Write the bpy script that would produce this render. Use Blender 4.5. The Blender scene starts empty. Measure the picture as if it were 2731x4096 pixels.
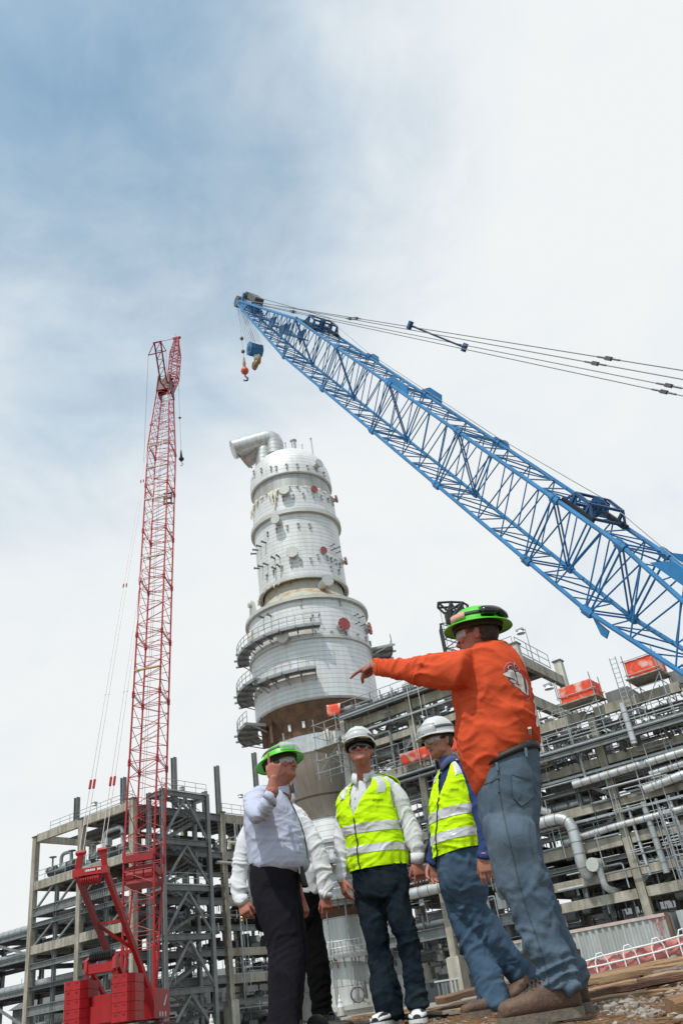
import bpy, bmesh, math, random
import numpy as np
from mathutils import Vector, Matrix, noise
from mathutils.bvhtree import BVHTree
R = math.radians
rnd = random.Random(7)
scene = bpy.context.scene
col = scene.collection
V3 = lambda *a: np.array(a, float)

# ------------------------------------------------------------------ camera
F = 3306.; CX, CY = 1365.5, 2048.; TH = R(31.3); RO = R(8.85); HC = 0.25
cr, sr, ct, st = math.cos(RO), math.sin(RO), math.cos(TH), math.sin(TH)
CAM = V3(0, 0, HC); R0 = V3(1, 0, 0); U0 = V3(0, -st, ct); FW = V3(0, ct, st)
def ray(px, py):
    x = (px-CX)/F; y = (CY-py)/F
    return (cr*x+sr*y)*R0 + (-sr*x+cr*y)*U0 + FW
def at(px, py, Y):
    d = ray(px, py); return CAM + d*(Y/d[1])
def proj(p):
    q = np.array(p, float)-CAM; w = q@FW; u = q@R0/w; v = q@U0/w
    return CX+F*(cr*u-sr*v), CY-F*(sr*u+cr*v)
cd = bpy.data.cameras.new('camera'); cam = bpy.data.objects.new('camera', cd); col.objects.link(cam)
rt = cr*R0 - sr*U0; up = sr*R0 + cr*U0
cam.matrix_world = Matrix([[rt[i], up[i], -FW[i], CAM[i]] for i in range(3)]+[[0, 0, 0, 1]])
cd.sensor_fit = 'VERTICAL'; cd.sensor_height = 36.0; cd.lens = F/4096*36; cd.clip_end = 3000; cd.clip_start = .05
scene.camera = cam

# ------------------------------------------------------------------ materials
MATS = {}
def mat(name, c, rough=.6, metal=0., var=.12, scale=3., bump=0., bscale=40., streak=0., c2=None, spec=.5, alpha=1., space='Object', stretch=None, c2amt=None):
    if name in MATS: return MATS[name]
    m = bpy.data.materials.new(name); m.use_nodes = True; nt = m.node_tree; N = nt.nodes; L = nt.links
    b = N['Principled BSDF']; b.inputs['Roughness'].default_value = rough; b.inputs['Metallic'].default_value = metal
    b.inputs['Specular IOR Level'].default_value = spec
    tc = N.new('ShaderNodeTexCoord'); src = tc.outputs['Object']
    if space == 'World':
        g = N.new('ShaderNodeNewGeometry'); src = g.outputs['Position']
    mp = N.new('ShaderNodeMapping'); L.new(src, mp.inputs[0])
    if stretch: mp.inputs['Scale'].default_value = stretch
    n1 = N.new('ShaderNodeTexNoise'); n1.inputs['Scale'].default_value = scale; n1.inputs['Detail'].default_value = 6; n1.inputs['Roughness'].default_value = .65
    L.new(mp.outputs[0], n1.inputs['Vector'])
    rp = N.new('ShaderNodeValToRGB'); e = rp.color_ramp.elements
    e[0].position = .3; e[1].position = .7
    if c2 is None:
        e[0].color = (*[x*(1-var) for x in c], 1); e[1].color = (*[min(1, x*(1+var)) for x in c], 1)
    else:
        e[0].color = (*c2, 1); e[1].color = (*c, 1)
        if c2amt is not None: e[0].position = .5-c2amt; e[1].position = .5
    L.new(n1.outputs[0], rp.inputs[0]); out = rp.outputs[0]
    if streak > 0:
        mp2 = N.new('ShaderNodeMapping'); mp2.inputs['Scale'].default_value = (1.6, 1.6, .12); L.new(src, mp2.inputs[0])
        n2 = N.new('ShaderNodeTexNoise'); n2.inputs['Scale'].default_value = 1.5; n2.inputs['Detail'].default_value = 5; L.new(mp2.outputs[0], n2.inputs['Vector'])
        r2 = N.new('ShaderNodeValToRGB'); r2.color_ramp.elements[0].position = .38; r2.color_ramp.elements[1].position = .62
        k = 1-streak; r2.color_ramp.elements[0].color = (k*.98, k*.95, k*.9, 1); r2.color_ramp.elements[1].color = (1, 1, 1, 1)
        L.new(n2.outputs[0], r2.inputs[0])
        mx = N.new('ShaderNodeMix'); mx.data_type = 'RGBA'; mx.blend_type = 'MULTIPLY'; mx.inputs[0].default_value = 1
        L.new(out, mx.inputs[6]); L.new(r2.outputs[0], mx.inputs[7]); out = mx.outputs[2]
    L.new(out, b.inputs['Base Color'])
    if bump > 0:
        nb = N.new('ShaderNodeTexNoise'); nb.inputs['Scale'].default_value = bscale; nb.inputs['Detail'].default_value = 4; L.new(mp.outputs[0], nb.inputs['Vector'])
        bp = N.new('ShaderNodeBump'); bp.inputs['Strength'].default_value = bump; bp.inputs['Distance'].default_value = .02
        L.new(nb.outputs[0], bp.inputs['Height']); L.new(bp.outputs[0], b.inputs['Normal'])
    if alpha < 1: b.inputs['Alpha'].default_value = alpha
    MATS[name] = m; return m
M_gray = mat('grey_painted_steel', (.19, .198, .205), .55, 0, .18, 1.2, streak=.2, space='World')
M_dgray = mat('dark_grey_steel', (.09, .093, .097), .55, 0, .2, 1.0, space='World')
M_beige = mat('fireproofing_concrete', (.38, .348, .29), .85, 0, .22, 1.6, .15, 20, streak=.35, space='World')
M_white_col = mat('pale_fireproofing', (.60, .57, .51), .85, 0, .12, 1.3, streak=.2, space='World')
M_galv = mat('galvanised_steel', (.36, .375, .385), .45, .35, .15, 4, space='World')
M_alu = mat('aluminium_cladding', (.54, .55, .565), .42, .5, .12, 1.5, streak=.15, space='World')
M_grate = mat('floor_grating', (.14, .143, .147), .6, .2, .2, 2, space='World')
M_red = mat('red_crane_paint', (.38, .006, .010), .48, 0, .12, 1.0, streak=.15, space='World')
M_dred = mat('dark_red_paint', (.26, .012, .014), .5, 0, .2, 1.5, space='World')
M_pinkred = mat('hazed_red', (.42, .03, .038), .5, 0, .15, 1.5, space='World')  # paler pink of distance haze put into the upper boom and jib paint
M_blue = mat('blue_crane_paint', (.018, .19, .45), .42, 0, .16, .9, streak=.18, space='World')
M_dblue = mat('dark_blue_paint', (.016, .075, .19), .5, 0, .2, 2, space='World')
M_cable = mat('wire_rope', (.16, .15, .15), .5, .3, .2, 8)
M_black = mat('black_steel', (.018, .018, .02), .6, 0, .3, 4)
M_orange = mat('orange_net', (.72, .075, .03), .7, 0, .2, 4)
M_net = mat('orange_safety_net', (.72, .075, .03), .75, 0, .05, .9, c2=(.74, .42, .37), space='World'); MATS['orange_safety_net'].node_tree.nodes['Color Ramp'].color_ramp.elements[0].position = .40; MATS['orange_safety_net'].node_tree.nodes['Color Ramp'].color_ramp.elements[1].position = .47; MATS['orange_safety_net'].node_tree.nodes['Noise Texture'].inputs['Detail'].default_value = 1.5  # pale patches put the sky showing through into the net's colour
M_rust = mat('rusty_brown_steel', (.22, .115, .065), .8, 0, .3, 1.2, c2=(.06, .04, .03), space='World')
M_white = mat('white_paint', (.72, .72, .72), .5, 0, .06, 3)
M_conc = mat('pedestal_concrete', (.50, .47, .41), .9, 0, .15, 1.5, .2, 12, streak=.25, space='World')
M_wood = mat('weathered_board', (.36, .22, .12), .9, 0, .3, 3, .5, 30, c2=(.16, .075, .035), stretch=(1, 9, 9))
M_lumber = mat('lumber', (.55, .36, .17), .85, 0, .2, 3, c2=(.38, .21, .09))
M_cone = mat('cone_orange', (.8, .12, .02), .5)

# ------------------------------------------------------------------ mesh builder
class MB:
    def __init__(s): s.v = []; s.f = []; s.m = []; s.n = 0
    def add(s, vs, fs, mi=0):
        k = s.n; s.v.append(np.asarray(vs, float).reshape(-1, 3)); s.n += len(s.v[-1])
        s.f += [tuple(i+k for i in f) for f in fs]; s.m += [mi]*len(fs)
    def obox(s, c, ex, ey, ez, mi=0):          # centre, half vectors
        c, ex, ey, ez = map(np.asarray, (c, ex, ey, ez))
        vs = [c+a*ex+b*ey+d*ez for a in (-1, 1) for b in (-1, 1) for d in (-1, 1)]
        s.add(vs, [(0, 1, 3, 2), (4, 6, 7, 5), (0, 4, 5, 1), (2, 3, 7, 6), (0, 2, 6, 4), (1, 5, 7, 3)], mi)
    def box(s, c, sz, mi=0):
        s.obox(c, V3(sz[0]/2, 0, 0), V3(0, sz[1]/2, 0), V3(0, 0, sz[2]/2), mi)
    def bar(s, p0, p1, w, h, up=(0, 0, 1), mi=0):
        p0 = np.asarray(p0, float); p1 = np.asarray(p1, float); d = p1-p0; L = np.linalg.norm(d)
        if L < 1e-6: return
        d /= L; u = np.asarray(up, float)
        if abs(d@u) > .98: u = V3(0, 1, 0) if abs(d[1]) < .9 else V3(1, 0, 0)
        x = np.cross(d, u); x /= np.linalg.norm(x); u = np.cross(x, d)
        s.obox((p0+p1)/2, d*L/2, x*w/2, u*h/2, mi)
    def ibeam(s, p0, p1, w, h, up=(0, 0, 1), mi=0):
        p0 = np.asarray(p0, float); p1 = np.asarray(p1, float); d = p1-p0; d = d/np.linalg.norm(d); u = np.asarray(up, float)
        if abs(d@u) > .98: u = V3(0, 1, 0)
        x = np.cross(d, u); x /= np.linalg.norm(x); u = np.cross(x, d); t = h*.09
        s.bar(p0+u*(h-t)/2, p1+u*(h-t)/2, w, t, up, mi); s.bar(p0-u*(h-t)/2, p1-u*(h-t)/2, w, t, up, mi)
        s.bar(p0, p1, max(.1*w, .02), h-2*t, up, mi)
    def tube(s, pts, r, n=8, mi=0, cap=True):
        pts = [np.asarray(p, float) for p in pts]; rs = r if hasattr(r, '__len__') else [r]*len(pts)
        d = pts[1]-pts[0]; u = V3(0, 0, 1) if abs(d[2]) < .9*np.linalg.norm(d) else V3(1, 0, 0)
        rings = []
        for i, p in enumerate(pts):
            if i == 0: d = pts[1]-pts[0]
            elif i == len(pts)-1: d = pts[-1]-pts[-2]
            else:
                a = pts[i]-pts[i-1]; b = pts[i+1]-pts[i]; d = a/np.linalg.norm(a)+b/np.linalg.norm(b)
            d = d/np.linalg.norm(d); x = np.cross(d, u); x /= np.linalg.norm(x); u = np.cross(x, d)
            rings.append([p+rs[i]*(math.cos(2*math.pi*k/n)*x+math.sin(2*math.pi*k/n)*u) for k in range(n)])
        s.rings(rings, mi, cap)
    def rings(s, rings, mi=0, cap=True):
        n = len(rings[0]); vs = [p for r in rings for p in r]; fs = []
        for i in range(len(rings)-1):
            for k in range(n):
                a = i*n+k; b = i*n+(k+1) % n; fs.append((a, b, b+n, a+n))
        if cap: fs += [tuple(range(n-1, -1, -1)), tuple(range((len(rings)-1)*n, len(rings)*n))]
        s.add(vs, fs, mi)
    def lathe(s, prof, c, n=64, mi=0, a0=0., a1=360., cap=False):   # prof [(r,z)], angles about z; 0 = towards camera (-y)
        full = abs(a1-a0) >= 360; cnt = n if full else n+1
        rings = [[np.asarray(c)+V3(r*math.sin(R(a0+(a1-a0)*k/n)), -r*math.cos(R(a0+(a1-a0)*k/n)), z) for k in range(cnt)] for r, z in prof]
        vs = [p for r in rings for p in r]; fs = []
        for i in range(len(rings)-1):
            for k in range(n):
                a = i*cnt+k; b = i*cnt+(k+1) % cnt; fs.append((a, b, b+cnt, a+cnt))
        s.add(vs, fs, mi)
    def prism(s, poly, ext, mi=0):            # planar polygon extruded along vector ext
        poly = [np.asarray(p, float) for p in poly]; n = len(poly); e = np.asarray(ext, float)
        vs = poly+[p+e for p in poly]
        s.add(vs, [tuple(range(n-1, -1, -1)), tuple(range(n, 2*n))]+[(k, (k+1) % n, n+(k+1) % n, n+k) for k in range(n)], mi)
    def build(s, name, mats, parent=None, smooth=False, loc=None, **props):
        me = bpy.data.meshes.new(name)
        vs = np.concatenate(s.v) if s.v else np.zeros((0, 3))
        base = V3(*loc) if loc is not None else V3(0, 0, 0)
        if loc is None and parent is not None: base = ROOTLOC.get(parent.name, base)
        me.from_pydata((vs-base).tolist(), [], s.f)
        if not isinstance(mats, (list, tuple)): mats = [mats]
        for m in mats: me.materials.append(m)
        if len(mats) > 1: me.polygons.foreach_set('material_index', s.m)
        if smooth: me.polygons.foreach_set('use_smooth', [True]*len(me.polygons))
        me.update(); o = bpy.data.objects.new(name, me); col.objects.link(o)
        if smooth == 'auto' or smooth is True: pass
        if parent is not None: o.parent = parent
        if loc is not None and parent is None: o.location = loc
        elif loc is not None: o.location = V3(*loc)-ROOTLOC.get(parent.name, V3(0, 0, 0))
        for k, v in props.items(): o[k] = v
        if loc is not None or parent is not None: ROOTLOC[o.name] = base
        return o
ROOTLOC = {}
def thing(name, loc, label, cat, group=None):
    o = bpy.data.objects.new(name, None); col.objects.link(o); o.location = loc; o['label'] = label; o['category'] = cat
    o.empty_display_size = .3
    if group: o['group'] = group
    ROOTLOC[o.name] = V3(*loc); return o
def tag(o, label=None, cat=None, group=None, kind=None):
    if label: o['label'] = label
    if cat: o['category'] = cat
    if group: o['group'] = group
    if kind: o['kind'] = kind
    return o
def autosmooth(o, ang=35):
    me = o.data; me.polygons.foreach_set('use_smooth', [True]*len(me.polygons))
    try: me.set_sharp_from_angle(angle=R(ang))
    except Exception: pass
    return o

# ------------------------------------------------------------------ world and sun
SUN_EL, SUN_AZ = R(62), R(205)       # azimuth clockwise from +Y
sd = V3(math.sin(SUN_AZ)*math.cos(SUN_EL), math.cos(SUN_AZ)*math.cos(SUN_EL), math.sin(SUN_EL))
w = bpy.data.worlds.new('World'); scene.world = w; w.use_nodes = True; nt = w.node_tree; N = nt.nodes; L = nt.links
bg = N['Background']
sky = N.new('ShaderNodeTexSky'); sky.sky_type = 'NISHITA'; sky.sun_disc = False; sky.sun_elevation = SUN_EL; sky.sun_rotation = SUN_AZ
sky.dust_density = 1.5; sky.ozone_density = .4
tc = N.new('ShaderNodeTexCoord')
def vmul(v): 
    n = N.new('ShaderNodeMapping'); n.inputs['Scale'].default_value = v; L.new(tc.outputs['Generated'], n.inputs[0]); return n
mp1 = vmul((1.0, 1.0, 1.9)); mp1.inputs['Rotation'].default_value = (.3, .55, .2)
na = N.new('ShaderNodeTexNoise'); na.inputs['Scale'].default_value = 2.2; na.inputs['Detail'].default_value = 9; na.inputs['Roughness'].default_value = .56; na.inputs['Distortion'].default_value = .35; L.new(mp1.outputs[0], na.inputs['Vector'])
mp2 = vmul((1, 1, 1))
nb = N.new('ShaderNodeTexNoise'); nb.inputs['Scale'].default_value = 6.5; nb.inputs['Detail'].default_value = 8; nb.inputs['Roughness'].default_value = .6; nb.inputs['Distortion'].default_value = .8; L.new(mp2.outputs[0], nb.inputs['Vector'])
# a hole of thin cloud to the upper left of the plant, thick veil elsewhere ahead
hole = at(60, 330, 100)-CAM; hole = hole/np.linalg.norm(hole)
dt = N.new('ShaderNodeVectorMath'); dt.operation = 'DOT_PRODUCT'; L.new(tc.outputs['Generated'], dt.inputs[0]); dt.inputs[1].default_value = hole
mr = N.new('ShaderNodeMapRange'); mr.inputs[1].default_value = .86; mr.inputs[2].default_value = 1.0; mr.inputs[3].default_value = .0; mr.inputs[4].default_value = .70; L.new(dt.outputs['Value'], mr.inputs[0])
def math_(op, a, b):
    n = N.new('ShaderNodeMath'); n.operation = op
    for i, x in enumerate((a, b)):
        if isinstance(x, (int, float)): n.inputs[i].default_value = x
        else: L.new(x, n.inputs[i])
    return n.outputs[0]
thick = math_('SUBTRACT', math_('ADD', math_('MULTIPLY', na.outputs[0], 1.05), math_('ADD', math_('MULTIPLY', nb.outputs[0], .34), .27)), mr.outputs[0])
spx = N.new('ShaderNodeSeparateXYZ'); L.new(tc.outputs['Generated'], spx.inputs[0])
front = N.new('ShaderNodeMapRange'); front.interpolation_type = 'SMOOTHSTEP'; front.inputs[1].default_value = -.25; front.inputs[2].default_value = .38; front.inputs[3].default_value = .5; L.new(spx.outputs[1], front.inputs[0])  # cloud thinned behind the camera, added to lower the ambient fill light
cov = N.new('ShaderNodeMapRange'); cov.interpolation_type = 'SMOOTHSTEP'; cov.inputs[1].default_value = -.12; cov.inputs[2].default_value = .86; L.new(thick, cov.inputs[0])
crp = N.new('ShaderNodeValToRGB'); ce = crp.color_ramp.elements
ce[0].position = .36; ce[0].color = (.70, .79, .86, 1); ce[1].position = .98; ce[1].color = (.88, .905, .915, 1)
L.new(thick, crp.inputs[0])
cs = N.new('ShaderNodeVectorMath'); cs.operation = 'SCALE'; cs.inputs[3].default_value = 1.0; L.new(crp.outputs[0], cs.inputs[0])
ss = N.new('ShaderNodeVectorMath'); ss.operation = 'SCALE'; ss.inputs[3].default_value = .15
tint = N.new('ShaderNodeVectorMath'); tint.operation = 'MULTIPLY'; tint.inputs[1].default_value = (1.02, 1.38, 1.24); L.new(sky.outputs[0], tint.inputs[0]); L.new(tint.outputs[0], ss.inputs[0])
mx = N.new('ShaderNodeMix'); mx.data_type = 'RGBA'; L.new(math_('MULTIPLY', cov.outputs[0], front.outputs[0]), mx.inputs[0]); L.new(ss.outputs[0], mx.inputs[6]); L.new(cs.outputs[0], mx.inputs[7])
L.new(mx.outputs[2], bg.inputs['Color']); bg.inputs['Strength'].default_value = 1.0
sl = bpy.data.lights.new('sun', 'SUN'); sl.energy = 3.0; sl.angle = R(1.2); sl.color = (1, .96, .9)
so = bpy.data.objects.new('sun', sl); col.objects.link(so); so.rotation_euler = Vector(sd).to_track_quat('Z', 'Y').to_euler()
scene.view_settings.view_transform = 'Standard'; scene.view_settings.look = 'None'; scene.view_settings.exposure = 0; scene.view_settings.gamma = 1
scene.render.engine = 'CYCLES'
# ================================================================== process vessel
VX, VY = -5.5, 82.0
def seam_metal(name, c, pitch, vertical=0, rough=.42, metal=.35, dark=.55):
    if name in MATS: return MATS[name]
    m = mat(name, c, rough, metal, .09, .5, streak=.06, space='World'); nt = m.node_tree; N = nt.nodes; L = nt.links
    b = N['Principled BSDF']; old = b.inputs['Base Color'].links[0].from_socket
    g = N.new('ShaderNodeNewGeometry'); sp = N.new('ShaderNodeSeparateXYZ'); L.new(g.outputs['Position'], sp.inputs[0])
    def mth(op, a, b_=0.):
        n = N.new('ShaderNodeMath'); n.operation = op
        for i, x in enumerate((a, b_)):
            if isinstance(x, (int, float)): n.inputs[i].default_value = x
            else: L.new(x, n.inputs[i])
        return n.outputs[0]
    if vertical:
        ang = mth('ARCTAN2', mth('SUBTRACT', sp.outputs[0], VX), mth('SUBTRACT', VY, sp.outputs[1])); q = mth('MULTIPLY', ang, vertical/6.28318)
    else: q = mth('DIVIDE', sp.outputs[2], pitch)
    fr = mth('FRACT', mth('ADD', q, 100.)); w_ = .11 if not vertical else .035
    line = mth('LESS_THAN', fr, w_)
    if vertical:
        f2 = mth('FRACT', mth('DIVIDE', sp.outputs[2], pitch)); line = mth('MAXIMUM', line, mth('LESS_THAN', f2, .02))
    # each sheet has its own slight tone
    wn = N.new('ShaderNodeTexWhiteNoise'); wn.noise_dimensions = '2D'; cx = N.new('ShaderNodeCombineXYZ')
    L.new(mth('FLOOR', mth('ADD', q, 100.)), cx.inputs[0])
    a2 = mth('ARCTAN2', mth('SUBTRACT', sp.outputs[0], VX), mth('SUBTRACT', VY, sp.outputs[1]))
    L.new(mth('FLOOR', mth('MULTIPLY', a2, 1.1)), cx.inputs[1]); L.new(cx.outputs[0], wn.inputs['Vector'])
    tone = mth('ADD', mth('MULTIPLY', wn.outputs['Value'], .04), .96)
    val = mth('MULTIPLY', tone, mth('SUBTRACT', 1., mth('MULTIPLY', line, dark)))
    mx = N.new('ShaderNodeVectorMath'); mx.operation = 'SCALE'; L.new(old, mx.inputs[0]); L.new(val, mx.inputs[3]); L.new(mx.outputs[0], b.inputs['Base Color'])
    return m
M_clad = seam_metal('white_metal_cladding', (.70, .71, .73), .47, dark=.40, metal=.15, rough=.5)
M_cone = seam_metal('bare_cone_cladding', (.47, .435, .395), 9., vertical=44, metal=.6, rough=.38, dark=.6)
M_skirt = seam_metal('skirt_cladding', (.60, .60, .60), 2.6, vertical=36, metal=.3, dark=.5)
M_band = mat('bare_band', (.42, .42, .415), .5, .3, .08, .8, streak=.2, space='World')
M_wool = mat('torn_insulation', (.72, .68, .58), .9, 0, .15, 3, .5, 12)
M_primer = mat('rust_stained_primer', (.42, .41, .35), .7, 0, .2, .9, c2=(.40, .19, .06), c2amt=.11, space='World')
M_lidred = mat('red_cover', (.30, .055, .05), .6, 0, .12, 2)
M_lid = mat('grey_cover', (.50, .50, .47), .5, .2, .1, 2)
ves = thing('process_vessel', (VX, VY, .4), 'tall silver clad process vessel with bulging middle and bent pipes on top', 'vessel')
VC = V3(VX, VY, 0)
def vpart(name, m, prof, n=96, smooth=True, **k):
    mb = MB(); mb.lathe(prof, VC, n); o = mb.build(name, m, ves, **k); autosmooth(o, 40); return o
vpart('upper_shell', M_clad, [(.05, 58.9), (1.4, 58.75), (2.6, 58.35), (3.5, 57.75), (4.2, 56.9), (4.62, 55.8), (4.78, 54.8), (4.8, 54.2), (4.8, 53.55), (4.55, 53.5)])
vpart('bare_band', M_band, [(4.5, 53.6), (4.5, 51.4)])
vpart('middle_shell', M_clad, [(4.5, 51.5), (4.78, 51.45), (4.8, 48.4), (4.8, 40.2), (4.5, 40.1)])
vpart('stiffening_ring', M_lid, [(4.7, 48.0), (5.18, 48.0), (5.18, 48.5), (4.7, 48.5)])
vpart('stiffening_ring', M_lid, [(4.7, 39.95), (4.95, 39.95), (4.95, 40.25), (4.7, 40.25)])
vpart('transition_cone', M_primer, [(4.3, 40.2), (4.4, 39.0), (5.0, 38.1), (6.2, 37.1)])
vpart('lower_shell', M_clad, [(6.0, 36.9), (6.28, 36.9), (6.3, 32.9), (6.3, 26.5), (6.1, 26.3)])
vpart('stiffening_ring', M_lid, [(6.0, 36.75), (6.62, 36.75), (6.62, 37.1), (6.0, 37.1)])
vpart('stiffening_ring', M_lid, [(6.2, 32.4), (6.5, 32.4), (6.5, 32.68), (6.2, 32.68)])
vpart('open_belly', M_rust, [(6.05, 26.4), (5.9, 25.7), (5.3, 24.9), (5.2, 23.4), (5.0, 23.2)])
vpart('lower_band', M_alu, [(4.9, 23.3), (5.5, 23.3), (5.5, 21.7), (5.35, 21.6)])
vpart('bottom_cone', M_cone, [(5.3, 21.7), (5.15, 21.0), (2.95, 16.4), (2.75, 16.3)])
vpart('lower_neck', M_clad, [(2.7, 16.4), (2.8, 16.2), (2.8, 8.9), (2.6, 8.7)])
vpart('rusty_ring', M_rust, [(2.6, 8.8), (2.75, 8.7), (2.75, 8.0), (2.5, 7.9)])
vpart('support_skirt', M_skirt, [(2.55, 8.0), (2.75, 5.0), (3.0, 1.2)])
vpart('base_ring', M_lid, [(2.9, 1.25), (3.5, 1.25), (3.5, .9), (3.2, .9), (3.2, .4), (2.8, .4)])
vpart('skirt_ring', M_alu, [(2.7, 14.3), (3.1, 14.3), (3.1, 14.0), (2.7, 14.0)])
def cyl(px, py, r):                         # where the pixel's ray meets the front of a vertical cylinder of radius r on the vessel axis
    d = ray(px, py); ox, oy = -VX, -VY; a = d[0]**2+d[1]**2; b = 2*(ox*d[0]+oy*d[1]); c = ox*ox+oy*oy-r*r
    disc = b*b-4*a*c; t = (-b-math.sqrt(max(disc, 0)))/(2*a); P = CAM+d*t
    return math.degrees(math.atan2(P[0]-VX, VY-P[1])), P[2]
def pol(a, r, z): return V3(VX+r*math.sin(R(a)), VY-r*math.cos(R(a)), z)
def nozzle(a, z, r, ln, Rv, m, lab):
    mb = MB(); n = pol(a, 1, 0)-pol(a, 0, 0); p = pol(a, Rv-.3, z)
    mb.tube([p, p+n*(ln+.2)], r*.82, 20, 0); mb.tube([p+n*(ln+.12), p+n*(ln+.3)], r*1.02, 20, 1)
    for k in range(10):
        q = p+n*(ln+.10); t = np.cross(n, V3(0, 0, 1)); an = 2*math.pi*k/10+.2
        mb.tube([q+(t*math.cos(an)+V3(0, 0, 1)*math.sin(an))*r*1.06, q+n*.24+(t*math.cos(an)+V3(0, 0, 1)*math.sin(an))*r*1.06], .035, 5, 0)
    o = mb.build('nozzle', [M_alu, m], ves); autosmooth(o); o['label'] = lab
def Z4(x, y): return 850+x*.5102, 1700+y*.5102
for x, y, r, ln, Rv, m, lab in [(840, 297, .46, .9, 4.7, M_lid, 'grey capped nozzle on the domed top'), (560, 503, .58, .7, 4.8, M_lid, 'grey capped nozzle under the bare band'), (800, 497, .38, .3, 4.8, M_lidred, 'small red capped nozzle under the bare band'),
        (490, 737, .52, .95, 4.8, M_lid, 'grey capped nozzle at the stiffening ring'), (622, 992, .62, .55, 4.8, M_lid, 'large grey manway'), (875, 977, .38, .3, 4.8, M_lidred, 'red capped nozzle beside the manway'),
        (905, 1215, .62, 1.5, 4.6, M_lid, 'long grey nozzle at the narrow neck'), (1035, 1557, .64, .8, 6.3, M_lidred, 'large red capped nozzle'), (548, 1660, .6, .8, 6.3, M_lid, 'grey nozzle above the walkway')]:
    a, z = cyl(*Z4(x, y), Rv+ln); nozzle(a, z, r, ln, Rv, m, lab)
for a, z, r, ln, Rv, m, lab in [(78, 51.3, .4, .55, 4.8, M_lidred, 'red capped nozzle at the right edge'), (80, 43.2, .42, .5, 4.8, M_lidred, 'red capped nozzle at the right edge'), (78, 34.6, .62, .5, 6.3, M_lidred, 'red capped nozzle at the right edge')]:
    nozzle(a, z, r, ln, Rv, m, lab)
# small clips and brackets
def clip(a, z, Rv, h=.5, wd=.34, kind=0):
    mb = MB(); n = pol(a, 1, 0)-pol(a, 0, 0); t = np.cross(V3(0, 0, 1), n); p = pol(a, Rv+.1, z)
    if kind == 0:
        mb.obox(p, n*.09, t*.035, V3(0, 0, h/2)); mb.obox(p+V3(0, 0, h/2), n*.09, t*wd*.4, V3(0, 0, .035)); mb.obox(p-V3(0, 0, h/2), n*.08, t*wd*.3, V3(0, 0, .03))
    elif kind == 1:
        mb.obox(p+n*.2, n*.32, t*.06, V3(0, 0, .07)); mb.obox(p+n*.5, n*.04, t*.11, V3(0, 0, .11))
    else:
        mb.tube([p-n*.1, p+n*.4], .05, 6); mb.tube([p+n*.38, p+n*.46], .1, 8)
    return mb
M_clip = mat('clip_steel', (.40, .40, .40), .5, .2, .2, 3)
def clips(x0, y0, x1, y1, n, Rv, kind=0, m=M_clip, name='pipe_clip', **k):
    a0, z0 = cyl(*Z4(x0, y0), Rv); a1, z1 = cyl(*Z4(x1, y1), Rv)
    for i in range(n):
        f = i/max(1, n-1); clip(a0+(a1-a0)*f, z0+(z1-z0)*f+rnd.uniform(-.05, .05), Rv, kind=kind, **k).build(name, m, ves)
clips(330, 375, 460, 345, 3, 4.8); clips(500, 338, 870, 385, 6, 4.8); clips(480, 605, 940, 620, 8, 4.8); clips(435, 860, 760, 792, 5, 4.8)
clips(430, 1195, 770, 1062, 6, 4.8); clips(825, 1033, 960, 1072, 3, 4.8); clips(935, 1637, 1230, 1715, 5, 6.3); clips(345, 1010, 420, 925, 4, 4.8, 1, M_dgray, 'bracket_arm')
clips(370, 1125, 435, 1098, 3, 4.8, 1, M_dgray, 'bracket_arm'); clips(490, 1050, 525, 1035, 2, 4.8, 1, M_dgray, 'bracket_arm'); clips(495, 1130, 530, 1112, 2, 4.8, 1, M_dgray, 'bracket_arm')
clips(930, 1062, 995, 1100, 3, 4.8, 0, wd=.5); clips(930, 1130, 990, 1150, 2, 4.8)
for x, y in [(925, 950), (965, 968), (930, 985), (968, 1005)]: a, z = cyl(*Z4(x, y), 4.8); clip(a, z, 4.8, kind=2).build('instrument_stub', M_dgray, ves)
for x, y in [(1108, 1497), (1148, 1512), (1120, 1560), (1160, 1575), (785, 1510), (830, 1505), (770, 1535)]: a, z = cyl(*Z4(x, y), 6.3); clip(a, z, 6.3, kind=2).build('instrument_stub', M_dgray, ves)
clips(400, 1510, 460, 1500, 2, 6.3, 1, M_dgray, 'bracket_arm'); clips(690, 1395, 1000, 1400, 2, 6.3)
# lifting lug on the flange
mb = MB(); a = -62
n_ = pol(a, 1, 0)-pol(a, 0, 0); t_ = np.cross(V3(0, 0, 1), n_)
mb.prism([pol(a, 5.9, 37)-t_*1.0, pol(a, 5.9, 37)+t_*1.0, pol(a, 5.9, 38.8)+t_*.45, pol(a, 5.9, 39.2), pol(a, 5.9, 38.8)-t_*.45], n_*.3)
mb.tube([pol(a, 6.2, 38.6), pol(a, 6.5, 38.6)], .28, 12); mb.build('lifting_lug', M_lid, ves)
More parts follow.
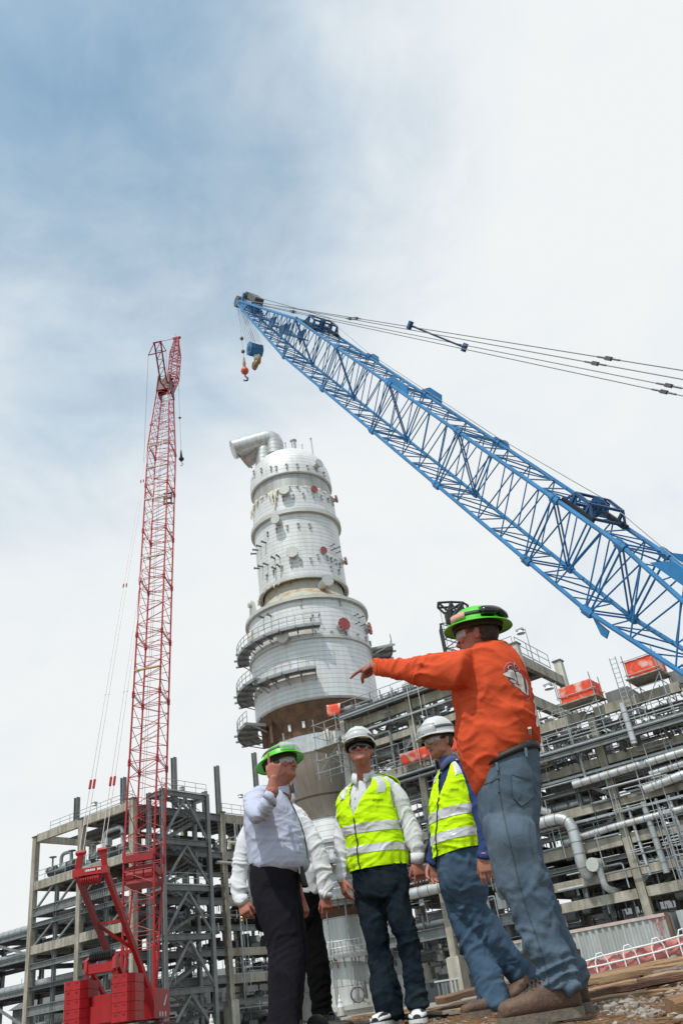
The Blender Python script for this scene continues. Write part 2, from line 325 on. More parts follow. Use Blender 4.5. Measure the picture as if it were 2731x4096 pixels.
# torn insulation
for k, (zb, Rv, a0, a1, hh, nn) in enumerate([(51.4, 4.84, -85, -10, .9, 15), (51.4, 4.84, -10, 85, .5, 9), (51.2, 4.86, -22, -16, 2.6, 3), (39.95, 4.9, -85, -20, .4, 8), (35.6, 6.36, -80, -58, 1.4, 7), (23.3, 5.56, 5, 18, 2.4, 4)]):
    for i in range(nn):
        mb = MB(); a = a0+(a1-a0)*(i+rnd.random())/nn; l = hh*rnd.uniform(.25, 1.3); wd = rnd.uniform(.06, .2); n_ = pol(a, 1, 0)-pol(a, 0, 0); t_ = np.cross(V3(0, 0, 1), n_)
        top = pol(a, Rv, zb+rnd.uniform(-.1, .15)); pts = [top]
        for j in range(1, 4): pts.append(top+V3(0, 0, -l*j/3)+t_*rnd.uniform(-.15, .15)+n_*(.05+rnd.uniform(0, .14)))
        mb.tube(pts, [wd, wd*.8, wd*.5, .03], 6); autosmooth(mb.build('torn_insulation', M_wool, ves), 70)
mb = MB(); mb.tube([pol(-88+i*3.4, 4.72, 51.5+.08*math.sin(i*2.1)) for i in range(52)], [.09+.05*math.sin(i*1.3)*math.sin(i*.37) for i in range(52)], 6); mb.build('insulation_edge', M_wool, ves, smooth=True)
# top pipes
def elbow(pts, r, name, m, nb=7):
    P = [pts[0]]
    for i in range(1, len(pts)-1):
        a, b, c = pts[i-1], pts[i], pts[i+1]; u = (a-b)/np.linalg.norm(a-b); v = (c-b)/np.linalg.norm(c-b); k = min(r*2.2, .45*np.linalg.norm(a-b), .45*np.linalg.norm(c-b))
        for j in range(nb+1):
            f = j/nb; P.append((1-f)**2*(b+u*k)+2*f*(1-f)*b+f*f*(b+v*k))
    P.append(pts[-1]); mb = MB(); mb.tube(P, r, 24, 0)
    return mb, P
def bands(mb, P, r, pitch, mi=1, th=.02):
    acc = 0
    for a, b in zip(P[:-1], P[1:]):
        d = np.linalg.norm(b-a); s = pitch-acc
        while s < d:
            q = a+(b-a)*s/d; mb.tube([q, q+(b-a)/d*.05], r+th, 20, mi); s += pitch
        acc = (acc+d) % pitch
foot = at(*Z4(488, 215), 80.6); foot[2] -= .6; b1 = at(*Z4(488, 100), 80.6); b1[:2] = foot[:2]; top_end = at(*Z4(160, 195), 79.6)
mb, P = elbow([foot, b1, top_end], 1.16, 'overhead_duct', M_alu); bands(mb, P, 1.16, .55); o = mb.build('overhead_duct', [M_alu, M_lid], ves); autosmooth(o)
foot2 = pol(-62, 3.2, 56.2); e2 = at(*Z4(268, 300), 81.5); b2 = at(*Z4(400, 215), 82); b2 = V3(foot2[0]+.3, foot2[1], b2[2]-.2)
mb, P = elbow([foot2, b2, e2+V3(-.2, 0, .3)], 1.0, 'overhead_duct', M_alu); bands(mb, P, 1.0, .55); o = mb.build('overhead_duct', [M_alu, M_lid], ves); autosmooth(o)
mb = MB(); mb.tube([at(*Z4(210, 238), 79.4), at(*Z4(310, 335), 78.5)], .09, 8); mb.build('duct_brace', M_rust, ves)
for x, y, h, r in [(640, 175, .9, .28), (575, 180, .7, .07), (705, 185, .5, .06), (785, 215, 2.0, .09), (480, 200, .7, .09), (515, 195, .6, .08), (430, 225, .7, .1)]:
    p = at(*Z4(x, y), 80); mb = MB(); mb.tube([p-V3(0, 0, .8), p+V3(0, 0, h)], r, 10); mb.tube([p+V3(0, 0, h), p+V3(0, 0, h+.1)], r*1.5, 10); mb.build('vent_stub', M_alu, ves, smooth=False)
# curved walkways
def railing(mb, pts, h=1.1, r=.035, mi=0, step=1):
    for p in pts[::step]: mb.tube([p, p+V3(0, 0, h)], r, 6, mi)
    for k in (.55, 1.0):
        mb.tube([p+V3(0, 0, h*k) for p in pts], r, 6, mi)
    for a, b in zip(pts[:-1], pts[1:]): mb.bar(a+V3(0, 0, .06), b+V3(0, 0, .06), .012, .12, mi=mi)
M_gal2 = mat('dull_galvanised', (.27, .28, .285), .55, .2, .15, 2, space='World')
def arcwalk(z, Ri, Ro, a0, a1, rail=True, lab=None):
    n = max(3, int(abs(a1-a0)/6)); mb = MB(); A_ = [a0+(a1-a0)*i/n for i in range(n+1)]
    for u, v in zip(A_[:-1], A_[1:]):
        mb.prism([pol(u, Ri, z), pol(v, Ri, z), pol(v, Ro, z), pol(u, Ro, z)], V3(0, 0, .06), 0)
        mb.bar(pol(u, Ro, z-.06), pol(v, Ro, z-.06), .08, .22, mi=1); mb.bar(pol(u, (Ri+Ro)/2, z-.08), pol(v, (Ri+Ro)/2, z-.08), .06, .14, mi=1)
    for u in A_[::2]:
        mb.bar(pol(u, Ri-.05, z-.12), pol(u, Ro+.35, z-.12), .1, .2, mi=1); mb.bar(pol(u, Ri-.1, z-.8), pol(u, Ro-.5, z-.2), .07, .09, mi=1)
    o = mb.build('access_platform', [M_galv, M_gal2], ves)
    if rail:
        r_ = MB(); railing(r_, [pol(u, Ro, z+.06) for u in A_]); r_.build('guard_rail', M_galv, o)
    return o
arcwalk(33.35, 6.5, 7.7, -92, 14)
arcwalk(29.3, 6.4, 8.0, -100, -40); arcwalk(28.9, 6.4, 7.8, -42, 6)
arcwalk(25.4, 6.2, 8.2, -104, -52)
arcwalk(32.6, 6.5, 8.6, 82, 112)
arcwalk(12.2, 2.9, 4.4, -75, 75); arcwalk(9.3, 2.9, 4.2, -75, 80); arcwalk(4.8, 3.0, 3.6, -50, 70)
mb = MB()
for a in (-50, -20, 10, 34): mb.tube([pol(a, 3.3, 1.3), pol(a, 3.2, 13.0)], .07, 8)
for a in (-35, 25): mb.tube([pol(a, 4.3, 9.6), pol(a, 5.6, 24.0)], .09, 8)
mb.build('riser_pipe', M_galv, ves)
mb = MB(); p = pol(12, 3.35, 1.9)
mb.tube([p+V3(math.cos(t)*.55, 0, math.sin(t)*.55) for t in np.linspace(0, 6.2, 20)], .08, 6); mb.tube([p+V3(.7, 0, -.4), p+V3(.7, 0, .9)], .12, 8); mb.build('handwheel_valve', M_dgray, ves)
for a in (-28, -12): mb = MB(); mb.bar(pol(a, 5.35, 24.0), pol(a, 5.35, 24.6), .25, .4); mb.build('white_tag', M_white, ves)
for a, w_ in ((-62, .5), (-48, .3)): mb = MB(); mb.bar(pol(a, 5.9, 23.4), pol(a, 5.9, 26.4), w_, w_); mb.build('belly_support', M_rust, ves)

# ================================================================== blue lattice crane
BP = V3(7.557, 25.522, 14.944); BD = V3(-.307, .457, .835); BD /= np.linalg.norm(BD)
BW = V3(.8305, .5570, 0); BV = np.cross(BW, BD)
if BV[2] > 0: BV = -BV
BV /= np.linalg.norm(BV); bw, bd = 2.1, 2.5
blue = thing('lattice_boom_crane', (13.05, 17.34, .2), 'blue lattice boom crane whose boom slants across the sky', 'crane')
def BC(t, n, f, wk=1., dk=1.):
    return BP+BD*t+BW*bw*(.5+(n-.5)*wk)+BV*bd*(.5+(f-.5)*dk)
def lattice(mb, C, ts, rc, rl, cross=True, chords=True, xb=False):
    for n in (0, 1):
        for f in (0, 1):
            if chords: mb.tube([C(ts[0], n, f), C(ts[-1], n, f)], rc, 8, 0)
    for i, (a, b) in enumerate(zip(ts[:-1], ts[1:])):
        m_ = (a+b)/2
        for n in (0, 1):
            mb.tube([C(a, n, 1), C(m_, n, 0)], rl, 6, 0); mb.tube([C(m_, n, 0), C(b, n, 1)], rl, 6, 0)
        for f in (0, 1):
            if (i+f) % 2: mb.tube([C(a, 0, f), C(m_, 1, f)], rl, 6, 0); mb.tube([C(m_, 1, f), C(b, 0, f)], rl, 6, 0)
            else: mb.tube([C(a, 1, f), C(m_, 0, f)], rl, 6, 0); mb.tube([C(m_, 0, f), C(b, 1, f)], rl, 6, 0)
            mb.tube([C(m_, 0, f), C(m_, 1, f)], rl*.85, 6, 0)
    for t in (ts[0], ts[-1]):
        for f in (0, 1): mb.tube([C(t, 0, f), C(t, 1, f)], rl*1.1, 6, 0)
        for n in (0, 1): mb.tube([C(t, n, 0), C(t, n, 1)], rl*1.3, 6, 0)
        if cross: mb.tube([C(t, 0, 0), C(t, 1, 1)], rl*1.2, 6, 0)
JT = [-15.0, -3.58, 0, 6.95, 13.87, 20.85, 27.85]
for a, b in zip(JT[:-1], JT[1:]):
    n = max(1, round((b-a)/1.77)); mb = MB()
    if a < -14:
        C = lambda t, n_, f: BC(t, n_, f, 1, 1-.084*(-3.58-t))
    else: C = BC
    lattice(mb, C, [a+.12+(b-a-.24)*i/n for i in range(n+1)], .085, .029)
    for t in (a+.1, b-.1):
        for n_ in (0, 1):
            for f in (0, 1): p = C(t, n_, f); mb.tube([p-BD*.16, p+BD*.16], .125, 8, 0); mb.obox(p, BD*.1, BW*.045, BV*.16, 0)
    mb.build('boom_section', M_blue, blue)
# tapering head
TT = 41.2
def CT(t, n, f):
    k = (t-27.85)/(TT-27.85); q = BC(t, n, f, 1-.62*k, 1-.86*k); return q+BV*(.5*k)
mb = MB(); ts = [27.97+(TT-27.97)*(1-(1-i/8)**1.0) for i in range(9)]
lattice(mb, CT, ts, .09, .03)
mb.build('boom_head_section', M_blue, blue)
mb = MB()
for t0, t1, q in [(29.4, 31.2, .75), (31.9, 33.4, .7), (34.6, 36.4, .8), (37.5, 39.2, 1.)]:
    c = [CT(t0, 0, .5), CT(t0, 1, .5), CT(t1, .75, .5), CT(t1, .25, .5)]
    mb = MB(); mb.prism(c, BV*.06, 0); mb.build('gusset_plate', [M_dblue, M_blue], blue)
    for n in (.12, .88): mb = MB(); mb.prism([CT(t0+.5, n, .2), CT(t0+.6, n, .75), CT(t1-.2, n, .45)], BW*.05, 0); mb.build('gusset_plate', [M_dblue, M_blue], blue)
mb = MB()
for n in (0, 1): mb.prism([CT(38.6, n, -.2), CT(TT+1.0, n, -.1), CT(TT+1.3, n, .9), CT(39.6, n, 1.25)], BW*.06, 1)
mb.build('head_plate', [M_dblue, M_blue], blue)
mb = MB()
c = (CT(TT+.9, 0, .5)+CT(TT+.9, 1, .5))/2
for k in range(-3, 4): mb.tube([c+BW*(k*.11-.03), c+BW*(k*.11+.03)], .46, 18, 0)
c2 = (CT(TT-.6, 0, .0)+CT(TT-.6, 1, .0))/2-BV*.55
for k in range(-2, 3): mb.tube([c2+BW*(k*.13-.03), c2+BW*(k*.13+.03)], .3, 14, 0)
c3 = (CT(TT-2.2, 0, 0)+CT(TT-2.2, 1, 0))/2-BV*.5
mb.obox(c3, BD*.9, BW*.35, BV*.22, 0)
for n in (0, 1): mb.bar(CT(TT-.6, n, 0), CT(TT-.6, n, 0)-BV*.7, .12, .3, BD, 1)
mb.build('head_sheaves', [M_dgray, M_blue], blue)
# idler frames on top of the boom
for t, fk in ((26.0, .66), (-1.0, .58)):
    mb = MB(); BCx = BC; BC = (lambda tt, n, f, t=t, fk=fk: BCx(t+(tt-t)*fk, n, f)); BVx = BV; BV = BV*fk; b0 = BC(t+1.2, .12, 0)-BV*.12; 
    for n in (.12, .88):
        p = [BC(t+x, n, 0)-BV*h for x, h in ((1.5, .12), (-1.5, .12), (.7, .12), (.7, .95), (-.7, .12), (-.7, .85))]
        mb.bar(p[0], p[1], .16, .2, BV, 1); mb.bar(p[2], p[3], .1, .1, BD, 0); mb.bar(p[4], p[5], .1, .1, BD, 0); mb.bar(p[3], p[5], .1, .1, BV, 0); mb.bar(p[3], BC(t+1.4, n, 0)-BV*.15, .07, .07, BV, 0); mb.bar(p[5], BC(t-1.4, n, 0)-BV*.15, .07, .07, BV, 0)
        mb.prism([BC(t+1.1, n, 0)-BV*.1, BC(t+.3, n, 0)-BV*.1, BC(t+.55, n, 0)-BV*.8, BC(t+.8, n, 0)-BV*.8], BW*.05, 2)
    for x, h in ((.7, .95), (-.7, .85), (1.2, .15), (-1.2, .15)):
        mb.bar(BC(t+x, .12, 0)-BV*h, BC(t+x, .88, 0)-BV*h, .09, .09, BV, 0)
    for h in (.75, .3): q = BC(t+.1, .5, 0)-BV*h; mb.tube([q-BW*.5, q+BW*.5], .06, 8, 0); mb.tube([q-BW*.1, q+BW*.1], .25, 14, 0)
    BC = BCx; BV = BVx; mb.build('idler_frame', [M_dblue, M_black, M_blue], blue)
def plate(t, n, L_, h, name='rigging_plate'):
    mb = MB(); mb.prism([BC(t+L_/2, n, 0)-BV*.06, BC(t-L_/2, n, 0)-BV*.06, BC(t-L_/2+.3, n, 0)-BV*h, BC(t+L_/2-.7, n, 0)-BV*h], BW*.07); mb.build(name, M_blue, blue)
for t, n, L_, h in [(-6.4, 0, 3.0, .5), (13.2, 0, 2.6, .42), (13.2, 1, 2.2, .42), (20.3, 1, 1.6, .3), (-4.6, 1, 2.0, .35), (6.6, 1, 1.2, .25)]: plate(t, n, L_, h)
mb = MB(); mb.prism([BC(-3.9, 0, 1)+BV*.05, BC(-4.7, 0, 1)+BV*.05, BC(-4.75, 0, 1)+BV*.3, BC(-4.5, 0, 1)+BV*.32], BW*.06); mb.build('rigging_plate', M_blue, blue)
# pendants
def bpl(px, py, off):
    d = ray(px, py); n = BW; t = ((BP+BW*off-CAM)@n)/(d@n); return CAM+d*t
mastR, mastL = None, None
def pend(a, b, links, r=.022):
    mb = MB(); mb.tube([a, b], r, 6, 0); d = (b-a)/np.linalg.norm(b-a)
    for f in links:
        q = a+(b-a)*f; mb.tube([q-d*.55, q-d*.2], r*1.7, 6, 1); mb.tube([q+d*.2, q+d*.55], r*1.7, 6, 1); mb.obox(q, d*.14, BW*.05, BV*.07, 1)
    mb.build('boom_pendant', [M_cable, M_dgray], blue)
tipN, tipF = CT(TT-.3, 0, -.3), CT(TT-.3, 1, -.3)
ends = []
for off, base, q1, q2, l in [(0, tipN, (1700, 1300), (2731, 1482), (.47, .925)), (0, tipN-BV*.05, (1645, 1303), (2731, 1518), (.45, .91)), (bw, tipF, (1870, 1376), (2731, 1554), (.2, .985)), (bw, tipF+BV*.05, (1857, 1395), (2731, 1584), (.2, .98))]:
    e = bpl(*q2, off); e = base+(e-base)*1.35; ends.append(e); pend(base, e, [x/1.35 for x in l])
s0, s1 = bpl(1639, 1301, 0), bpl(1857, 1390, bw); mb = MB(); mb.tube([s0, s1], .045, 8)
for s in (s0, s1): mb.obox(s, BD*.1, BW*.09, BV*.2)
mb.build('spreader_bar', M_dblue, blue)
mb = MB(); foot = BC(-15, .5, .5)
for n, e in ((0, (ends[0]+ends[1])/2), (1, (ends[2]+ends[3])/2)): mb.tube([BC(-15.0, n, .5), e], .14, 10)
mb.tube([(ends[0]+ends[1])/2, (ends[2]+ends[3])/2], .14, 10); mb.build('live_mast', M_blue, blue)
# ropes along the back of the boom
mb = MB(); top = c2-BV*.1; i1 = BC(26.8, .7, 0)-BV*.8; i2 = BC(-.6, .8, 0)-BV*.55; i3 = BC(-14.5, .5, .5)-BV*.6
for k in (-.25, -.1, .1, .25):
    mb.tube([top+BW*k, i1+BW*k*1.6], .014, 5)
mb.tube([i1]+[BC(t, .97, 0)-BV*.2 for t in (20.85, 13.87, 6.95)]+[i2], .016, 5); mb.tube([i2, i3], .016, 5)
mb.build('hoist_line', M_cable, blue)
# simple machine body under the boom foot, outside the photograph's frame
mb = MB(); H_ = V3(BD[0], BD[1], 0); H_ /= np.linalg.norm(H_); S_ = np.cross(H_, V3(0, 0, 1)); c = V3(13.05, 17.34, 0)-H_*2.0
mb.obox(c+V3(0, 0, 2.2)-H_*1.2, H_*3.4, S_*1.5, V3(0, 0, .9), 0); mb.obox(c+V3(0, 0, 2.3)-H_*4.6, H_*.6, S_*1.6, V3(0, 0, 1.0), 1)
mb.obox(c+V3(0, 0, 2.3)+H_*1.0+S_*1.9, H_*1.0, S_*.5, V3(0, 0, .95), 0); mb.build('machine_house', [M_blue, M_dgray], blue)
for sgn in (-1, 1):
    mb = MB(); q = c+S_*sgn*2.1; prof = [q+H_*x+V3(0, 0, z) for x, z in [(-3.4, .55), (-3.1, .1), (3.1, .1), (3.4, .55), (3.1, 1.1), (-3.1, 1.1)]]
    mb.prism([p-S_*.45 for p in prof], S_*.9); mb.build('crawler_track', M_black, blue)
# hook block and ball, hanging plumb
def plumb(mb, a, z, r, n=6): mb.tube([a, V3(a[0], a[1], z)], r, n, 0)
hc = c+0; sheave = (CT(TT+.9, 0, .5)+CT(TT+.9, 1, .5))/2
dist = sheave[1]
hb = at(1005, 1402, sheave[1]); 
hook = thing('hook_block', (sheave[0], sheave[1], hb[2]), 'blue multi sheave hook block hanging on six ropes under the blue boom tip', 'hook block')
hx = at(1005, 1402, sheave[1]); hx = V3(sheave[0]+.75, sheave[1]+.1, hb[2]+.1); HD = (BW*.8+V3(0, 0, 0)); HD /= np.linalg.norm(HD); HS = np.cross(HD, V3(0, 0, 1))
HD, HS = HD, HS
mb = MB(); oc = [hx+HS*(math.cos(R(45*k+22))*.5)+V3(0, 0, math.sin(R(45*k+22))*.6) for k in range(8)]
mb.prism([p-HD*.5 for p in oc], HD*.08, 0); mb.prism([p+HD*.42 for p in oc], HD*.08, 0); mb.prism([hx+(p-hx)*.93-HD*.4 for p in oc], HD*.8, 1); mb.prism([hx+(p-hx)*V3(1, 1, 1)*.98+V3(0, 0, -.04)-HD*.5 for p in oc[4:8]], HD, 0)
mb.tube([hx-HD*.54, hx+HD*.54], .2, 12, 1); mb.build('sheave_housing', [M_blue, M_dblue], hook)
M_hook = mat('worn_yellow_hook', (.42, .27, .13), .6, .2, .3, 6, c2=(.2, .1, .06))
mb = MB(); q = hx-V3(0, 0, .75); mb.tube([q+V3(0, 0, .2), q-V3(0, 0, .35)], .17, 10, 1)
for sg in (-1, 1):
    pts = [q-V3(0, 0, .3)+HS*sg*x+V3(0, 0, z) for x, z in ((.0, -.05), (.12, -.42), (.38, -.5), (.55, -.25), (.52, .05), (.42, .2))]
    mb.tube(pts, [.17, .19, .17, .14, .1, .05], 8, 0)
mb.build('double_hook', [M_hook, M_white], hook, smooth=True)
mb = MB()
for k in (-.4, -.24, -.08, .08, .24, .4): 
    for s_ in (-.35, .4):
        mb.tube([hx+HD*k+HS*s_+V3(0, 0, .4), sheave+BW*k*.9+HS*s_*.55], .012, 5)
mb.build('hoist_rope', M_cable, hook)
bz = at(980, 1485, sheave[1]+.6); bx = V3(at(980, 1485, sheave[1])[0], sheave[1]-.05, at(980, 1485, sheave[1])[2])
ball = thing('headache_ball', bx, 'orange hook ball on a single rope beside the blue hook block', 'hook ball')
M_ball = mat('orange_ball', (.62, .10, .04), .5, 0, .15, 4)
mb = MB(); mb.lathe([(.01, .3), (.14, .27), (.25, .17), (.3, 0), (.25, -.17), (.14, -.27), (.01, -.3)], bx, 16); autosmooth(mb.build('ball', M_ball, ball), 60)
mb = MB(); mb.tube([bx+V3(0, 0, .3), bx+V3(0, 0, .75), bx+V3(.02, 0, 1.3)], [.1, .12, .05], 8); mb.build('rope_socket', M_hook, ball)
mb = MB(); mb.tube([bx-V3(0, 0, .34), bx-V3(0, 0, .55), bx+V3(.16, 0, -.75), bx+V3(.12, 0, -.95), bx+V3(-.1, 0, -.95), bx+V3(-.16, 0, -.8)], [.06, .07, .08, .08, .06, .03], 8); mb.build('hook', M_dgray, ball, smooth=True)
mb = MB(); tp = CT(TT+1.3, .3, .5); mb.tube([bx+V3(.02, 0, 1.25), V3(bx[0], bx[1], tp[2]-4.2), tp], .014, 5); q = V3(bx[0], bx[1], tp[2]-4.2)
mb.lathe([(.01, .14), (.12, .1), (.15, 0), (.12, -.1), (.01, -.14)], q, 10); mb.lathe([(.01, .14), (.12, .1), (.15, 0), (.12, -.1), (.01, -.14)], V3(bx[0], bx[1], (bx[2]+tp[2]-3.6)/2), 10)
mb.build('hoist_rope', M_cable, ball)
# ================================================================== red crawler crane
RP = V3(-17.447, 64, 14.494); RD = V3(.010, .149, .989); RD /= np.linalg.norm(RD); RW = V3(.998, -.065, 0); RV = V3(.065, .987, -.149); RV /= np.linalg.norm(RV); RH = V3(.065, .998, 0)
rw = 2.289
def RC(t, n, f, wk=1., dk=1.):      # n 0 left 1 right, f 0 rear (near) 1 front
    return RP+RD*t-RW*rw*(.5-(n-.5)*wk)+RV*rw*(.5+(f-.5)*dk)
rc = RP-RW*rw/2
BH, BS = V3(-.023, 1, 0), V3(1, .023, 0)
def RB(h, w_, z): return V3(*(RP-RW*rw/2)[:2], 0)+BH*h+BS*w_+V3(0, 0, z)      # frame: h metres ahead, w_ to the right of the boom centre line
red = thing('crawler_crane', RB(-1.5, 0, .35), 'red crawler crane with a tall upright lattice boom and luffing jib', 'crane')
secs = [-8.2, -1.9, 5.3, 11.3, 17.2, 23.2, 29.1, 35.1, 41.0]
for i, (a, b) in enumerate(zip(secs[:-1], secs[1:])):
    mb = MB(); C = RC if i else (lambda t, n, f, a=a-3.3, b=b: RC(t, n, f, 1, max(.12, (t-a)/(b-a))))
    n = max(2, round((b-a)/2.3)); lattice(mb, C, [a+.08+(b-a-.16)*k/n for k in range(n+1)], .08, .028, cross=False)
    for n_ in (0, 1):
        for f in (0, 1): 
            for t in (a+.1, b-.1): p = C(t, n_, f); mb.tube([p-RD*.16, p+RD*.16], .13, 8)
    mb.build('boom_section', M_red if i < 4 else M_pinkred, red)
for n in (0, 1):
    mb = MB()
    for f in (0, 1): mb.tube([RC(-8.1, n, f, 1, .4), RC(-11.6, n, .5, 1, .1)], .13, 8)
    mb.build('boom_foot', M_red, red)
def RT(t, n, f):
    k = max(0, (t-41.)/(50.4-41.)); return RC(t, n, f, 1-.38*k, 1-.3*k)+RV*.25*k
mb = MB(); lattice(mb, RT, [41.1+k*1.5 for k in range(7)], .08, .028, cross=False); mb.build('boom_top_section', M_pinkred, red)
for t in (13.5, 37.4, 33.0, 40.6, 25.6):
    mb = MB(); mb.bar(RC(t, 0, 0)-RV*.1, RC(t, 1, 0)-RV*.1+RD*.05, .12, .16, RV); mb.build('pale_crossbar', M_lumber if t < 20 else M_white_col, red)
mb = MB()
for n in (-.02, 1.02): mb.prism([RT(50.0, n, -.1), RT(50.0, n, 1.1), RT(52.4, n, .9), RT(53.2, n, .2), RT(52.6, n, -.2)], RW*.08)
mb.prism([RT(50.2, 0, -.05), RT(50.2, 1, -.05), RT(52.2, 1, -.05), RT(52.2, 0, -.05)], RV*.08); mb.prism([RT(50.8, 0, .8), RT(50.8, 1, .8), RT(52.3, 1, .8), RT(52.3, 0, .8)], RV*.08)
q = RT(51.8, .5, .5)
for k in range(-4, 5): mb.tube([q+RW*(k*.17-.03), q+RW*(k*.17+.03)], .5, 14)
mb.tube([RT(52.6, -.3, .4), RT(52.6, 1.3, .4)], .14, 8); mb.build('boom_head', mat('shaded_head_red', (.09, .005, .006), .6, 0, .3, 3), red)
# luffing jib and its mast
jb = RT(51.2, .9, 1.0); jt = RP-RW*rw/2; jt = V3(*(at(708, 1352, 76.0)))
JD = jt-jb; JL = np.linalg.norm(JD); JD /= JL; JW = RW; JV = np.cross(JD, JW); JV /= np.linalg.norm(JV)
def JC(t, n, f):
    u = t/JL; k = min(1, .25+u*3) if u < .5 else min(1, .3+(1-u)*2.2); return jb+JD*t+JW*(n-.5)*1.05*k+JV*(f-.5)*1.05*k
mb = MB(); 
m1, m2, m3 = JL*.25, JL*.68, JL
for a, b in ((0.05, m1), (m1, m2), (m2, m3)): lattice(mb, JC, [a+(b-a)*k/4 for k in range(5)], .06, .035, cross=False)
mb.tube([jt-JW*.5, jt+JW*.5], .18, 8); mb.tube([jt, jt+V3(-.25, 0, .9)], .03, 5); mb.build('luffing_jib', M_pinkred, red)
mA = RT(51.5, .2, .2); mB_ = RT(51.5, .75, .2); tA = at(618, 1371, 68.2); tB = at(643, 1366, 68.2); 
mb = MB(); mb.tube([mA, tA], .09, 8); mb.tube([mB_, tB], .09, 8); mb.tube([tA-RW*.15, tB+RW*.15], .09, 8)
for k in range(5):
    u, v = k/5, (k+1)/5; a, b = mA+(tA-mA)*u, mB_+(tB-mB_)*v; mb.tube([a, b], .04, 5); a2, b2 = mA+(tA-mA)*v, mB_+(tB-mB_)*v; mb.tube([a2, b2], .04, 5)
bl, br = at(594, 1421, 68.8), at(665, 1403, 68.8)
mb.tube([bl, br], .06, 6); mb.tube([tA, bl], .05, 6); mb.tube([tB, br], .05, 6); mb.build('jib_mast', M_dred, red)
mb = MB(); mb.tube([tB, jt], .03, 5); mb.tube([tA, jt], .03, 5)
for a, e in ((bl, RC(38, -.15, 0)), (br, RC(48, .9, -.1))): mb.tube([a, e], .018, 5)
mb.tube([RT(52, .3, .5), RC(-9, .3, .5)], .015, 5); mb.tube([RT(52, .4, .5), RC(-9, .4, .5)], .015, 5); mb.build('jib_stay', M_dred, red)
# boom pendants to the live mast
earR, earL = RB(-10.7, .5, 11.15), RB(-10.7, -.85, 11.15)
mb_links = [.085, .22, .42, .68, .86]
M_pale = mat('pale_wire_rope', (.38, .34, .34), .5, .2, .1, 6)
for ear, n in ((earL, -.02), (earR, 1.02)):
    for k in (-.13, .13):
        e = RT(51.0, n, .1)+RW*k; a = ear+RW*k; mb = MB(); mb.tube([a, e], .026, 5, 0); d = (e-a)/np.linalg.norm(e-a)
        for i, f in enumerate(mb_links):
            q = a+(e-a)*f; h = .65 if i == 0 else .4; mb.tube([q-d*h*.5, q+d*h*.5], (.085 if i == 0 else .055), 6, 1 if i == 0 else (2 if i in (1,) else 3))
        mb.build('boom_pendant', [M_pale, M_red, M_white, M_dred], red)
mb = MB(); ft = [RB(-.6, .85, 3.4), RB(-.6, -.85, 3.4)]; tp = [RB(-10.5, .62, 10.0), RB(-10.5, -1.12, 10.0)]
M_logo = mat('white_logo', (.66, .66, .68), .5)
for a, b in zip(ft, tp): mb.bar(a, b, .28, .34, RV)
mb.bar(tp[0]+RW*.2, tp[1]-RW*.2, .6, .42, V3(0, 0, 1))
for f, g in ((.38, .62), (.62, .62), (.38, .38)):
    mb.bar(ft[0]+(tp[0]-ft[0])*f, ft[1]+(tp[1]-ft[1])*g, .16, .16)
for ear, t in ((earR, tp[0]), (earL, tp[1])): mb.bar(t, ear, .16, .34, RW); mb.tube([ear-RW*.3, ear+RW*.3], .14, 8)
q = (tp[0]+tp[1])/2-V3(0, 0, .45)
for k in range(-5, 6): mb.tube([q+RW*(k*.11-.025), q+RW*(k*.11+.025)], .3, 12)
mast = mb.build('live_mast', M_red, red)
# gantry and its rope falls
mb = MB(); g = [RB(-8.9, .85, 5.15), RB(-8.9, -.85, 5.15)]
for s, p in zip((1, -1), g):
    mb.bar(RB(-4.6, s*.8, 3.0), p, .22, .26); mb.bar(RB(-9.1, s*.8, 2.8), p, .18, .2); mb.prism([p+V3(0, 0, -.5)-BH*.45-RW*.1, p+V3(0, 0, -.4)+BH*.4-RW*.1, p+V3(0, 0, .35)+BH*.3-RW*.1, p+V3(0, 0, .1)-BH*.35-RW*.1], RW*.2)
mb.bar(g[0]-V3(0, 0, .35), g[1]-V3(0, 0, .35), .6, .5); mb.build('gantry', M_red, red)
mb = MB(); q2 = (g[0]+g[1])/2+V3(0, 0, .3)
for k in range(-6, 7): mb.tube([q2+RW*(k*.11-.025), q2+RW*(k*.11+.025)], .28, 12)
for k in range(-6, 7):
    for s in (-.3, .3): mb.tube([q2+RW*k*.11+BH*s, q+RW*k*.11+BH*s*.8], .012, 4)
mb.build('rope_falls', M_black, red)
# machinery, counterweights, crawlers
mb = MB(); mb.obox(RB(-4.4, 0, 2.4), BH*4.6, RW*.75, V3(0, 0, .45)); mb.obox(RB(-7.6, 0, 2.8), BH*1.2, RW*.62, V3(0, 0, .6)); mb.obox(RB(-5.0, 0, 3.0), BH*1.8, RW*.75, V3(0, 0, .5)); mb.build('rotating_bed', M_red, red)
def ctw(w0, name='counterweight_stack'):
    st = None
    for k in range(5):
        mb = MB(); z0 = 1.85+k*.49; u = 1-.02*(k % 2)
        mb.prism([RB(-9.7, w0-.55*u, z0), RB(-9.7, w0+.35*u, z0), RB(-9.15, w0+.68*u, z0), RB(-7.2, w0+.68*u, z0), RB(-7.2, w0-.68*u, z0), RB(-9.4, w0-.68*u, z0)], V3(0, 0, .47)); 
        for e in (-.35, .15): mb.obox(RB(-9.71, w0+e, z0+.38), BH*.03, BS*.07, V3(0, 0, .03), 1)
        mb.build('counterweight_slab', [M_red, M_dred], red)
ctw(1.42); ctw(-1.35)
mb = MB(); mb.prism([RB(-4.6, .95, 1.9), RB(-.6, .95, 1.9), RB(-.2, .95, 2.3), RB(-.7, .95, 3.6), RB(-4.6, .95, 3.6)], BS*1.1); side = mb.build('engine_housing', M_red, red)
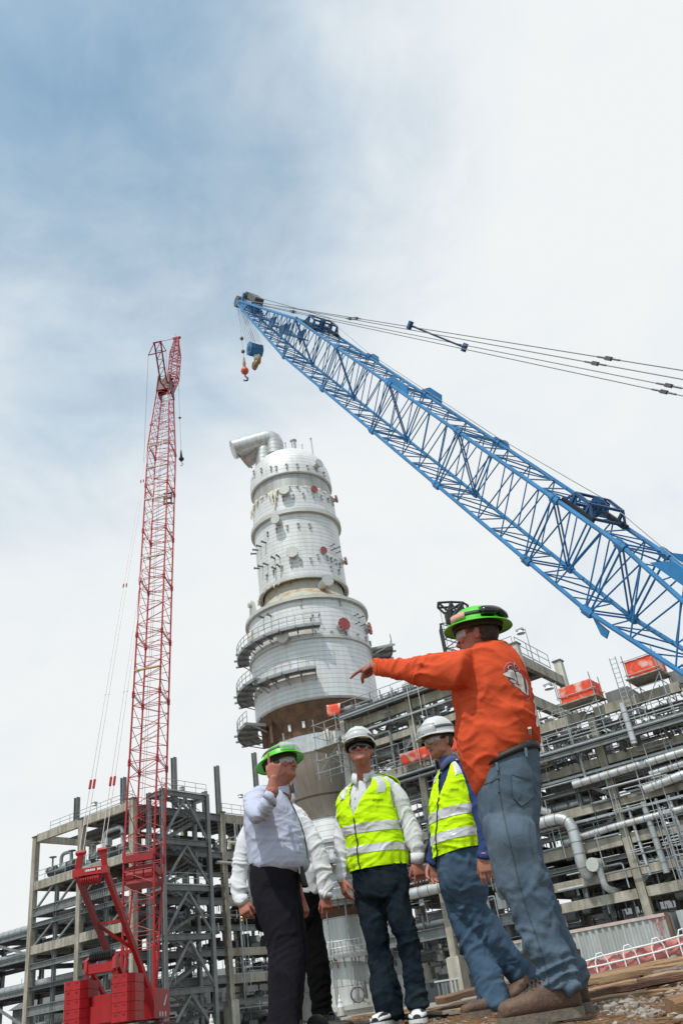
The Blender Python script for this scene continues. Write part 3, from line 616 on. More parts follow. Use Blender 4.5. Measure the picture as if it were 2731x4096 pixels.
p = lambda h, z: RB(h, 2.06, z); mb = MB(); mb.prism([p(-2.2, 2.65), p(-1.9, 2.6), p(-1.15, 3.3), p(-1.45, 3.2)], RW*.02)
mb.build('white_marking', M_logo, side)
for h in (-3.2, -2.5, -1.7): mb = MB(); mb.prism([p(h-.14, 2.0), p(h+.14, 2.0), p(h+.14, 2.28), p(h-.14, 2.28)], RW*.02); mb.build('white_marking', M_logo, side)
mb = MB(); e = (tp[0]+tp[1])/2
for k in range(12):
    if k != 9: mb.obox(e-BH*.31+RW*((k-5.5)*.12)+V3(0, 0, .05), BH*.01, RW*.042, V3(0, 0, .06))
mb.build('white_lettering', M_logo, mast)
mb = MB(); mb.obox(RB(-1.5, -1.6, 2.75), BH*1.1, RW*.55, V3(0, 0, .9)); mb.build('operator_cab', M_red, red)
for s in (-1, 1):
    mb = MB(); prof = [RB(-1.5+x, s*2.3-.5, z) for x, z in [(-4.2, .95), (-3.9, .45), (3.9, .45), (4.2, .95), (3.8, 1.55), (-3.8, 1.55)]]
    mb.prism(prof, RW*1.0); mb.build('crawler_track', M_black, red)
mb = MB(); mb.obox(RB(-1.5, 0, 1.3), BH*2.0, RW*2.3, V3(0, 0, .4)); mb.build('car_body', M_dred, red)
mb = MB(); 
for t in (-3.6, -2.9): mb.obox(RC(t, .5, .5), RD*.25, RW*rw*.48, RV*rw*.35)
mb.bar(RC(-2.2, 0, 0), RC(-2.2, 1, 0), .3, .5); 
for k in (-.5, 0, .5): q = RC(-3.2, .5+k*.6, .3); mb.tube([q-RW*.3, q+RW*.3], .55, 12)
mb.build('boom_winch', M_dred, red)
mb = MB(); w0 = RC(32.6, .78, .3); mb.bar(w0, w0+RD*1.5, .1, .22); mb.bar(w0+RW*.75, w0+RW*.75+RD*1.5, .1, .22)
for u in (.1, .75, 1.4): mb.bar(w0+RD*u, w0+RW*.75+RD*u, .1, .14)
mb.build('mid_boom_bracket', M_black, red)
hz = at(727, 1838, jt[1]+.3)
jball = thing('headache_ball', (hz[0], jt[1]+.2, hz[2]), 'small black hook ball hanging from the red luffing jib', 'hook ball'); bx = V3(hz[0], jt[1]+.2, hz[2])
mb = MB(); mb.lathe([(.01, .32), (.16, .27), (.32, 0), (.16, -.27), (.01, -.32)], bx, 12); mb.tube([bx, bx+V3(0, 0, 1.3)], [.2, .05], 6); autosmooth(mb.build('ball', M_black, jball), 60)
mb = MB(); mb.tube([bx-V3(0, 0, .4), bx-V3(0, 0, .55), bx+V3(.18, 0, -.75), bx+V3(0, 0, -.95), bx+V3(-.15, 0, -.82)], .05, 6); mb.build('hook', M_galv, jball)
mb = MB(); jj = jt+JW*.4; mb.tube([bx+V3(0, 0, 1.2), V3(bx[0], bx[1], jj[2]-3.6), jj], .018, 5)
for z in (jj[2]-3.6, bx[2]+6): mb.lathe([(.01, .2), (.2, 0), (.01, -.2)], V3(bx[0], bx[1], z), 8)
mb.build('hoist_rope', M_cable, jball)

# ================================================================== far derrick seen behind the orange shirt's hard hat
dx = at(1835, 2700, 112)[0]; dk = thing('distant_derrick', (dx, 112, .4), 'black lattice derrick top far behind the green hard hat', 'crane')
zt = at(1800, 2450, 112)[2]
def DC(t, n, f): return V3(dx+(n-.5)*2.4, 112+(f-.5)*2.4, t)
mb = MB(); lattice(mb, DC, [.5+(zt-2-.5)*k/18 for k in range(19)], .16, .07, cross=False); mb.build('mast', M_black, dk)
mb = MB()
hw = [at(x, y, 112) for x, y in ((1752, 2421), (1790, 2455), (1800, 2418), (1848, 2420), (1868, 2432), (1800, 2490), (1850, 2500))]
for a, b in ((0, 2), (2, 3), (3, 4), (0, 1), (1, 2), (1, 5), (2, 5), (3, 5), (3, 6), (4, 6), (5, 6), (2, 6), (1, 3)):
    for dy in (-.9, .9): mb.tube([hw[a]+V3(0, dy, 0), hw[b]+V3(0, dy, 0)], .17, 6)
for a in range(7): mb.tube([hw[a]+V3(0, -.9, 0), hw[a]+V3(0, .9, 0)], .2, 6)
mb.obox(at(1808, 2470, 112), V3(1.0, 0, 0), V3(0, .8, 0), V3(0, 0, .7)); mb.build('head_frame', M_black, dk)
mb = MB()
for x in (1756, 1775): q = at(x, 2425, 112); mb.tube([q, V3(q[0], q[1], 4)], .035, 5)
mb.build('hoist_rope', M_cable, dk)
# ================================================================== plant steelwork
PA = V3(.845, -.535, 0); PB = V3(.535, .845, 0); UZ = V3(0, 0, 1)
GZ = .4
class Frame:
    def __init__(s, O): s.O = V3(*O, 0)
    def __call__(s, a, b, z): return s.O+PA*a+PB*b+UZ*z
    def on(s, px, py, b=0.):                    # (a, z) where a pixel's ray meets the face at depth b
        d = ray(px, py); n = PB; t = ((s.O+PB*b-CAM)@n)/(d@n); P = CAM+d*t; return (P-s.O)@PA, P[2]
    def onB(s, px, py, a=0.):
        d = ray(px, py); n = PA; t = ((s.O+PA*a-CAM)@n)/(d@n); P = CAM+d*t; return (P-s.O)@PB, P[2]
def column(par, f, a, b, z0, z1, w=.5, m=None, ped=0, I=False, name='column'):
    mb = MB()
    if I: mb.ibeam(f(a, b, z0), f(a, b, z1), w, w, PA)
    else: mb.bar(f(a, b, z0), f(a, b, z1), w, w, PA)
    if z1 < 30 and not I: mb.bar(f(a, b, z1), f(a, b, z1+.12), w*1.25, w*1.25, PA, 1)
    o = mb.build(name, [m, M_dgray] if not I else m, par)
    if ped:
        mb = MB(); mb.bar(f(a, b, GZ-.2), f(a, b, ped), w*1.9, w*1.9, PA); mb.bar(f(a, b, ped), f(a, b, ped+.06), w*1.6, w*1.6, PA); mb.build('pedestal', M_conc, par)
    return o
def beam(par, f, p, q, w, h, m, I=False, name='beam'):
    mb = MB(); p, q = f(*p), f(*q)
    (mb.ibeam if I else mb.bar)(p, q, w, h); return mb.build(name, m, par)
def deck(par, f, a0, a1, b0, b1, z, m=None, name='deck_plate', ribs=True):
    mb = MB(); mb.prism([f(a0, b0, z), f(a1, b0, z), f(a1, b1, z), f(a0, b1, z)], UZ*.05)
    if ribs:
        n = int(abs(b1-b0)/1.6)
        for k in range(1, n): b = b0+(b1-b0)*k/n; mb.bar(f(a0, b, z-.13), f(a1, b, z-.13), .12, .25)
    return mb.build(name, m or M_grate, par)
def rail(par, f, pts, name='guard_rail', m=None, h=1.15):
    mb = MB(); P = []
    for p, q in zip(pts[:-1], pts[1:]):
        p, q = f(*p), f(*q); n = max(1, round(np.linalg.norm(q-p)/1.7)); P += [p+(q-p)*k/n for k in range(n)]
    P.append(f(*pts[-1])); railing(mb, P, h, .03); return mb.build(name, m or M_galv, par)
def pipe(par, pts, r, m=None, name='pipe', seam=0):
    P = [pts[0]]
    for i in range(1, len(pts)-1):
        a, b, c = pts[i-1], pts[i], pts[i+1]; u = (a-b)/np.linalg.norm(a-b); v = (c-b)/np.linalg.norm(c-b); k = min(r*3.0, .45*np.linalg.norm(a-b), .45*np.linalg.norm(c-b))
        for j in range(6): t = j/5; P.append((1-t)**2*(b+u*k)+2*t*(1-t)*b+t*t*(b+v*k))
    P.append(pts[-1]); mb = MB(); mb.tube(P, r, 14 if r > .15 else 8)
    if seam: bands(mb, P, r, seam, 1, .012)
    o = mb.build(name, [m or M_alu, M_gray], par); return autosmooth(o)
def valve(par, p, s=1.):
    mb = MB(); mb.tube([p, p+UZ*.9*s], .07*s, 8); mb.tube([p+UZ*.9*s, p+UZ*.96*s], .28*s, 14); mb.tube([p-PA*.35*s, p+PA*.35*s], .2*s, 12)
    for k in (-.36, .36): mb.tube([p+PA*(k-.04)*s, p+PA*(k+.04)*s], .3*s, 12)
    return mb.build('valve', M_gray, par)
def flood(p, h, lab, tilt=1, arm=-.4):
    t = thing('floodlight', p, lab, 'light', 'floodlights on poles above the plant'); mb = MB(); mb.tube([p, p+UZ*h, p+UZ*h+PA*arm], .045, 6); mb.build('pole', M_galv, t)
    mb = MB(); q = p+UZ*h+PA*arm; mb.prism([q+PA*-.3+PB*-.2, q+PA*.3+PB*-.2, q+PA*.22+PB*.25, q-PA*.22+PB*.25], UZ*.16, 0); mb.lathe([(.34, -.22), (.22, .0), (.02, .04)], q, 12, 1); mb.build('lamp_head', [M_galv, M_white], t)
# ------------------------------------------------------------------ left steel structure
FL = Frame((-26.84, 90.)); L_ = thing('steel_structure', FL(0, 0, GZ), 'open steel structure of pale columns and grey stair tower behind the red crane', 'steel structure')
for a, b, z in [(-16.6, 0, 22.9), (-8.4, 0, 23.1), (0, 0, 23.3), (-16.6, 8, 22.9), (-8.4, 8, 22.9)]: column(L_, FL, a, b, 1.6, z, .62, M_beige, 1.6)
for a, b in [(0, 13.4), (0, 23), (-8.4, 15.5), (-8.4, 24), (0, 31)]: column(L_, FL, a, b, 3.6 if a == 0 else 1.6, 23, .62, M_beige, 3.6 if a == 0 else 1.6)
column(L_, FL, -12.5, .1, 1.2, 17.4, .36, M_gray, I=True, name='post'); column(L_, FL, -4.2, .1, 1.2, 17.4, .36, M_gray, I=True, name='post')
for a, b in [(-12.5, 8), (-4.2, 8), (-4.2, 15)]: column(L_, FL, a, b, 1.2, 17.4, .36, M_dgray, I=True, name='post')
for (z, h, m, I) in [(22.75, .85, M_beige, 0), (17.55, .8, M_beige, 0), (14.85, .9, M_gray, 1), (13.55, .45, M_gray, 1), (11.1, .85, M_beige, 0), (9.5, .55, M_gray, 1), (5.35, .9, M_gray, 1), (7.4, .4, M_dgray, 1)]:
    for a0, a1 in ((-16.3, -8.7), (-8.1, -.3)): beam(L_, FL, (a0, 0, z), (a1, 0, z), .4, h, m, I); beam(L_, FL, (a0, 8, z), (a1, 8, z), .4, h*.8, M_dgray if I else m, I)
    for a in (-16.6, -8.4): beam(L_, FL, (a, .3, z), (a, 7.7, z), .35, h*.9, m, I)
for (z, h, m, I) in [(22.4, 1.0, M_beige, 0), (18.2, .8, M_beige, 0), (16.1, .6, M_gray, 1), (13.3, .9, M_beige, 0), (10.6, .6, M_gray, 1), (8.2, .8, M_beige, 0), (5.6, .9, M_beige, 0), (3.4, .5, M_gray, 1)]:
    for b0, b1 in ((13.7, 22.7), (23.3, 30.7)): beam(L_, FL, (0, b0, z), (0, b1, z), .4, h, m, I)
    beam(L_, FL, (0, .3, z), (0, 13.1, z), .4, h*.8, M_gray, True)
for z in (22.9, 17.9, 11.6): deck(L_, FL, -8.2, -.3, .3, 30, z)
for z in (14.5, 8.5, 5.6): deck(L_, FL, -8.2, -.3, 4, 30, z)
deck(L_, FL, -16.4, -8.6, .3, 7.8, 17.9); deck(L_, FL, -14.0, -8.6, 2.5, 7.8, 22.4); deck(L_, FL, -16.4, -8.6, 3.0, 7.8, 5.7)
for a0, a1, z0, z1 in [(-16.3, -12.7, 14.9, 17.4), (-12.3, -8.7, 14.9, 17.4), (-16.3, -12.7, 11.3, 13.5), (-12.3, -8.7, 11.3, 13.5), (-8.1, -4.4, 14.9, 17.4), (-4.0, -.3, 11.3, 13.5), (-12.3, -8.7, 2.0, 5.2), (-8.1, -4.4, 5.6, 9.3)]:
    beam(L_, FL, (a0, 0, z0), (a1, 0, z1), .18, .2, M_gray, name='brace')
rail(L_, FL, [(-14, -.1, 23.15), (0, -.1, 23.3)], h=.9); rail(L_, FL, [(-16.3, -.1, 17.95), (-.3, -.1, 17.95)]); rail(L_, FL, [(0.2, 13.4, 22.95), (.2, 30, 22.95)]); rail(L_, FL, [(.2, 13.6, 13.8), (.2, 30, 13.8)]); rail(L_, FL, [(.2, 13.6, 6.0), (.2, 30, 6.0)])
rail(L_, FL, [(-16.3, 7.8, 17.95), (-8.3, 7.8, 17.95)])
for px, py, b0 in [(310, 3190, 0), (495, 3110, 0)]: a, z = FL.on(px, py, b0); column(L_, FL, a, b0, 23.2, z, .5, M_gray, I=True, name='column_stub')
for px, py in [(695, 3030), (866, 3064), (1015, 3011), (818, 3166)]: b, z = FL.onB(px, py, 0); column(L_, FL, 0, b, 22.9, z, .5, M_gray, I=True, name='column_stub')
# stair tower in front of the right-hand face
TWA = 2.6; tb0 = FL.onB(655, 3500, TWA)[0]; tb1 = FL.onB(850, 3700, TWA)[0]
for a in (TWA, -.4 + .9):
    for b in (tb0, tb1): column(L_, FL, a, b, .8, 24.0, .42, M_gray, I=True, name='stair_column')
tz = [23.6, 18.6, 14.1, 9.5, 4.7]
for z in tz:
    beam(L_, FL, (TWA, tb0, z), (TWA, tb1, z), .3, .55, M_gray, True, 'stair_beam')
    for b in (tb0, tb1): beam(L_, FL, (.5, b, z), (TWA, b, z), .25, .45, M_gray, True, 'stair_beam')
    beam(L_, FL, (.5, tb0, z), (.5, tb1, z), .25, .45, M_gray, True, 'stair_beam')
for z0, z1 in zip(tz[1:]+[.6], tz):
    mid = (tb0+tb1)/2
    for b in (tb0, tb1): beam(L_, FL, (TWA, b, z0+.2), (TWA, mid, z1-.3), .2, .24, M_gray, name='stair_brace')
    zm = (z0+z1)/2
    for (b0, b1, za, zb, a) in ((tb0+.9, tb1-.9, z0+.3, zm, 1.15), (tb1-.9, tb0+.9, zm, z1+.2, 2.0)):
        mb = MB()
        for da in (-.38, .38): mb.bar(FL(a+da, b0, za), FL(a+da, b1, zb), .08, .3); mb.tube([FL(a+da, b0, za+1), FL(a+da, b1, zb+1)], .03, 5); mb.tube([FL(a+da, b0, za+.55), FL(a+da, b1, zb+.55)], .025, 5)
        n = 12
        for k in range(n+1):
            b = b0+(b1-b0)*k/n; z = za+(zb-za)*k/n; mb.obox(FL(a, b, z), PA*.36, PB*.14, UZ*.02)
            if k % 3 == 0:
                for da in (-.38, .38): mb.tube([FL(a+da, b, z), FL(a+da, b, z+1)], .025, 5)
        mb.build('stair_flight', M_gray, L_)
    deck(L_, FL, .6, TWA-.1, tb1-1.1, tb1-.1, zm, ribs=False, name='stair_landing'); deck(L_, FL, .6, TWA-.1, tb0+.1, tb0+1.1, z1-.05, ribs=False, name='stair_landing')
rail(L_, FL, [(TWA, tb0, 23.95), (TWA, tb1, 23.95)]); rail(L_, FL, [(TWA, tb0, 14.4), (TWA, tb1, 14.4)])
# pipes and equipment inside
def fillA(par, f, n, ar, br, zs, rr, name='pipe', mats=None):
    for i in range(n):
        z = rnd.choice(zs)+rnd.uniform(.15, .9); b = rnd.uniform(*br); r = rnd.choice(rr); a0 = rnd.uniform(ar[0], ar[0]+.5*(ar[1]-ar[0])); a1 = min(ar[1]+1, a0+rnd.uniform(2, 6.5))
        m = (mats or [M_alu, M_galv, M_gray, M_dgray, M_gray])[rnd.randrange(5)]; t = rnd.random()
        pts = [f(a0, b, z), f(a1, b, z)]
        if t < .35: pts.append(f(a1, b, z-rnd.uniform(1, 4)))
        elif t < .6: pts.append(f(a1, b+rnd.uniform(1, 4), z))
        pipe(par, pts, r, m, name, seam=.9 if r > .2 else 0)
def fillB(par, f, n, ar, br, zs, rr, name='pipe'):
    for i in range(n):
        z = rnd.choice(zs)+rnd.uniform(.15, 1.2); a = rnd.uniform(*ar); r = rnd.choice(rr); b0 = rnd.uniform(br[0], br[1]-3); b1 = rnd.uniform(b0+2.5, br[1])
        pts = [f(a, b0, z), f(a, b1, z)]
        if rnd.random() < .5: pts.append(f(a, b1, z-rnd.uniform(1, 4)))
        pipe(par, pts, r, [M_alu, M_galv, M_gray, M_dgray, M_alu][rnd.randrange(5)], name, seam=.9 if r > .2 else 0)
def clutter(par, f, n, ar, br, zr, dz=(.5, 2.2), m=None, name='small_bore_piping', posts=.5):
    mb = MB()
    for i in range(n):
        a, b, z = rnd.uniform(*ar), rnd.uniform(*br), rnd.choice(zr)+rnd.uniform(0, .4); r = rnd.choice((.03, .04, .06, .09)); t = rnd.random()
        if t < posts: mb.tube([f(a, b, z), f(a, b, z+rnd.uniform(*dz))], r, 5, rnd.randrange(3))
        elif t < .8: l = rnd.uniform(.6, 3); mb.tube([f(a, b, z+.5), f(a+l, b, z+.5), f(a+l, b, z-.3)], r, 5, rnd.randrange(3))
        elif t < .92: q = f(a, b, z+.4); s = rnd.uniform(.12, .38); mb.obox(q, PA*s, PB*s, UZ*s*rnd.uniform(.6, 1.8), rnd.randrange(3))
        else: q = f(a, b, z+.5); s = rnd.uniform(.2, .5); mb.tube([q-PA*s, q+PA*s], s*.8, 10, rnd.randrange(2))
    o = mb.build(name, [M_galv, M_gray, M_dgray], par); o['kind'] = 'stuff'; return o
ZL = [17.9, 14.2, 11.6, 8.6, 5.6, 2.4]
fillA(L_, FL, 26, (-16, -1), (1, 7), ZL, (.1, .15, .22, .32)); fillB(L_, FL, 40, (-6, -.4), (3, 30), ZL+[19, 20.4], (.1, .15, .22, .35))
clutter(L_, FL, 520, (-8, -.2), (.5, 30), ZL+[3.5, 6.8, 10, 13, 15.8, 19.5]); 
for a, b, z, r in [(-13, 2, 18.9, .6), (-10, 3, 18.8, .5), (-6.5, 2.5, 19.2, .8), (-3.5, 3, 19, .6), (-5, 4, 12.8, .8), (-6, 3, 6.8, .8)]:
    mb = MB(); mb.tube([FL(a, b-.9, z), FL(a, b-.8, z), FL(a, b+3, z)], [r*.7, r, r], 16); mb.bar(FL(a, b+.4, z-r-.4), FL(a, b+.4, z), .3, .6); mb.bar(FL(a, b+2, z-r-.4), FL(a, b+2, z), .3, .6); autosmooth(mb.build('drum', M_alu, L_))
for a in (-14.6, -11.2, -7.2, -2.6): valve(L_, FL(a, .9, 19.0), 1.5)
pipe(L_, [FL(-14, 1.6, 18), FL(-14, 1.6, 20.6), FL(-12.2, 1.6, 20.6), FL(-12.2, 1.6, 18.2)], .2, M_galv); pipe(L_, [FL(-6, 1.2, 18), FL(-6, 1.2, 21.3), FL(-3, 1.2, 21.3), FL(-3, 1.2, 18)], .25, M_alu)
pipe(L_, [FL(.5, 14, 19.6), FL(.5, 21, 19.6), FL(.5, 21, 14)], .2, M_white_col); pipe(L_, [FL(.6, 11.6, 17.3), FL(.6, 22.6, 17.3)], .18, M_galv)
for b in (15.0, 15.4, 16.0): pipe(L_, [FL(.6, b, 21.8), FL(.6, b, 4.8)], .05 if b > 15 else .1, M_galv, 'riser')
# ------------------------------------------------------------------ far pipe rack at the left edge
FR = Frame((-41.3-PA[0]*0, 101.)); K_ = thing('pipe_rack', FR(-4, 0, GZ), 'low grey pipe rack running off the left edge behind the pale columns', 'pipe rack')
zr = FR.on(105, 3718, 1)[1]
for a in (-1.4, -9.5, -17.5, -25.5):
    for b in (1, 8): column(K_, FR, a, b, GZ, zr, .45, M_gray, I=True)
for z in (zr-.5, zr-3.0, zr-6.4, 3.6):
    for b in (1, 8): beam(K_, FR, (-1.4, b, z), (-26, b, z), .3, .5, M_gray, True)
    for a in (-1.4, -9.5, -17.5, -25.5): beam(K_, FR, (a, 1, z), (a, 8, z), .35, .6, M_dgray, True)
    for k in range(5):
        b = 1.6+k*1.4; pipe(K_, [FR(-26, b, z+.6), FR(8, b, z+.6)], rnd.choice((.2, .3, .42)), rnd.choice((M_alu, M_galv, M_gray)), seam=1.2)
for a0, a1, z0, z1 in ((-1.4, -9.5, zr-3, zr-.6), (-9.5, -17.5, zr-.6, zr-3), (-1.4, -9.5, 3.8, zr-6.6)): beam(K_, FR, (a0, 1, z0), (a1, 1, z1), .2, .25, M_gray, name='brace')
clutter(K_, FR, 60, (-26, 6), (1.5, 7.5), [3.6, zr-6.4, zr-3])
# ------------------------------------------------------------------ right-hand structure
FQ = Frame((-2.5, 66.)); Q_ = thing('steel_structure', FQ(8, 0, GZ), 'long steel structure crowded with pipes and scaffolds right of the vessel', 'steel structure')
cols = [0, 6.4, 13.2, 19.9, 26.3, 33, 39.6]
for a in cols:
    zt = 20.6 if a < 13.5 else (15.2 if a > 14 else 18)
    column(Q_, FQ, a, 0, 2.8, 21.0 if a == 0 else zt, .42 if a == 0 else .5, M_white_col if a == 0 else M_beige, 2.8)
    for b in (7, 14): column(Q_, FQ, a, b, 2.0, zt, .6, M_beige if b == 7 else M_gray)
lv_left = [(20.1, .72, M_beige, 0), (18.1, .5, M_beige, 0), (15.55, .55, M_beige, 0), (13.2, .5, M_gray, 1), (11.8, .3, M_gray, 1), (10.6, .5, M_beige, 0), (8.6, .45, M_gray, 1), (7.2, .5, M_gray, 1), (4.4, .7, M_gray, 1)]
lv_right = [(15.3, .62, M_beige, 0), (14.3, .25, M_gray, 1), (12.2, .55, M_beige, 0), (10.9, .3, M_gray, 1), (9.6, .55, M_beige, 0), (8.4, .28, M_gray, 1), (7.4, .6, M_beige, 0), (6.5, .25, M_gray, 1), (5.55, .5, M_beige, 0), (4.35, .55, M_beige, 0)]
for a0, a1 in zip(cols[:-1], cols[1:]):
    for z, h, m, I in (lv_left if a0 < 13 else lv_right):
        beam(Q_, FQ, (a0+.3, 0, z), (a1-.3, 0, z), .4, h, m, I)
        beam(Q_, FQ, (a0+.3, 7, z), (a1-.3, 7, z), .4, h*.8, M_gray if I or rnd.random() < .5 else m, True, 'inner_beam')
    z = lv_right[1][0]
for a in cols:
    for z, h, m, I in (lv_left if a < 13.1 else lv_right)[::1]:
        beam(Q_, FQ, (a, .3, z-.1), (a, 13.7, z-.1), .35, h*.9, m if rnd.random() < .6 else M_gray, bool(I), 'cross_beam')
for z in (18.3, 15.6, 10.9, 7.4): deck(Q_, FQ, .3, 13, 1.2, 13.5, z)
for z in (9.8, 7.6, 5.7): deck(Q_, FQ, 13.4, 39.5, 1.6, 13.5, z)
deck(Q_, FQ, 13.4, 39.5, 3.5, 13.5, 12.6)
deck(Q_, FQ, .3, 10.8, -.9, .8, 20.65); deck(Q_, FQ, 13.4, 39.5, -1.3, .6, 13.25)
for zb in (13.0, 13.36): beam(Q_, FQ, (13.4, -1.3, zb), (39.5, -1.3, zb), .12, .24, M_gray, True, 'walkway_channel')
beam(Q_, FQ, (.2, -.9, 20.75), (10.8, -.9, 20.75), .15, .5, M_gray, True, 'walkway_channel')
rail(Q_, FQ, [(.4, -.95, 20.7), (10.6, -.95, 20.7)]); rail(Q_, FQ, [(13.6, -1.35, 13.3), (39, -1.35, 13.3)]); rail(Q_, FQ, [(14.6, 1.0, 15.7), (19, 1.0, 15.7)]); rail(Q_, FQ, [(.4, .9, 20.7), (10.6, .9, 20.7)])
# posts, knee braces and diagonals in the face
for a, z0, z1 in [(2.2, 18.3, 20), (2.2, 15.7, 18), (4.3, 15.7, 20), (4.3, 10.9, 15.2), (8.6, 15.7, 20), (10.8, 10.6, 18), (15.6, 12.4, 15.2), (17.6, 9.8, 12), (22.4, 12.4, 15.2), (23.4, 4.6, 9.4), (16.4, 4.5, 7.2), (28.5, 9.8, 15), (30, 4.6, 9.4), (2.6, 4.6, 10.4), (8.9, 4.6, 10.4)]:
    column(Q_, FQ, a, 0, z0, z1, .28, M_gray, I=True, name='post')
for a0, z0, a1, z1 in [(0, 19.0, 2.0, 17.8), (2.3, 19.9, 4.2, 18.2), (4.4, 15.7, 6.2, 17.8), (6.6, 17.8, 8.4, 15.8), (20, 13.0, 22.3, 15.0), (22.6, 15, 26, 12.6), (19.9, 10, 16.9, 12), (20.1, 5.0, 23, 7.2), (26.2, 7.2, 23.6, 4.6), (20.0, 9.2, 17.6, 7.6), (26, 9.2, 23.6, 7.8), (26.5, 12.4, 31, 15), (.3, 4.6, 5.9, 10.3), (6.7, 10.3, 12.8, 4.6), (0.2, 20.0, -1.6, 18.6), (26.4, 4.6, 29, 7.2), (27, 9.6, 31, 12)]:
    beam(Q_, FQ, (a0, .05, z0), (a1, .05, z1), .2, .24, M_gray, name='brace')
for a in (15, 16.8, 18.4, 21.5, 24.4, 28, 31): 
    beam(Q_, FQ, (a, 0, 12.3), (a, -1.3, 13.1), .14, .18, M_dgray, name='walkway_bracket')
# portal frame rising above the walkway level
pt = 8.2
for b, zt in ((0, 21.7), (pt, 22.3)): column(Q_, FQ, 15.9, b, 13, zt, .6, M_white_col, name='portal_column')
for z in (20.6, 17.6): beam(Q_, FQ, (15.9, .3, z), (15.9, pt-.3, z), .4, .8, M_beige, name='portal_beam')
beam(Q_, FQ, (13.2, 0, 20.3), (15.9, 0, 20.3), .4, .7, M_beige, name='portal_beam')
deck(Q_, FQ, 13.4, 15.8, .3, pt-1, 21.2); rail(Q_, FQ, [(15.9, .3, 21.3), (15.9, pt-2, 21.3)]); rail(Q_, FQ, [(13.4, 0, 21.3), (15.8, 0, 21.3)])
rail(Q_, FQ, [(16.2, 3, 16.0), (18.6, 3, 16.0), (18.6, 7, 16)])
# main visible pipes
pipe(Q_, [FQ(17.7, -.7, 11.15), FQ(40, -.7, 11.6)], .24, M_alu, 'insulated_pipe', seam=.62)
pipe(Q_, [FQ(12.6, -1.0, 9.3), FQ(17.0, -1.0, 9.4), FQ(17.0, -1.0, 5.9), FQ(17.0, .8, 5.7)], .36, M_alu, 'insulated_pipe', seam=.7)
pipe(Q_, [FQ(17.7, -1.2, 6.3), FQ(17.7, 5, 6.3)], .4, M_lid, 'capped_pipe'); pipe(Q_, [FQ(17.9, -.7, 6.1), FQ(17.9, -.7, 4.9), FQ(18.3, .5, 4.7)], .2, M_alu, 'insulated_pipe')
pipe(Q_, [FQ(15.0, -.9, 12.5), FQ(15.0, -.9, 10.2), FQ(15.6, -.5, 9.9)], .24, M_alu, 'insulated_pipe', seam=.7)
pipe(Q_, [FQ(22.5, -1.4, 15.0), FQ(22.5, -1.4, 12.4)], .2, M_alu, 'insulated_pipe', seam=.6)
pipe(Q_, [FQ(22.0, -.6, 9.8), FQ(24.8, -.6, 10.1), FQ(24.8, .6, 10.1)], .26, M_alu, 'insulated_pipe', seam=.6); pipe(Q_, [FQ(22.6, -.5, 10.6), FQ(26.5, -.5, 10.8), FQ(26.5, -.5, 9)], .22, M_alu, 'insulated_pipe', seam=.6)
pipe(Q_, [FQ(16.0, -.4, 8.0), FQ(19.6, -.4, 8.2), FQ(27, -.4, 8.3)], .2, M_alu, 'insulated_pipe', seam=.6)
pipe(Q_, [FQ(4.4, -1.1, 7.0), FQ(9.5, -1.1, 7.0), FQ(9.5, 1.0, 7.0)], .36, M_alu, 'insulated_pipe', seam=.8)
for a in (20.6, 21.6, 22.4, 23.2, 24.6, 25.4): pipe(Q_, [FQ(a, -.3, 9.2), FQ(a+.1, -.3, 5.4-rnd.random())], rnd.choice((.1, .16, .2)), rnd.choice((M_alu, M_galv)), 'riser', seam=.7)
for px, py, r in [(1560, 2890, .38), (1500, 3020, .42)]:
    a, z = FQ.on(px, py, 1.0); pipe(Q_, [FQ(a-.6, 1.0, z+.7), FQ(a, 1.0, z), FQ(a+2.4, 1.0, z-.35)], r, M_band, 'insulated_pipe')
ZQ = [18.4, 15.8, 13.2, 11.1, 8.8, 7.4, 4.8, 2.6]; ZR = [12.7, 9.9, 7.7, 5.8, 4.6, 2.2]
fillA(Q_, FQ, 34, (.3, 12), (.4, 6), ZQ, (.08, .14, .22, .32)); fillA(Q_, FQ, 44, (13, 38), (.4, 6), ZR+[10.6, 8.4, 6.6], (.08, .14, .22, .3))
clutter(Q_, FQ, 700, (.3, 13), (.1, 7), ZQ+[19.6, 17, 14.6, 12, 9.6, 6, 3.4]); clutter(Q_, FQ, 1000, (13, 39), (.1, 7), ZR+[3.4, 6.6, 8.6, 10.8, 11.6]); clutter(Q_, FQ, 260, (14, 39), (.8, 9), [13.4, 14.0, 15.4], (.5, 1.6), name='deck_piping'); clutter(Q_, FQ, 90, (.5, 10), (-.6, 3), [20.7], (.4, 1.2), name='deck_piping')
for a in (15.6, 16.4, 17.4, 18.2, 14.8): valve(Q_, FQ(a, 1.4, 13.9), 1.2)
for i in range(6): a = 14.2+i*.75; pipe(Q_, [FQ(a, 1.8, 13.3), FQ(a, 1.8, 14.9+rnd.random()*.5), FQ(a+.5, 1.8, 15.0), FQ(a+.5, 1.8, 13.4)], .12, M_alu, 'manifold_pipe')
for a in (22.4, 26.8):
    mb = MB(); mb.prism([FQ(a-1.4, .8, 15.7), FQ(a+.2, .8, 15.7), FQ(a+.2, .8, 16.6), FQ(a-1.4, .8, 16.6)], PB*2.2); mb.build('duct_box', M_gray, Q_)
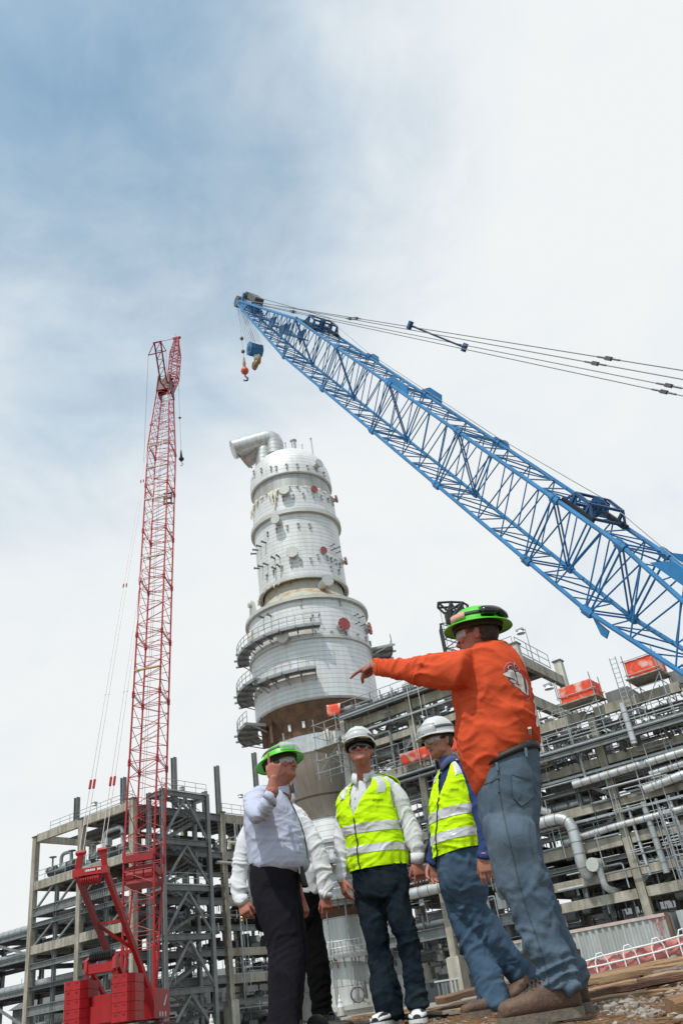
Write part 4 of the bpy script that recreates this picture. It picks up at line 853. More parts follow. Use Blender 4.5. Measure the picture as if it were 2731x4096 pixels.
# caged ladder at the right
mb = MB(); la, lz = FQ.on(2690, 3330, -.8)
for s in (-.3, .3): mb.tube([FQ(la+s, -.8, 3.0), FQ(la+s, -.8, 8.6)], .04, 6)
for k in range(18): mb.tube([FQ(la-.3, -.8, 3.1+k*.3), FQ(la+.3, -.8, 3.1+k*.3)], .02, 5)
for k in range(6):
    z = 4.2+k*.8; mb.tube([FQ(la+.42*math.cos(t), -.8-.75*math.sin(t), z) for t in np.linspace(0, math.pi, 9)], .03, 5)
for t in np.linspace(0, math.pi, 6): mb.tube([FQ(la+.42*math.cos(t), -.8-.75*math.sin(t), 4.2), FQ(la+.42*math.cos(t), -.8-.75*math.sin(t), 8.4)], .02, 5)
mb.build('caged_ladder', M_galv, Q_)
# scaffold towers with netting
def scaffold(a0, a1, b0, b1, zb, zn, zt, label, net=True, legs=None):
    t = thing('scaffold', FQ((a0+a1)/2, (b0+b1)/2, zb), label, 'scaffold', 'scaffold towers on the right-hand structure'); mb = MB()
    for a in (a0, a1):
        for b in (b0, b1): mb.tube([FQ(a, b, zb), FQ(a, b, zt+.4)], .04, 6)
    z = zb+.5
    while z < zt+.2:
        for b in (b0, b1): mb.tube([FQ(a0-.2, b, z), FQ(a1+.2, b, z)], .03, 5)
        for a in (a0, a1): mb.tube([FQ(a, b0-.2, z), FQ(a, b1+.2, z)], .03, 5)
        z += .95
    mb.tube([FQ(a0, b0, zb+.4), FQ(a1, b0, zn-.2)], .03, 5); mb.tube([FQ(a1, b1, zb+.4), FQ(a0, b1, zn-.2)], .03, 5)
    mb.build('tube_frame', M_galv, t); mb = MB(); mb.prism([FQ(a0-.15, b0-.15, zn-.1), FQ(a1+.15, b0-.15, zn-.1), FQ(a1+.15, b1+.15, zn-.1), FQ(a0-.15, b1+.15, zn-.1)], UZ*.07); mb.build('plank_floor', M_beige, t)
    if net:
        mb = MB(); n = 10
        for (p, q) in ((FQ(a0+.05, b0+.07, 0), FQ(a1-.05, b0+.07, 0)), (FQ(a1-.07, b0+.07, 0), FQ(a1-.07, b1, 0)), (FQ(a0+.05, b1-.07, 0), FQ(a1, b1-.07, 0))):
            nn = np.cross(q-p, UZ); nn /= np.linalg.norm(nn); V_ = []
            for i in range(n+1):
                u = p+(q-p)*i/n; sag = .025*math.sin(i*1.7)
                for j in range(4): V_.append(u+UZ*(zn+.05+(zt-zn-.1)*j/3+(sag if j == 0 else 0))+nn*(.02*math.sin(i*2.1+j*1.3)))
            mb.add(V_, [(i*4+j, (i+1)*4+j, (i+1)*4+j+1, i*4+j+1) for i in range(n) for j in range(3)])
        o = mb.build('safety_net', M_net, t); sm = o.modifiers.new('thickness', 'SOLIDIFY'); sm.thickness = .012
    return t
a0, z0 = FQ.on(2262, 2790); a1, z1 = FQ.on(2392, 2735)
scaffold(18.5, 20.9, -1.1, .6, 13.3, 16.2, 17.35, 'scaffold tower wrapped in orange net with painted sky-pale patches nearer the man in orange')
scaffold(23.3, 25.3, -1.1, 1.0, 13.3, 16.45, 17.6, 'scaffold tower with orange net and side ladder, just below the blue boom')
scaffold(27.4, 29.6, -1.0, 1.0, 13.3, 15.4, 16.5, 'scaffold tower with orange net at the right edge of the plant')
scaffold(-1.6, .6, -1.9, -.4, 16.2, 18.6, 20.6, 'bare tube scaffold in front of the vessel belly', net=False)
mb = MB(); 
lad = thing('scaffold_ladder', FQ(22.8, -1.1, 13.3), 'slim galvanised ladder strapped beside the netted scaffold under the boom', 'ladder')
mb = MB()
for s in (-.2, .2): mb.tube([FQ(22.75+s, -1.15, 13.3), FQ(22.75+s, -1.15, 18.1)], .035, 6)
for k in range(15): mb.tube([FQ(22.55, -1.15, 13.5+k*.32), FQ(22.95, -1.15, 13.5+k*.32)], .02, 5)
mb.build('rails_and_rungs', M_galv, lad)
def netpanel(p, lab):
    pts = [FQ(*FQ.on(x, y, -.95)[:1], -.95, FQ.on(x, y, -.95)[1]) for x, y in p]; n, m_ = 10, 4; V_ = []
    for i in range(n+1):
        for j in range(m_+1):
            u, v = i/n, j/m_; q = (pts[0]*(1-u)+pts[1]*u)*(1-v)+(pts[3]*(1-u)+pts[2]*u)*v; V_.append(q-PB*(.02*math.sin(i*1.9+j)+.03)+UZ*.015*math.sin(i*2.3)*(1-v))
    mb = MB(); mb.add(V_, [(i*(m_+1)+j, (i+1)*(m_+1)+j, (i+1)*(m_+1)+j+1, i*(m_+1)+j+1) for i in range(n) for j in range(m_)])
    o = mb.build('safety_net', M_net, None, smooth=True, loc=pts[0]); sm = o.modifiers.new('thickness', 'SOLIDIFY'); sm.thickness = .012; tag(o, lab, 'net')
netpanel([(1598, 3018), (1700, 2985), (1712, 3030), (1612, 3062)], 'orange net hung on a rail just left of the pale hard hat')
netpanel([(1700, 2985), (1830, 2945), (1840, 3000), (1712, 3030)], 'orange net with painted sky-pale patches hung behind the head of the man in navy')
netpanel([(1306, 2822), (1362, 2812), (1360, 2856), (1312, 2868)], 'small orange net on the bare scaffold below the vessel')
rail(Q_, FQ, [(4.0, -.9, 14.9), (10.5, -.9, 14.9)]); deck(Q_, FQ, 3.8, 10.6, -.95, .5, 14.85)
# ropes hanging from the walkway
for px in (1625, 1668): a, z = FQ.on(px, 2745, -1.2); mb = MB(); mb.tube([FQ(a, -1.2, z), FQ(a, -1.2, z-6)], .02, 5); tag(mb.build('hanging_rope', M_white, None, loc=FQ(a, -1.2, z)), 'white rope hanging down beside its twin from the upper walkway', 'rope', 'ropes hanging from the walkway')
p = FQ(*FQ.on(2118, 2590, 3)[:1], 3, 21.2); flood(p, 2.6, 'floodlight on a thin pole right of the green hard hat, highest of the lights')
flood(FQ(FQ.on(2205, 2772, .5)[0]+.3, .5, 17.0), 1.2, 'floodlight on the pale portal post behind the orange sweatshirt')
b, z = FL.onB(738, 3150, 0); flood(FL(0, b, 22.9), z-22.9, 'floodlight standing between the tall stubs above the stair tower')
b, z = FL.onB(972, 3180, 0); flood(FL(0, b, 22.9), z-22.9, 'floodlight on the beam end just left of the man with raised finger')
a, z = FL.on(380, 3210, 0); flood(FL(a, .3, 23), z-23, 'floodlight beside the red pendant links of the red crane')
# ------------------------------------------------------------------ container with stencilled marks
FC = Frame((-2.5, 66.)); fb = -3.0
ca0, cz1 = FC.on(2262, 3742, fb); ca1 = FC.on(2668, 3645, fb)[0]; cz1 = FC.on(2500, 3682, fb)[1]
M_cont = mat('grey_container_paint', (.44, .46, .46), .6, 0, .08, .8, streak=.25, space='World')
ct_ = thing('shipping_container', FC((ca0+ca1)/2, fb, .35), 'long grey corrugated shipping container behind the barrier, red figures on it', 'container')
zb_ = .45; mb = MB(); x = ca0-6.2; pts = []
while x < ca1-.15:
    for dx, d in ((0, 0), (.12, .0), (.2, .09), (.32, .09)): pts.append((x+dx, d))
    x += .4
V_ = []
for a, d in pts: V_ += [FC(a, fb+d, zb_+.15), FC(a, fb+d, cz1-.1)]
mb.add(V_, [(2*i, 2*i+2, 2*i+3, 2*i+1) for i in range(len(pts)-1)]); mb.build('corrugated_side', M_cont, ct_)
mb = MB(); a0, a1 = ca0-6.2, ca1
mb.prism([FC(a0, fb+.12, zb_), FC(a1, fb+.12, zb_), FC(a1, fb+2.4, zb_), FC(a0, fb+2.4, zb_)], UZ*(cz1-zb_)); mb.build('shell', M_cont, ct_)
for z in (zb_+.08, cz1-.05): mb = MB(); mb.bar(FC(a0, fb+.02, z), FC(a1, fb+.02, z), .12, .16); mb.build('side_rail', M_cont if z < 1 else mat('worn_top_rail', (.52, .40, .36), .7, 0, .2, 3), ct_)
mb = MB(); mb.bar(FC(a1-.1, fb+.0, zb_), FC(a1-.1, fb+.0, cz1+.03), .26, .2, PA); mb.build('corner_post', M_rust, ct_)
def text(s, size, P, ex, ez, m, parent, name, ext=.004, font_shear=0.):
    cu = bpy.data.curves.new('t', 'FONT'); cu.body = s; cu.size = size; cu.align_x = 'CENTER'; cu.extrude = ext; cu.space_line = .95; cu.space_character = 1.25; cu.shear = font_shear
    o = bpy.data.objects.new('t', cu); col.objects.link(o); dg = bpy.context.evaluated_depsgraph_get(); me = bpy.data.meshes.new_from_object(o.evaluated_get(dg)); bpy.data.objects.remove(o)
    me.materials.clear(); me.materials.append(m); ey = np.cross(ez, ex); M = Matrix([[ex[i], ez[i], -ey[i], P[i]] for i in range(3)]+[[0, 0, 0, 1]]); me.transform(M)
    base = ROOTLOC.get(parent.name, V3(0, 0, 0)); me.transform(Matrix.Translation(Vector(-base))); ob = bpy.data.objects.new(name, me); col.objects.link(ob); ob.parent = parent; return ob
ta, tz = FC.on(2624, 3672, fb-.01); text('MDDU\n260\n129\n9\n22G1', .27, FC(ta, fb-.015, tz-.12), PA, UZ, mat('stencil_red', (.5, .05, .05), .7), ct_, 'red_stencil')
FD = Frame((-2.5, 66.)); mb = MB(); 
c2 = thing('shipping_container', FC(ca1+3.2, fb+.4, .35), 'second grey container past the rusty corner post at the right edge', 'container')
V_ = []; pts = [(a+.35-ca0+ca1+6.2, d) for a, d in pts]
for a, d in pts: V_ += [FC(a, fb+.3+d, zb_+.1), FC(a, fb+.3+d, cz1-.05)]
mb.add(V_, [(2*i, 2*i+2, 2*i+3, 2*i+1) for i in range(len(pts)-1)]); mb.build('corrugated_side', M_cont, c2)
mb = MB(); mb.prism([FC(ca1+.3, fb+.42, zb_), FC(ca1+12, fb+.42, zb_), FC(ca1+12, fb+2.7, zb_), FC(ca1+.3, fb+2.7, zb_)], UZ*(cz1-zb_+.03)); mb.build('shell', M_cont, c2)

# equipment at grade and an added far shed blocking bright sky between the columns
def skid(par, f, a, b, z, s, m): 
    mb = MB(); mb.obox(f(a, b, z+s*.5), PA*s*rnd.uniform(.7, 1.5), PB*s*.6, UZ*s*.5); mb.obox(f(a, b, z+s*1.1), PA*s*.4, PB*s*.3, UZ*s*.25); mb.tube([f(a+s, b, z), f(a+s, b, z+s*1.9)], .12, 8); mb.build('pump_skid', m, par)
for i in range(16): skid(L_, FL, rnd.uniform(-15, -.8), rnd.uniform(2, 12), GZ, rnd.uniform(.8, 1.6), rnd.choice((M_dgray, M_gray)))
for i in range(14): skid(L_, FL, rnd.uniform(-6, -.8), rnd.uniform(10, 30), rnd.choice((GZ, 5.7, 8.6)), rnd.uniform(.7, 1.3), rnd.choice((M_dgray, M_gray)))
for i in range(26): skid(Q_, FQ, rnd.uniform(.5, 38), rnd.uniform(1.5, 11), GZ, rnd.uniform(.8, 1.5), rnd.choice((M_dgray, M_gray, M_gray)))
def drum(par, f, a, b, z, r, l, m, alongA=True):
    d = PA if alongA else PB; mb = MB(); c = f(a, b, z); mb.tube([c-d*(l/2+r*.45), c-d*(l/2+r*.3), c-d*l/2, c+d*l/2, c+d*(l/2+r*.3), c+d*(l/2+r*.45)], [r*.35, r*.8, r, r, r*.8, r*.35], 18)
    for k in (-.3, .3): mb.bar(c+d*l*k-UZ*(r+.5), c+d*l*k, .4, r*1.4)
    autosmooth(mb.build('drum', m, par))
for i in range(12): drum(Q_, FQ, rnd.uniform(2, 36), rnd.uniform(2.5, 9), rnd.choice((2.0, 5.7+1.2, 9.8+1.0, 12.6+1.1)), rnd.uniform(.5, .9), rnd.uniform(2.5, 5), rnd.choice((M_gray, M_alu, M_dgray)), rnd.random() < .6)
for i in range(9): drum(L_, FL, rnd.uniform(-7, -2), rnd.uniform(6, 28), rnd.choice((2.0, 9.7, 12.8, 19.0)), rnd.uniform(.5, .9), rnd.uniform(2.5, 4), rnd.choice((M_gray, M_alu, M_dgray)), False)
fs_ = thing('backdrop_shed', (10, 140, GZ), 'added long dark grey shed blocking bright sky far behind the steel columns', 'shed'); mb = MB()
M_shed = mat('shed_siding', (.10, .105, .11), .7, 0, .2, .3, streak=.3, space='World')
mb.box(V3(10, 146, 4.2), (140, 12, 7.6)); mb.build('wall', M_shed, fs_); mb = MB(); mb.prism([V3(-60.5, 139.5, 8.0), V3(-60.5, 152.5, 8.0), V3(-60.5, 146, 9.6)], V3(141, 0, 0)); mb.build('roof', M_dgray, fs_)
for x in range(-52, 80, 16): mb = MB(); mb.box(V3(x, 139.97, 2.6), (5, .12, 4.4)); mb.build('door', M_gray, fs_)

# small piping, conduits and rails across the front of the right-hand structure
def front(n, ar, zr, br=(-.75, .1)):
    for i in range(n):
        a0 = rnd.uniform(ar[0], ar[1]-1); z = rnd.uniform(*zr); b = rnd.uniform(*br); L0 = rnd.uniform(1, 4); r = rnd.choice((.03, .04, .05, .07, .1)); a1 = min(ar[1]+.5, a0+L0); m = rnd.choice((M_galv, M_gray, M_gray, M_dgray))
        pts = [FQ(a0, b, z), FQ(a1, b, z)]; t = rnd.random()
        if t < .4: pts.append(FQ(a1, b, z-rnd.uniform(.6, 3)))
        elif t < .7: pts.insert(0, FQ(a0, b, z+rnd.uniform(.5, 2.5)))
        pipe(Q_, pts, r, m, 'conduit')
front(46, (.3, 13.2), (4.5, 19.8)); front(50, (13.4, 33), (4.6, 15))
for a0, a1, z in ((.4, 6.2, 15.95), (6.6, 13, 13.6), (.4, 6, 10.95), (20.2, 26, 9.95), (26.6, 32.6, 9.95), (13.5, 19.6, 7.75), (20.2, 26, 5.85)): rail(Q_, FQ, [(a0, -.1, z), (a1, -.1, z)], h=1.05)
for a0, a1, b, z in ((.5, 13, -.35, 19.2), (.5, 13, -.3, 14.6), (13.4, 33, -.3, 11.6), (13.4, 33, -.25, 8.9)):
    mb = MB(); mb.bar(FQ(a0, b, z), FQ(a1, b, z), .5, .05)
    for s_ in (-.25, .25): mb.bar(FQ(a0, b+s_, z+.05), FQ(a1, b+s_, z+.05), .03, .14)
    x = a0
    while x < a1: mb.bar(FQ(x, b-.3, z-.06), FQ(x, b+.7, z-.06), .05, .06); x += 1.5
    mb.build('cable_tray', M_galv, Q_)

for i in range(44):                                            # scaffold standards, ledgers and loose braces in front of the face
    a = rnd.uniform(.5, 32); z = rnd.uniform(4.4, 16.5 if a < 13 else 11.5); h = rnd.uniform(2, 5); b = rnd.uniform(-1.0, -.3); mb = MB(); mb.tube([FQ(a, b, z), FQ(a, b, z+h)], .03, 6)
    for k in range(rnd.randrange(1, 4)): zz = z+rnd.uniform(.3, h-.2); l = rnd.uniform(.6, 1.9); mb.tube([FQ(a-.15, b, zz), FQ(a+l, b, zz)], .025, 6)
    mb.build('scaffold_tube', M_galv, Q_)
for i in range(24):
    a = rnd.choice([c+.3 for c in cols[:-2]])+rnd.uniform(0, 3); z = rnd.choice([4.7, 7.7, 9.9, 12.6] if a > 13 else [4.8, 7.5, 10.9, 13.4, 15.9, 18.4]); l = rnd.uniform(1.2, 2.6); beam(Q_, FQ, (a, rnd.uniform(.3, 3), z), (a+l*rnd.choice((-1, 1)), rnd.uniform(.3, 3), z+rnd.uniform(1.2, 2.2)), .16, .2, rnd.choice((M_gray, M_dgray)), name='knee_brace')
# ================================================================== ground
def sst(a, b, x):
    t = np.clip((np.asarray(x, float)-a)/(b-a), 0, 1); return t*t*(3-2*t)
def vnoise(P, seed=0):                         # vectorised gradient noise, P (n,3) -> about -1..1
    P = np.asarray(P, float); I = np.floor(P).astype(np.int64); Fr = P-I; U = Fr*Fr*Fr*(Fr*(Fr*6-15)+10)
    def g(dx, dy, dz):
        h = ((I[:, 0]+dx)*374761393+(I[:, 1]+dy)*668265263+(I[:, 2]+dz)*2147483647+seed*144665) & 0xffffffff
        h = ((h ^ (h >> 13))*1274126177) & 0xffffffff; h = h ^ (h >> 16)
        a = (h & 1023)/1023*2*np.pi; z = ((h >> 10) & 1023)/511.5-1; r = np.sqrt(np.maximum(0, 1-z*z))
        return r*np.cos(a)*(Fr[:, 0]-dx)+r*np.sin(a)*(Fr[:, 1]-dy)+z*(Fr[:, 2]-dz)
    l = lambda a, b, t: a+(b-a)*t
    x00 = l(g(0, 0, 0), g(1, 0, 0), U[:, 0]); x10 = l(g(0, 1, 0), g(1, 1, 0), U[:, 0]); x01 = l(g(0, 0, 1), g(1, 0, 1), U[:, 0]); x11 = l(g(0, 1, 1), g(1, 1, 1), U[:, 0])
    return l(l(x00, x10, U[:, 1]), l(x01, x11, U[:, 1]), U[:, 2])*1.5
def gz(x, y, fine=True):
    x = np.asarray(x, float); y = np.asarray(y, float)
    c = .2+.06*sst(.3, 2.2, x)+.05*sst(0, -1, x)
    z = .10+sst(2, 8.5, y)*(c-.10); z = np.where(y > 8.5, c-(c-.12)*sst(8.5, 12, y)+.28*sst(14, 45, y), z)
    if fine:
        P = np.stack([x.ravel(), y.ravel(), 0*x.ravel()], 1); k = np.clip(1-(y.ravel()-10)/20, 0, 1)
        z = z+((vnoise(P*1.7)*.018+vnoise(P*6.)*.010+vnoise(P*19.)*.006)*k).reshape(z.shape)
    return z
xs = np.concatenate([-np.geomspace(5, 1500, 26)[::-1], np.linspace(-4.9, 5.9, 181), np.geomspace(6, 1500, 26)])
ys = np.concatenate([[-300, -60, -15, -4, -1, .5], np.linspace(1.2, 12, 200), np.geomspace(12.3, 2500, 40)])
X, Y = np.meshgrid(xs, ys); Z = gz(X, Y); nx, ny = len(xs), len(ys)
me = bpy.data.meshes.new('ground'); me.from_pydata(np.stack([X.ravel(), Y.ravel(), Z.ravel()], 1).tolist(), [], [(j*nx+i, j*nx+i+1, (j+1)*nx+i+1, (j+1)*nx+i) for j in range(ny-1) for i in range(nx-1)])
me.polygons.foreach_set('use_smooth', [True]*len(me.polygons))
M_ground = mat('dirt', (.24, .15, .085), .95, 0, .3, 7, 1., 70, c2=(.09, .055, .034), space='World')
nt = M_ground.node_tree; N = nt.nodes; L = nt.links; b = N['Principled BSDF']; old = b.inputs['Base Color'].links[0].from_socket
g = N.new('ShaderNodeNewGeometry'); sp = N.new('ShaderNodeSeparateXYZ'); L.new(g.outputs['Position'], sp.inputs[0])
mr = N.new('ShaderNodeMapRange'); mr.inputs[1].default_value = 11; mr.inputs[2].default_value = 30; L.new(sp.outputs[1], mr.inputs[0])
vo = N.new('ShaderNodeTexVoronoi'); vo.inputs['Scale'].default_value = 45; L.new(g.outputs['Position'], vo.inputs['Vector'])
r2 = N.new('ShaderNodeValToRGB'); r2.color_ramp.elements[0].color = (.16, .14, .12, 1); r2.color_ramp.elements[1].color = (.36, .33, .29, 1); L.new(vo.outputs['Color'], r2.inputs[0])
mx = N.new('ShaderNodeMix'); mx.data_type = 'RGBA'; L.new(mr.outputs[0], mx.inputs[0]); L.new(old, mx.inputs[6]); L.new(r2.outputs[0], mx.inputs[7]); L.new(mx.outputs[2], b.inputs['Base Color'])
me.materials.append(M_ground); go = bpy.data.objects.new('ground', me); col.objects.link(go); go['kind'] = 'structure'
def zg(x, y): return float(gz(np.array([x]), np.array([y]))[0])
# gravel and splinters
M_stone = mat('gravel_stone', (.36, .32, .28), .9, 0, .3, 9, c2=(.17, .14, .12))
ico = [(0, 0, 1), (.894, 0, .447), (.276, .851, .447), (-.724, .526, .447), (-.724, -.526, .447), (.276, -.851, .447), (.724, .526, -.447), (-.276, .851, -.447), (-.894, 0, -.447), (-.276, -.851, -.447), (.724, -.526, -.447), (0, 0, -1)]
icof = [(0, 1, 2), (0, 2, 3), (0, 3, 4), (0, 4, 5), (0, 5, 1), (1, 6, 2), (2, 7, 3), (3, 8, 4), (4, 9, 5), (5, 10, 1), (6, 7, 2), (7, 8, 3), (8, 9, 4), (9, 10, 5), (10, 6, 1), (11, 7, 6), (11, 8, 7), (11, 9, 8), (11, 10, 9), (11, 6, 10)]
ico = np.array(ico); rs = np.random.RandomState(3)
def stones(n, xr, yr, smin, smax):
    mb = MB(); xs = rs.uniform(*xr, n); ys = rs.uniform(*yr, n); zs = gz(xs, ys)
    for x, y, z in zip(xs, ys, zs):
        s = smin*(smax/smin)**(rs.rand()**2.2); mb.add(ico*(1+rs.uniform(-.25, .25, (12, 1)))*s*np.array([1, rs.uniform(.6, 1.2), rs.uniform(.5, .8)])+V3(x, y, z+s*.2), icof)
    return mb
mb = stones(6500, (.75, 3.4), (2.4, 6.6), .006, .03); tag(mb.build('gravel', M_stone, None), None, None, None, 'stuff')
mb = stones(2200, (-1.5, 1.2), (3.2, 8.3), .004, .022); tag(mb.build('gravel', M_stone, None), None, None, None, 'stuff')
mb = MB()
for i in range(2200):
    x, y = rs.uniform(-.9, 3.2), rs.uniform(2.8, 8.8); a = rs.uniform(-.5, .5); l = rs.uniform(.02, .13); z = zg(x, y)+.008; d = V3(math.cos(a), math.sin(a), rs.uniform(-.15, .15)); mb.bar(V3(x, y, z)-d*l, V3(x, y, z)+d*l, rs.uniform(.004, .016)*(2.2 if i % 9 == 0 else 1), rs.uniform(.003, .008)*(2 if i % 9 == 0 else 1))
tag(mb.build('wood_splinters', M_wood, None), None, None, None, 'stuff')
W_ = [M_wood, mat('grey_board', (.40, .34, .28), .9, 0, .3, 3, .6, 30, c2=(.16, .12, .09), stretch=(1, 10, 10)), mat('tan_board', (.46, .31, .18), .9, 0, .3, 3, .6, 30, c2=(.22, .11, .055), stretch=(1, 10, 10)), mat('dark_board', (.20, .10, .055), .9, 0, .3, 3, .6, 30, c2=(.06, .03, .02), stretch=(1, 10, 10))]
# boards thrown down along the bank
def board(x, y, l, w, h, yaw, roll=0., lift=0., m=None, lab='weathered splintered board lying flat among others on the dirt bank', grp='boards lying on the dirt bank'):
    z = zg(x, y)+h/2+lift; c = V3(x, y, z); d = V3(math.cos(yaw), math.sin(yaw), 0); z0, z1 = zg(*(c-d*l/2)[:2]), zg(*(c+d*l/2)[:2]); d[2] = np.clip((z1-z0)/l, -.2, .2); c[2] = max(c[2], (z0+z1)/2+h/2+lift); d /= np.linalg.norm(d)
    s = np.cross(UZ, d); s /= np.linalg.norm(s); u = np.cross(d, s); s, u = s*math.cos(roll)+u*math.sin(roll), u*math.cos(roll)-s*math.sin(roll)
    n = 14; rings = []
    for i in range(n+1):
        t = i/n; e = .012*math.sin(t*5+x*9)+rs.uniform(-.004, .004); k = 1-(.35*rs.rand() if i in (0, n) else 0); q = c+d*(t-.5)*l+u*e
        rings.append([q+s*a*w/2*k*(1+rs.uniform(-.05, .05))+u*b_*h/2*(1+rs.uniform(-.12, .12)) for a, b_ in ((-1, -1), (1, -1), (1.0, .7), (.8, 1), (-.8, 1), (-1, .7))])
    mb = MB(); mb.rings([[p-0 for p in r] for r in rings]); o = mb.build('timber_board', m or W_[rs.randint(4)], None, loc=c); tag(o, lab, 'board', grp); return o
for i in range(44):
    y = 4.7+3.9*(i/43)**.8; x = rs.uniform(.5, 2.6) if i % 3 else rs.uniform(-.1, 1.2)
    if 4.0 < y < 5.9 and x < 1.15: x += .9
    board(x, y, rs.uniform(.5, 1.7), rs.uniform(.05, .13), rs.uniform(.012, .03), rs.uniform(-.16, .2), rs.uniform(-.15, .15), rs.uniform(0, .02))
for x, y, l, yaw in [(1.9, 8.2, 2.6, .05), (2.0, 7.4, 2.4, .1), (2.2, 6.6, 2.2, .02), (1.1, 8.5, 2.2, -.04), (2.6, 5.6, 1.8, .12)]: board(x, y, l, .13, .04, yaw, .05, .01)
board(.55, 8.3, .8, .16, .05, .12, .1, .07, M_rust, 'short dark red board propped behind the trailing leg of the man in navy', None)
board(1.35, 3.35, 1.1, .10, .05, .22, .2, .0, M_wood, 'grey edged plank nearest the camera at the lower right', None)
# barricade of white pipe hoops with red netting
bar_ = thing('pipe_barricade', V3(*at(2600, 3860, 16)[:2], zg(*at(2600, 3860, 16)[:2])), 'white pipe barricade with pink red mesh standing in front of the container', 'barricade')
def bp(px, py): return at(px, py, 16)
top = [(2300, 3858), (2400, 3826), (2505, 3800), (2620, 3772), (2731, 3740), (2800, 3722)]; low = [(2310, 3880), (2400, 3862), (2510, 3836), (2625, 3808), (2731, 3776), (2800, 3758)]
for line in (top, low):
    mb = MB(); mb.tube([bp(*p) for p in line], .015, 8); autosmooth(mb.build('rail', M_white, bar_))
for px, py in [(2396, 3820), (2507, 3788), (2620, 3760), (2725, 3724)]:
    mb = MB(); a = bp(px, py); f = zg(a[0], a[1]); mb.tube([V3(a[0]-.1, a[1], f), a+V3(-.1, 0, -.1), a+V3(-.05, 0, .02), a+V3(.03, 0, .03), a+V3(.1, 0, -.08), V3(a[0]+.16, a[1], f)], .014, 8); autosmooth(mb.build('hoop_post', M_white, bar_))
mb = MB(); V_ = []
for i in range(25):
    u = i/24; p = bp(2300+500*u, 3862-140*u); q = bp(2310+490*u, 3905-150*u); 
    for j in range(4): V_.append(p+(V3(p[0], p[1], q[2]-.12)-p)*j/3+V3(0, .05+.03*math.sin(i*1.4+j), .02*math.sin(i*2.2)))
mb.add(V_, [(i*4+j, i*4+4+j, i*4+5+j, i*4+1+j) for i in range(24) for j in range(3)])
o = mb.build('mesh_net', mat('pink_red_mesh', (.62, .22, .2), .8, 0, .25, 3), bar_, smooth=True); sm = o.modifiers.new('thickness', 'SOLIDIFY'); sm.thickness = .008
# cones, lumber and bits near the plant's foot
def cone(x, y, lab):
    z = zg(x, y); t = thing('traffic_cone', (x, y, z), lab, 'cone'); c = V3(x, y, z); mb = MB(); mb.lathe([(.17, .04), (.035, .74), (.02, .76)], c, 16, 0); autosmooth(mb.build('body', M_cone, t)); mb = MB(); mb.box(c+V3(0, 0, .02), (.42, .42, .04)); mb.build('base', M_black, t)
    for a, b_ in ((.34, .46), (.54, .62)): mb = MB(); r = lambda h: .17-.135*(h-.04)/.7+.004; mb.lathe([(r(a), a), (r(b_), b_)], c, 16); mb.build('white_band', M_white, t)
p = at(1360, 4015, 38); cone(p[0], p[1], 'orange cone in front of the vessel skirt beside the black trousers'); 
p = at(845, 4060, 36); cone(p[0], p[1], 'orange cone at the foot of the steel structure right of the red crane')
p = at(735, 4090, 52); t = thing('lumber_stack', (p[0], p[1], .4), 'low stack of yellow lumber on the ground right of the red crane', 'lumber')
for j in range(4):
    mb = MB()
    mb.box(V3(p[0], p[1], .42+j*.17), (2.0, 1.0, .15)); mb.build('lumber_layer', M_lumber, t)
p = at(1800, 4000, 30); t = thing('step_stool', (p[0], p[1], zg(p[0], p[1])), 'small grey work bench with vertical legs by the concrete pedestal', 'bench')
for i in range(6): mb = MB(); mb.box(V3(p[0]-.3+i*.12, p[1], zg(p[0], p[1])+.3), (.05, .3, .6)); mb.build('leg', M_gray, t)
mb = MB(); mb.box(V3(p[0], p[1], zg(p[0], p[1])+.62), (.8, .35, .05)); mb.build('top', M_lid, t)
# ================================================================== people
def z1(x, y): return 960+x*.25, 2920+y*.25
def z2(x, y): return 1330+x*.25, 2900+y*.25
def z3h(x, y): return 1640+x*.25, 2840+y*.25
def z3(x, y): return 850+x*.574, 2900+y*.574
def z4(x, y): return 1400+x*.5, 2400+y*.5
def z4b(x, y): return 1300+x*.574, 2850+y*.574
def z6(x, y): return 900+x*.3385, 3300+y*.3385
def z7(x, y): return 1300+x*.33846, 3300+y*.33846
def z8(x, y): return 1680+x*.44643, 3100+y*.44643
def ring(cv, l, r, Yl, b, Yr=None):
    """one cross-section: the two silhouette points at distance Y, and the half depth b (or a ratio of the half width if negative)"""
    Lp, Rp = at(*cv(*l), Yl), at(*cv(*r), Yr if Yr is not None else Yl); c = (Lp+Rp)/2; a = (Rp-Lp)/2; w_ = np.linalg.norm(a)
    h = np.cross(UZ, a); n = np.linalg.norm(h); h = h/n if n > 1e-6 else V3(0, 1, 0)
    bv_ = -h*(b if b > 0 else -b*w_)
    return [c, a, bv_ if bv_[1] <= 0 else -bv_]         # third vector points towards the camera
def cat(rs_, sub):
    out = []; n = len(rs_)
    for i in range(n-1):
        p0, p1, p2, p3 = rs_[max(0, i-1)], rs_[i], rs_[i+1], rs_[min(n-1, i+2)]
        for k in range(sub):
            t = k/sub; f = lambda j: .5*((2*p1[j])+(-p0[j]+p2[j])*t+(2*p0[j]-5*p1[j]+4*p2[j]-p3[j])*t*t+(-p0[j]+3*p1[j]-3*p2[j]+p3[j])*t**3)
            out.append([f(0), f(1), f(2)])
    out.append(rs_[-1]); return out
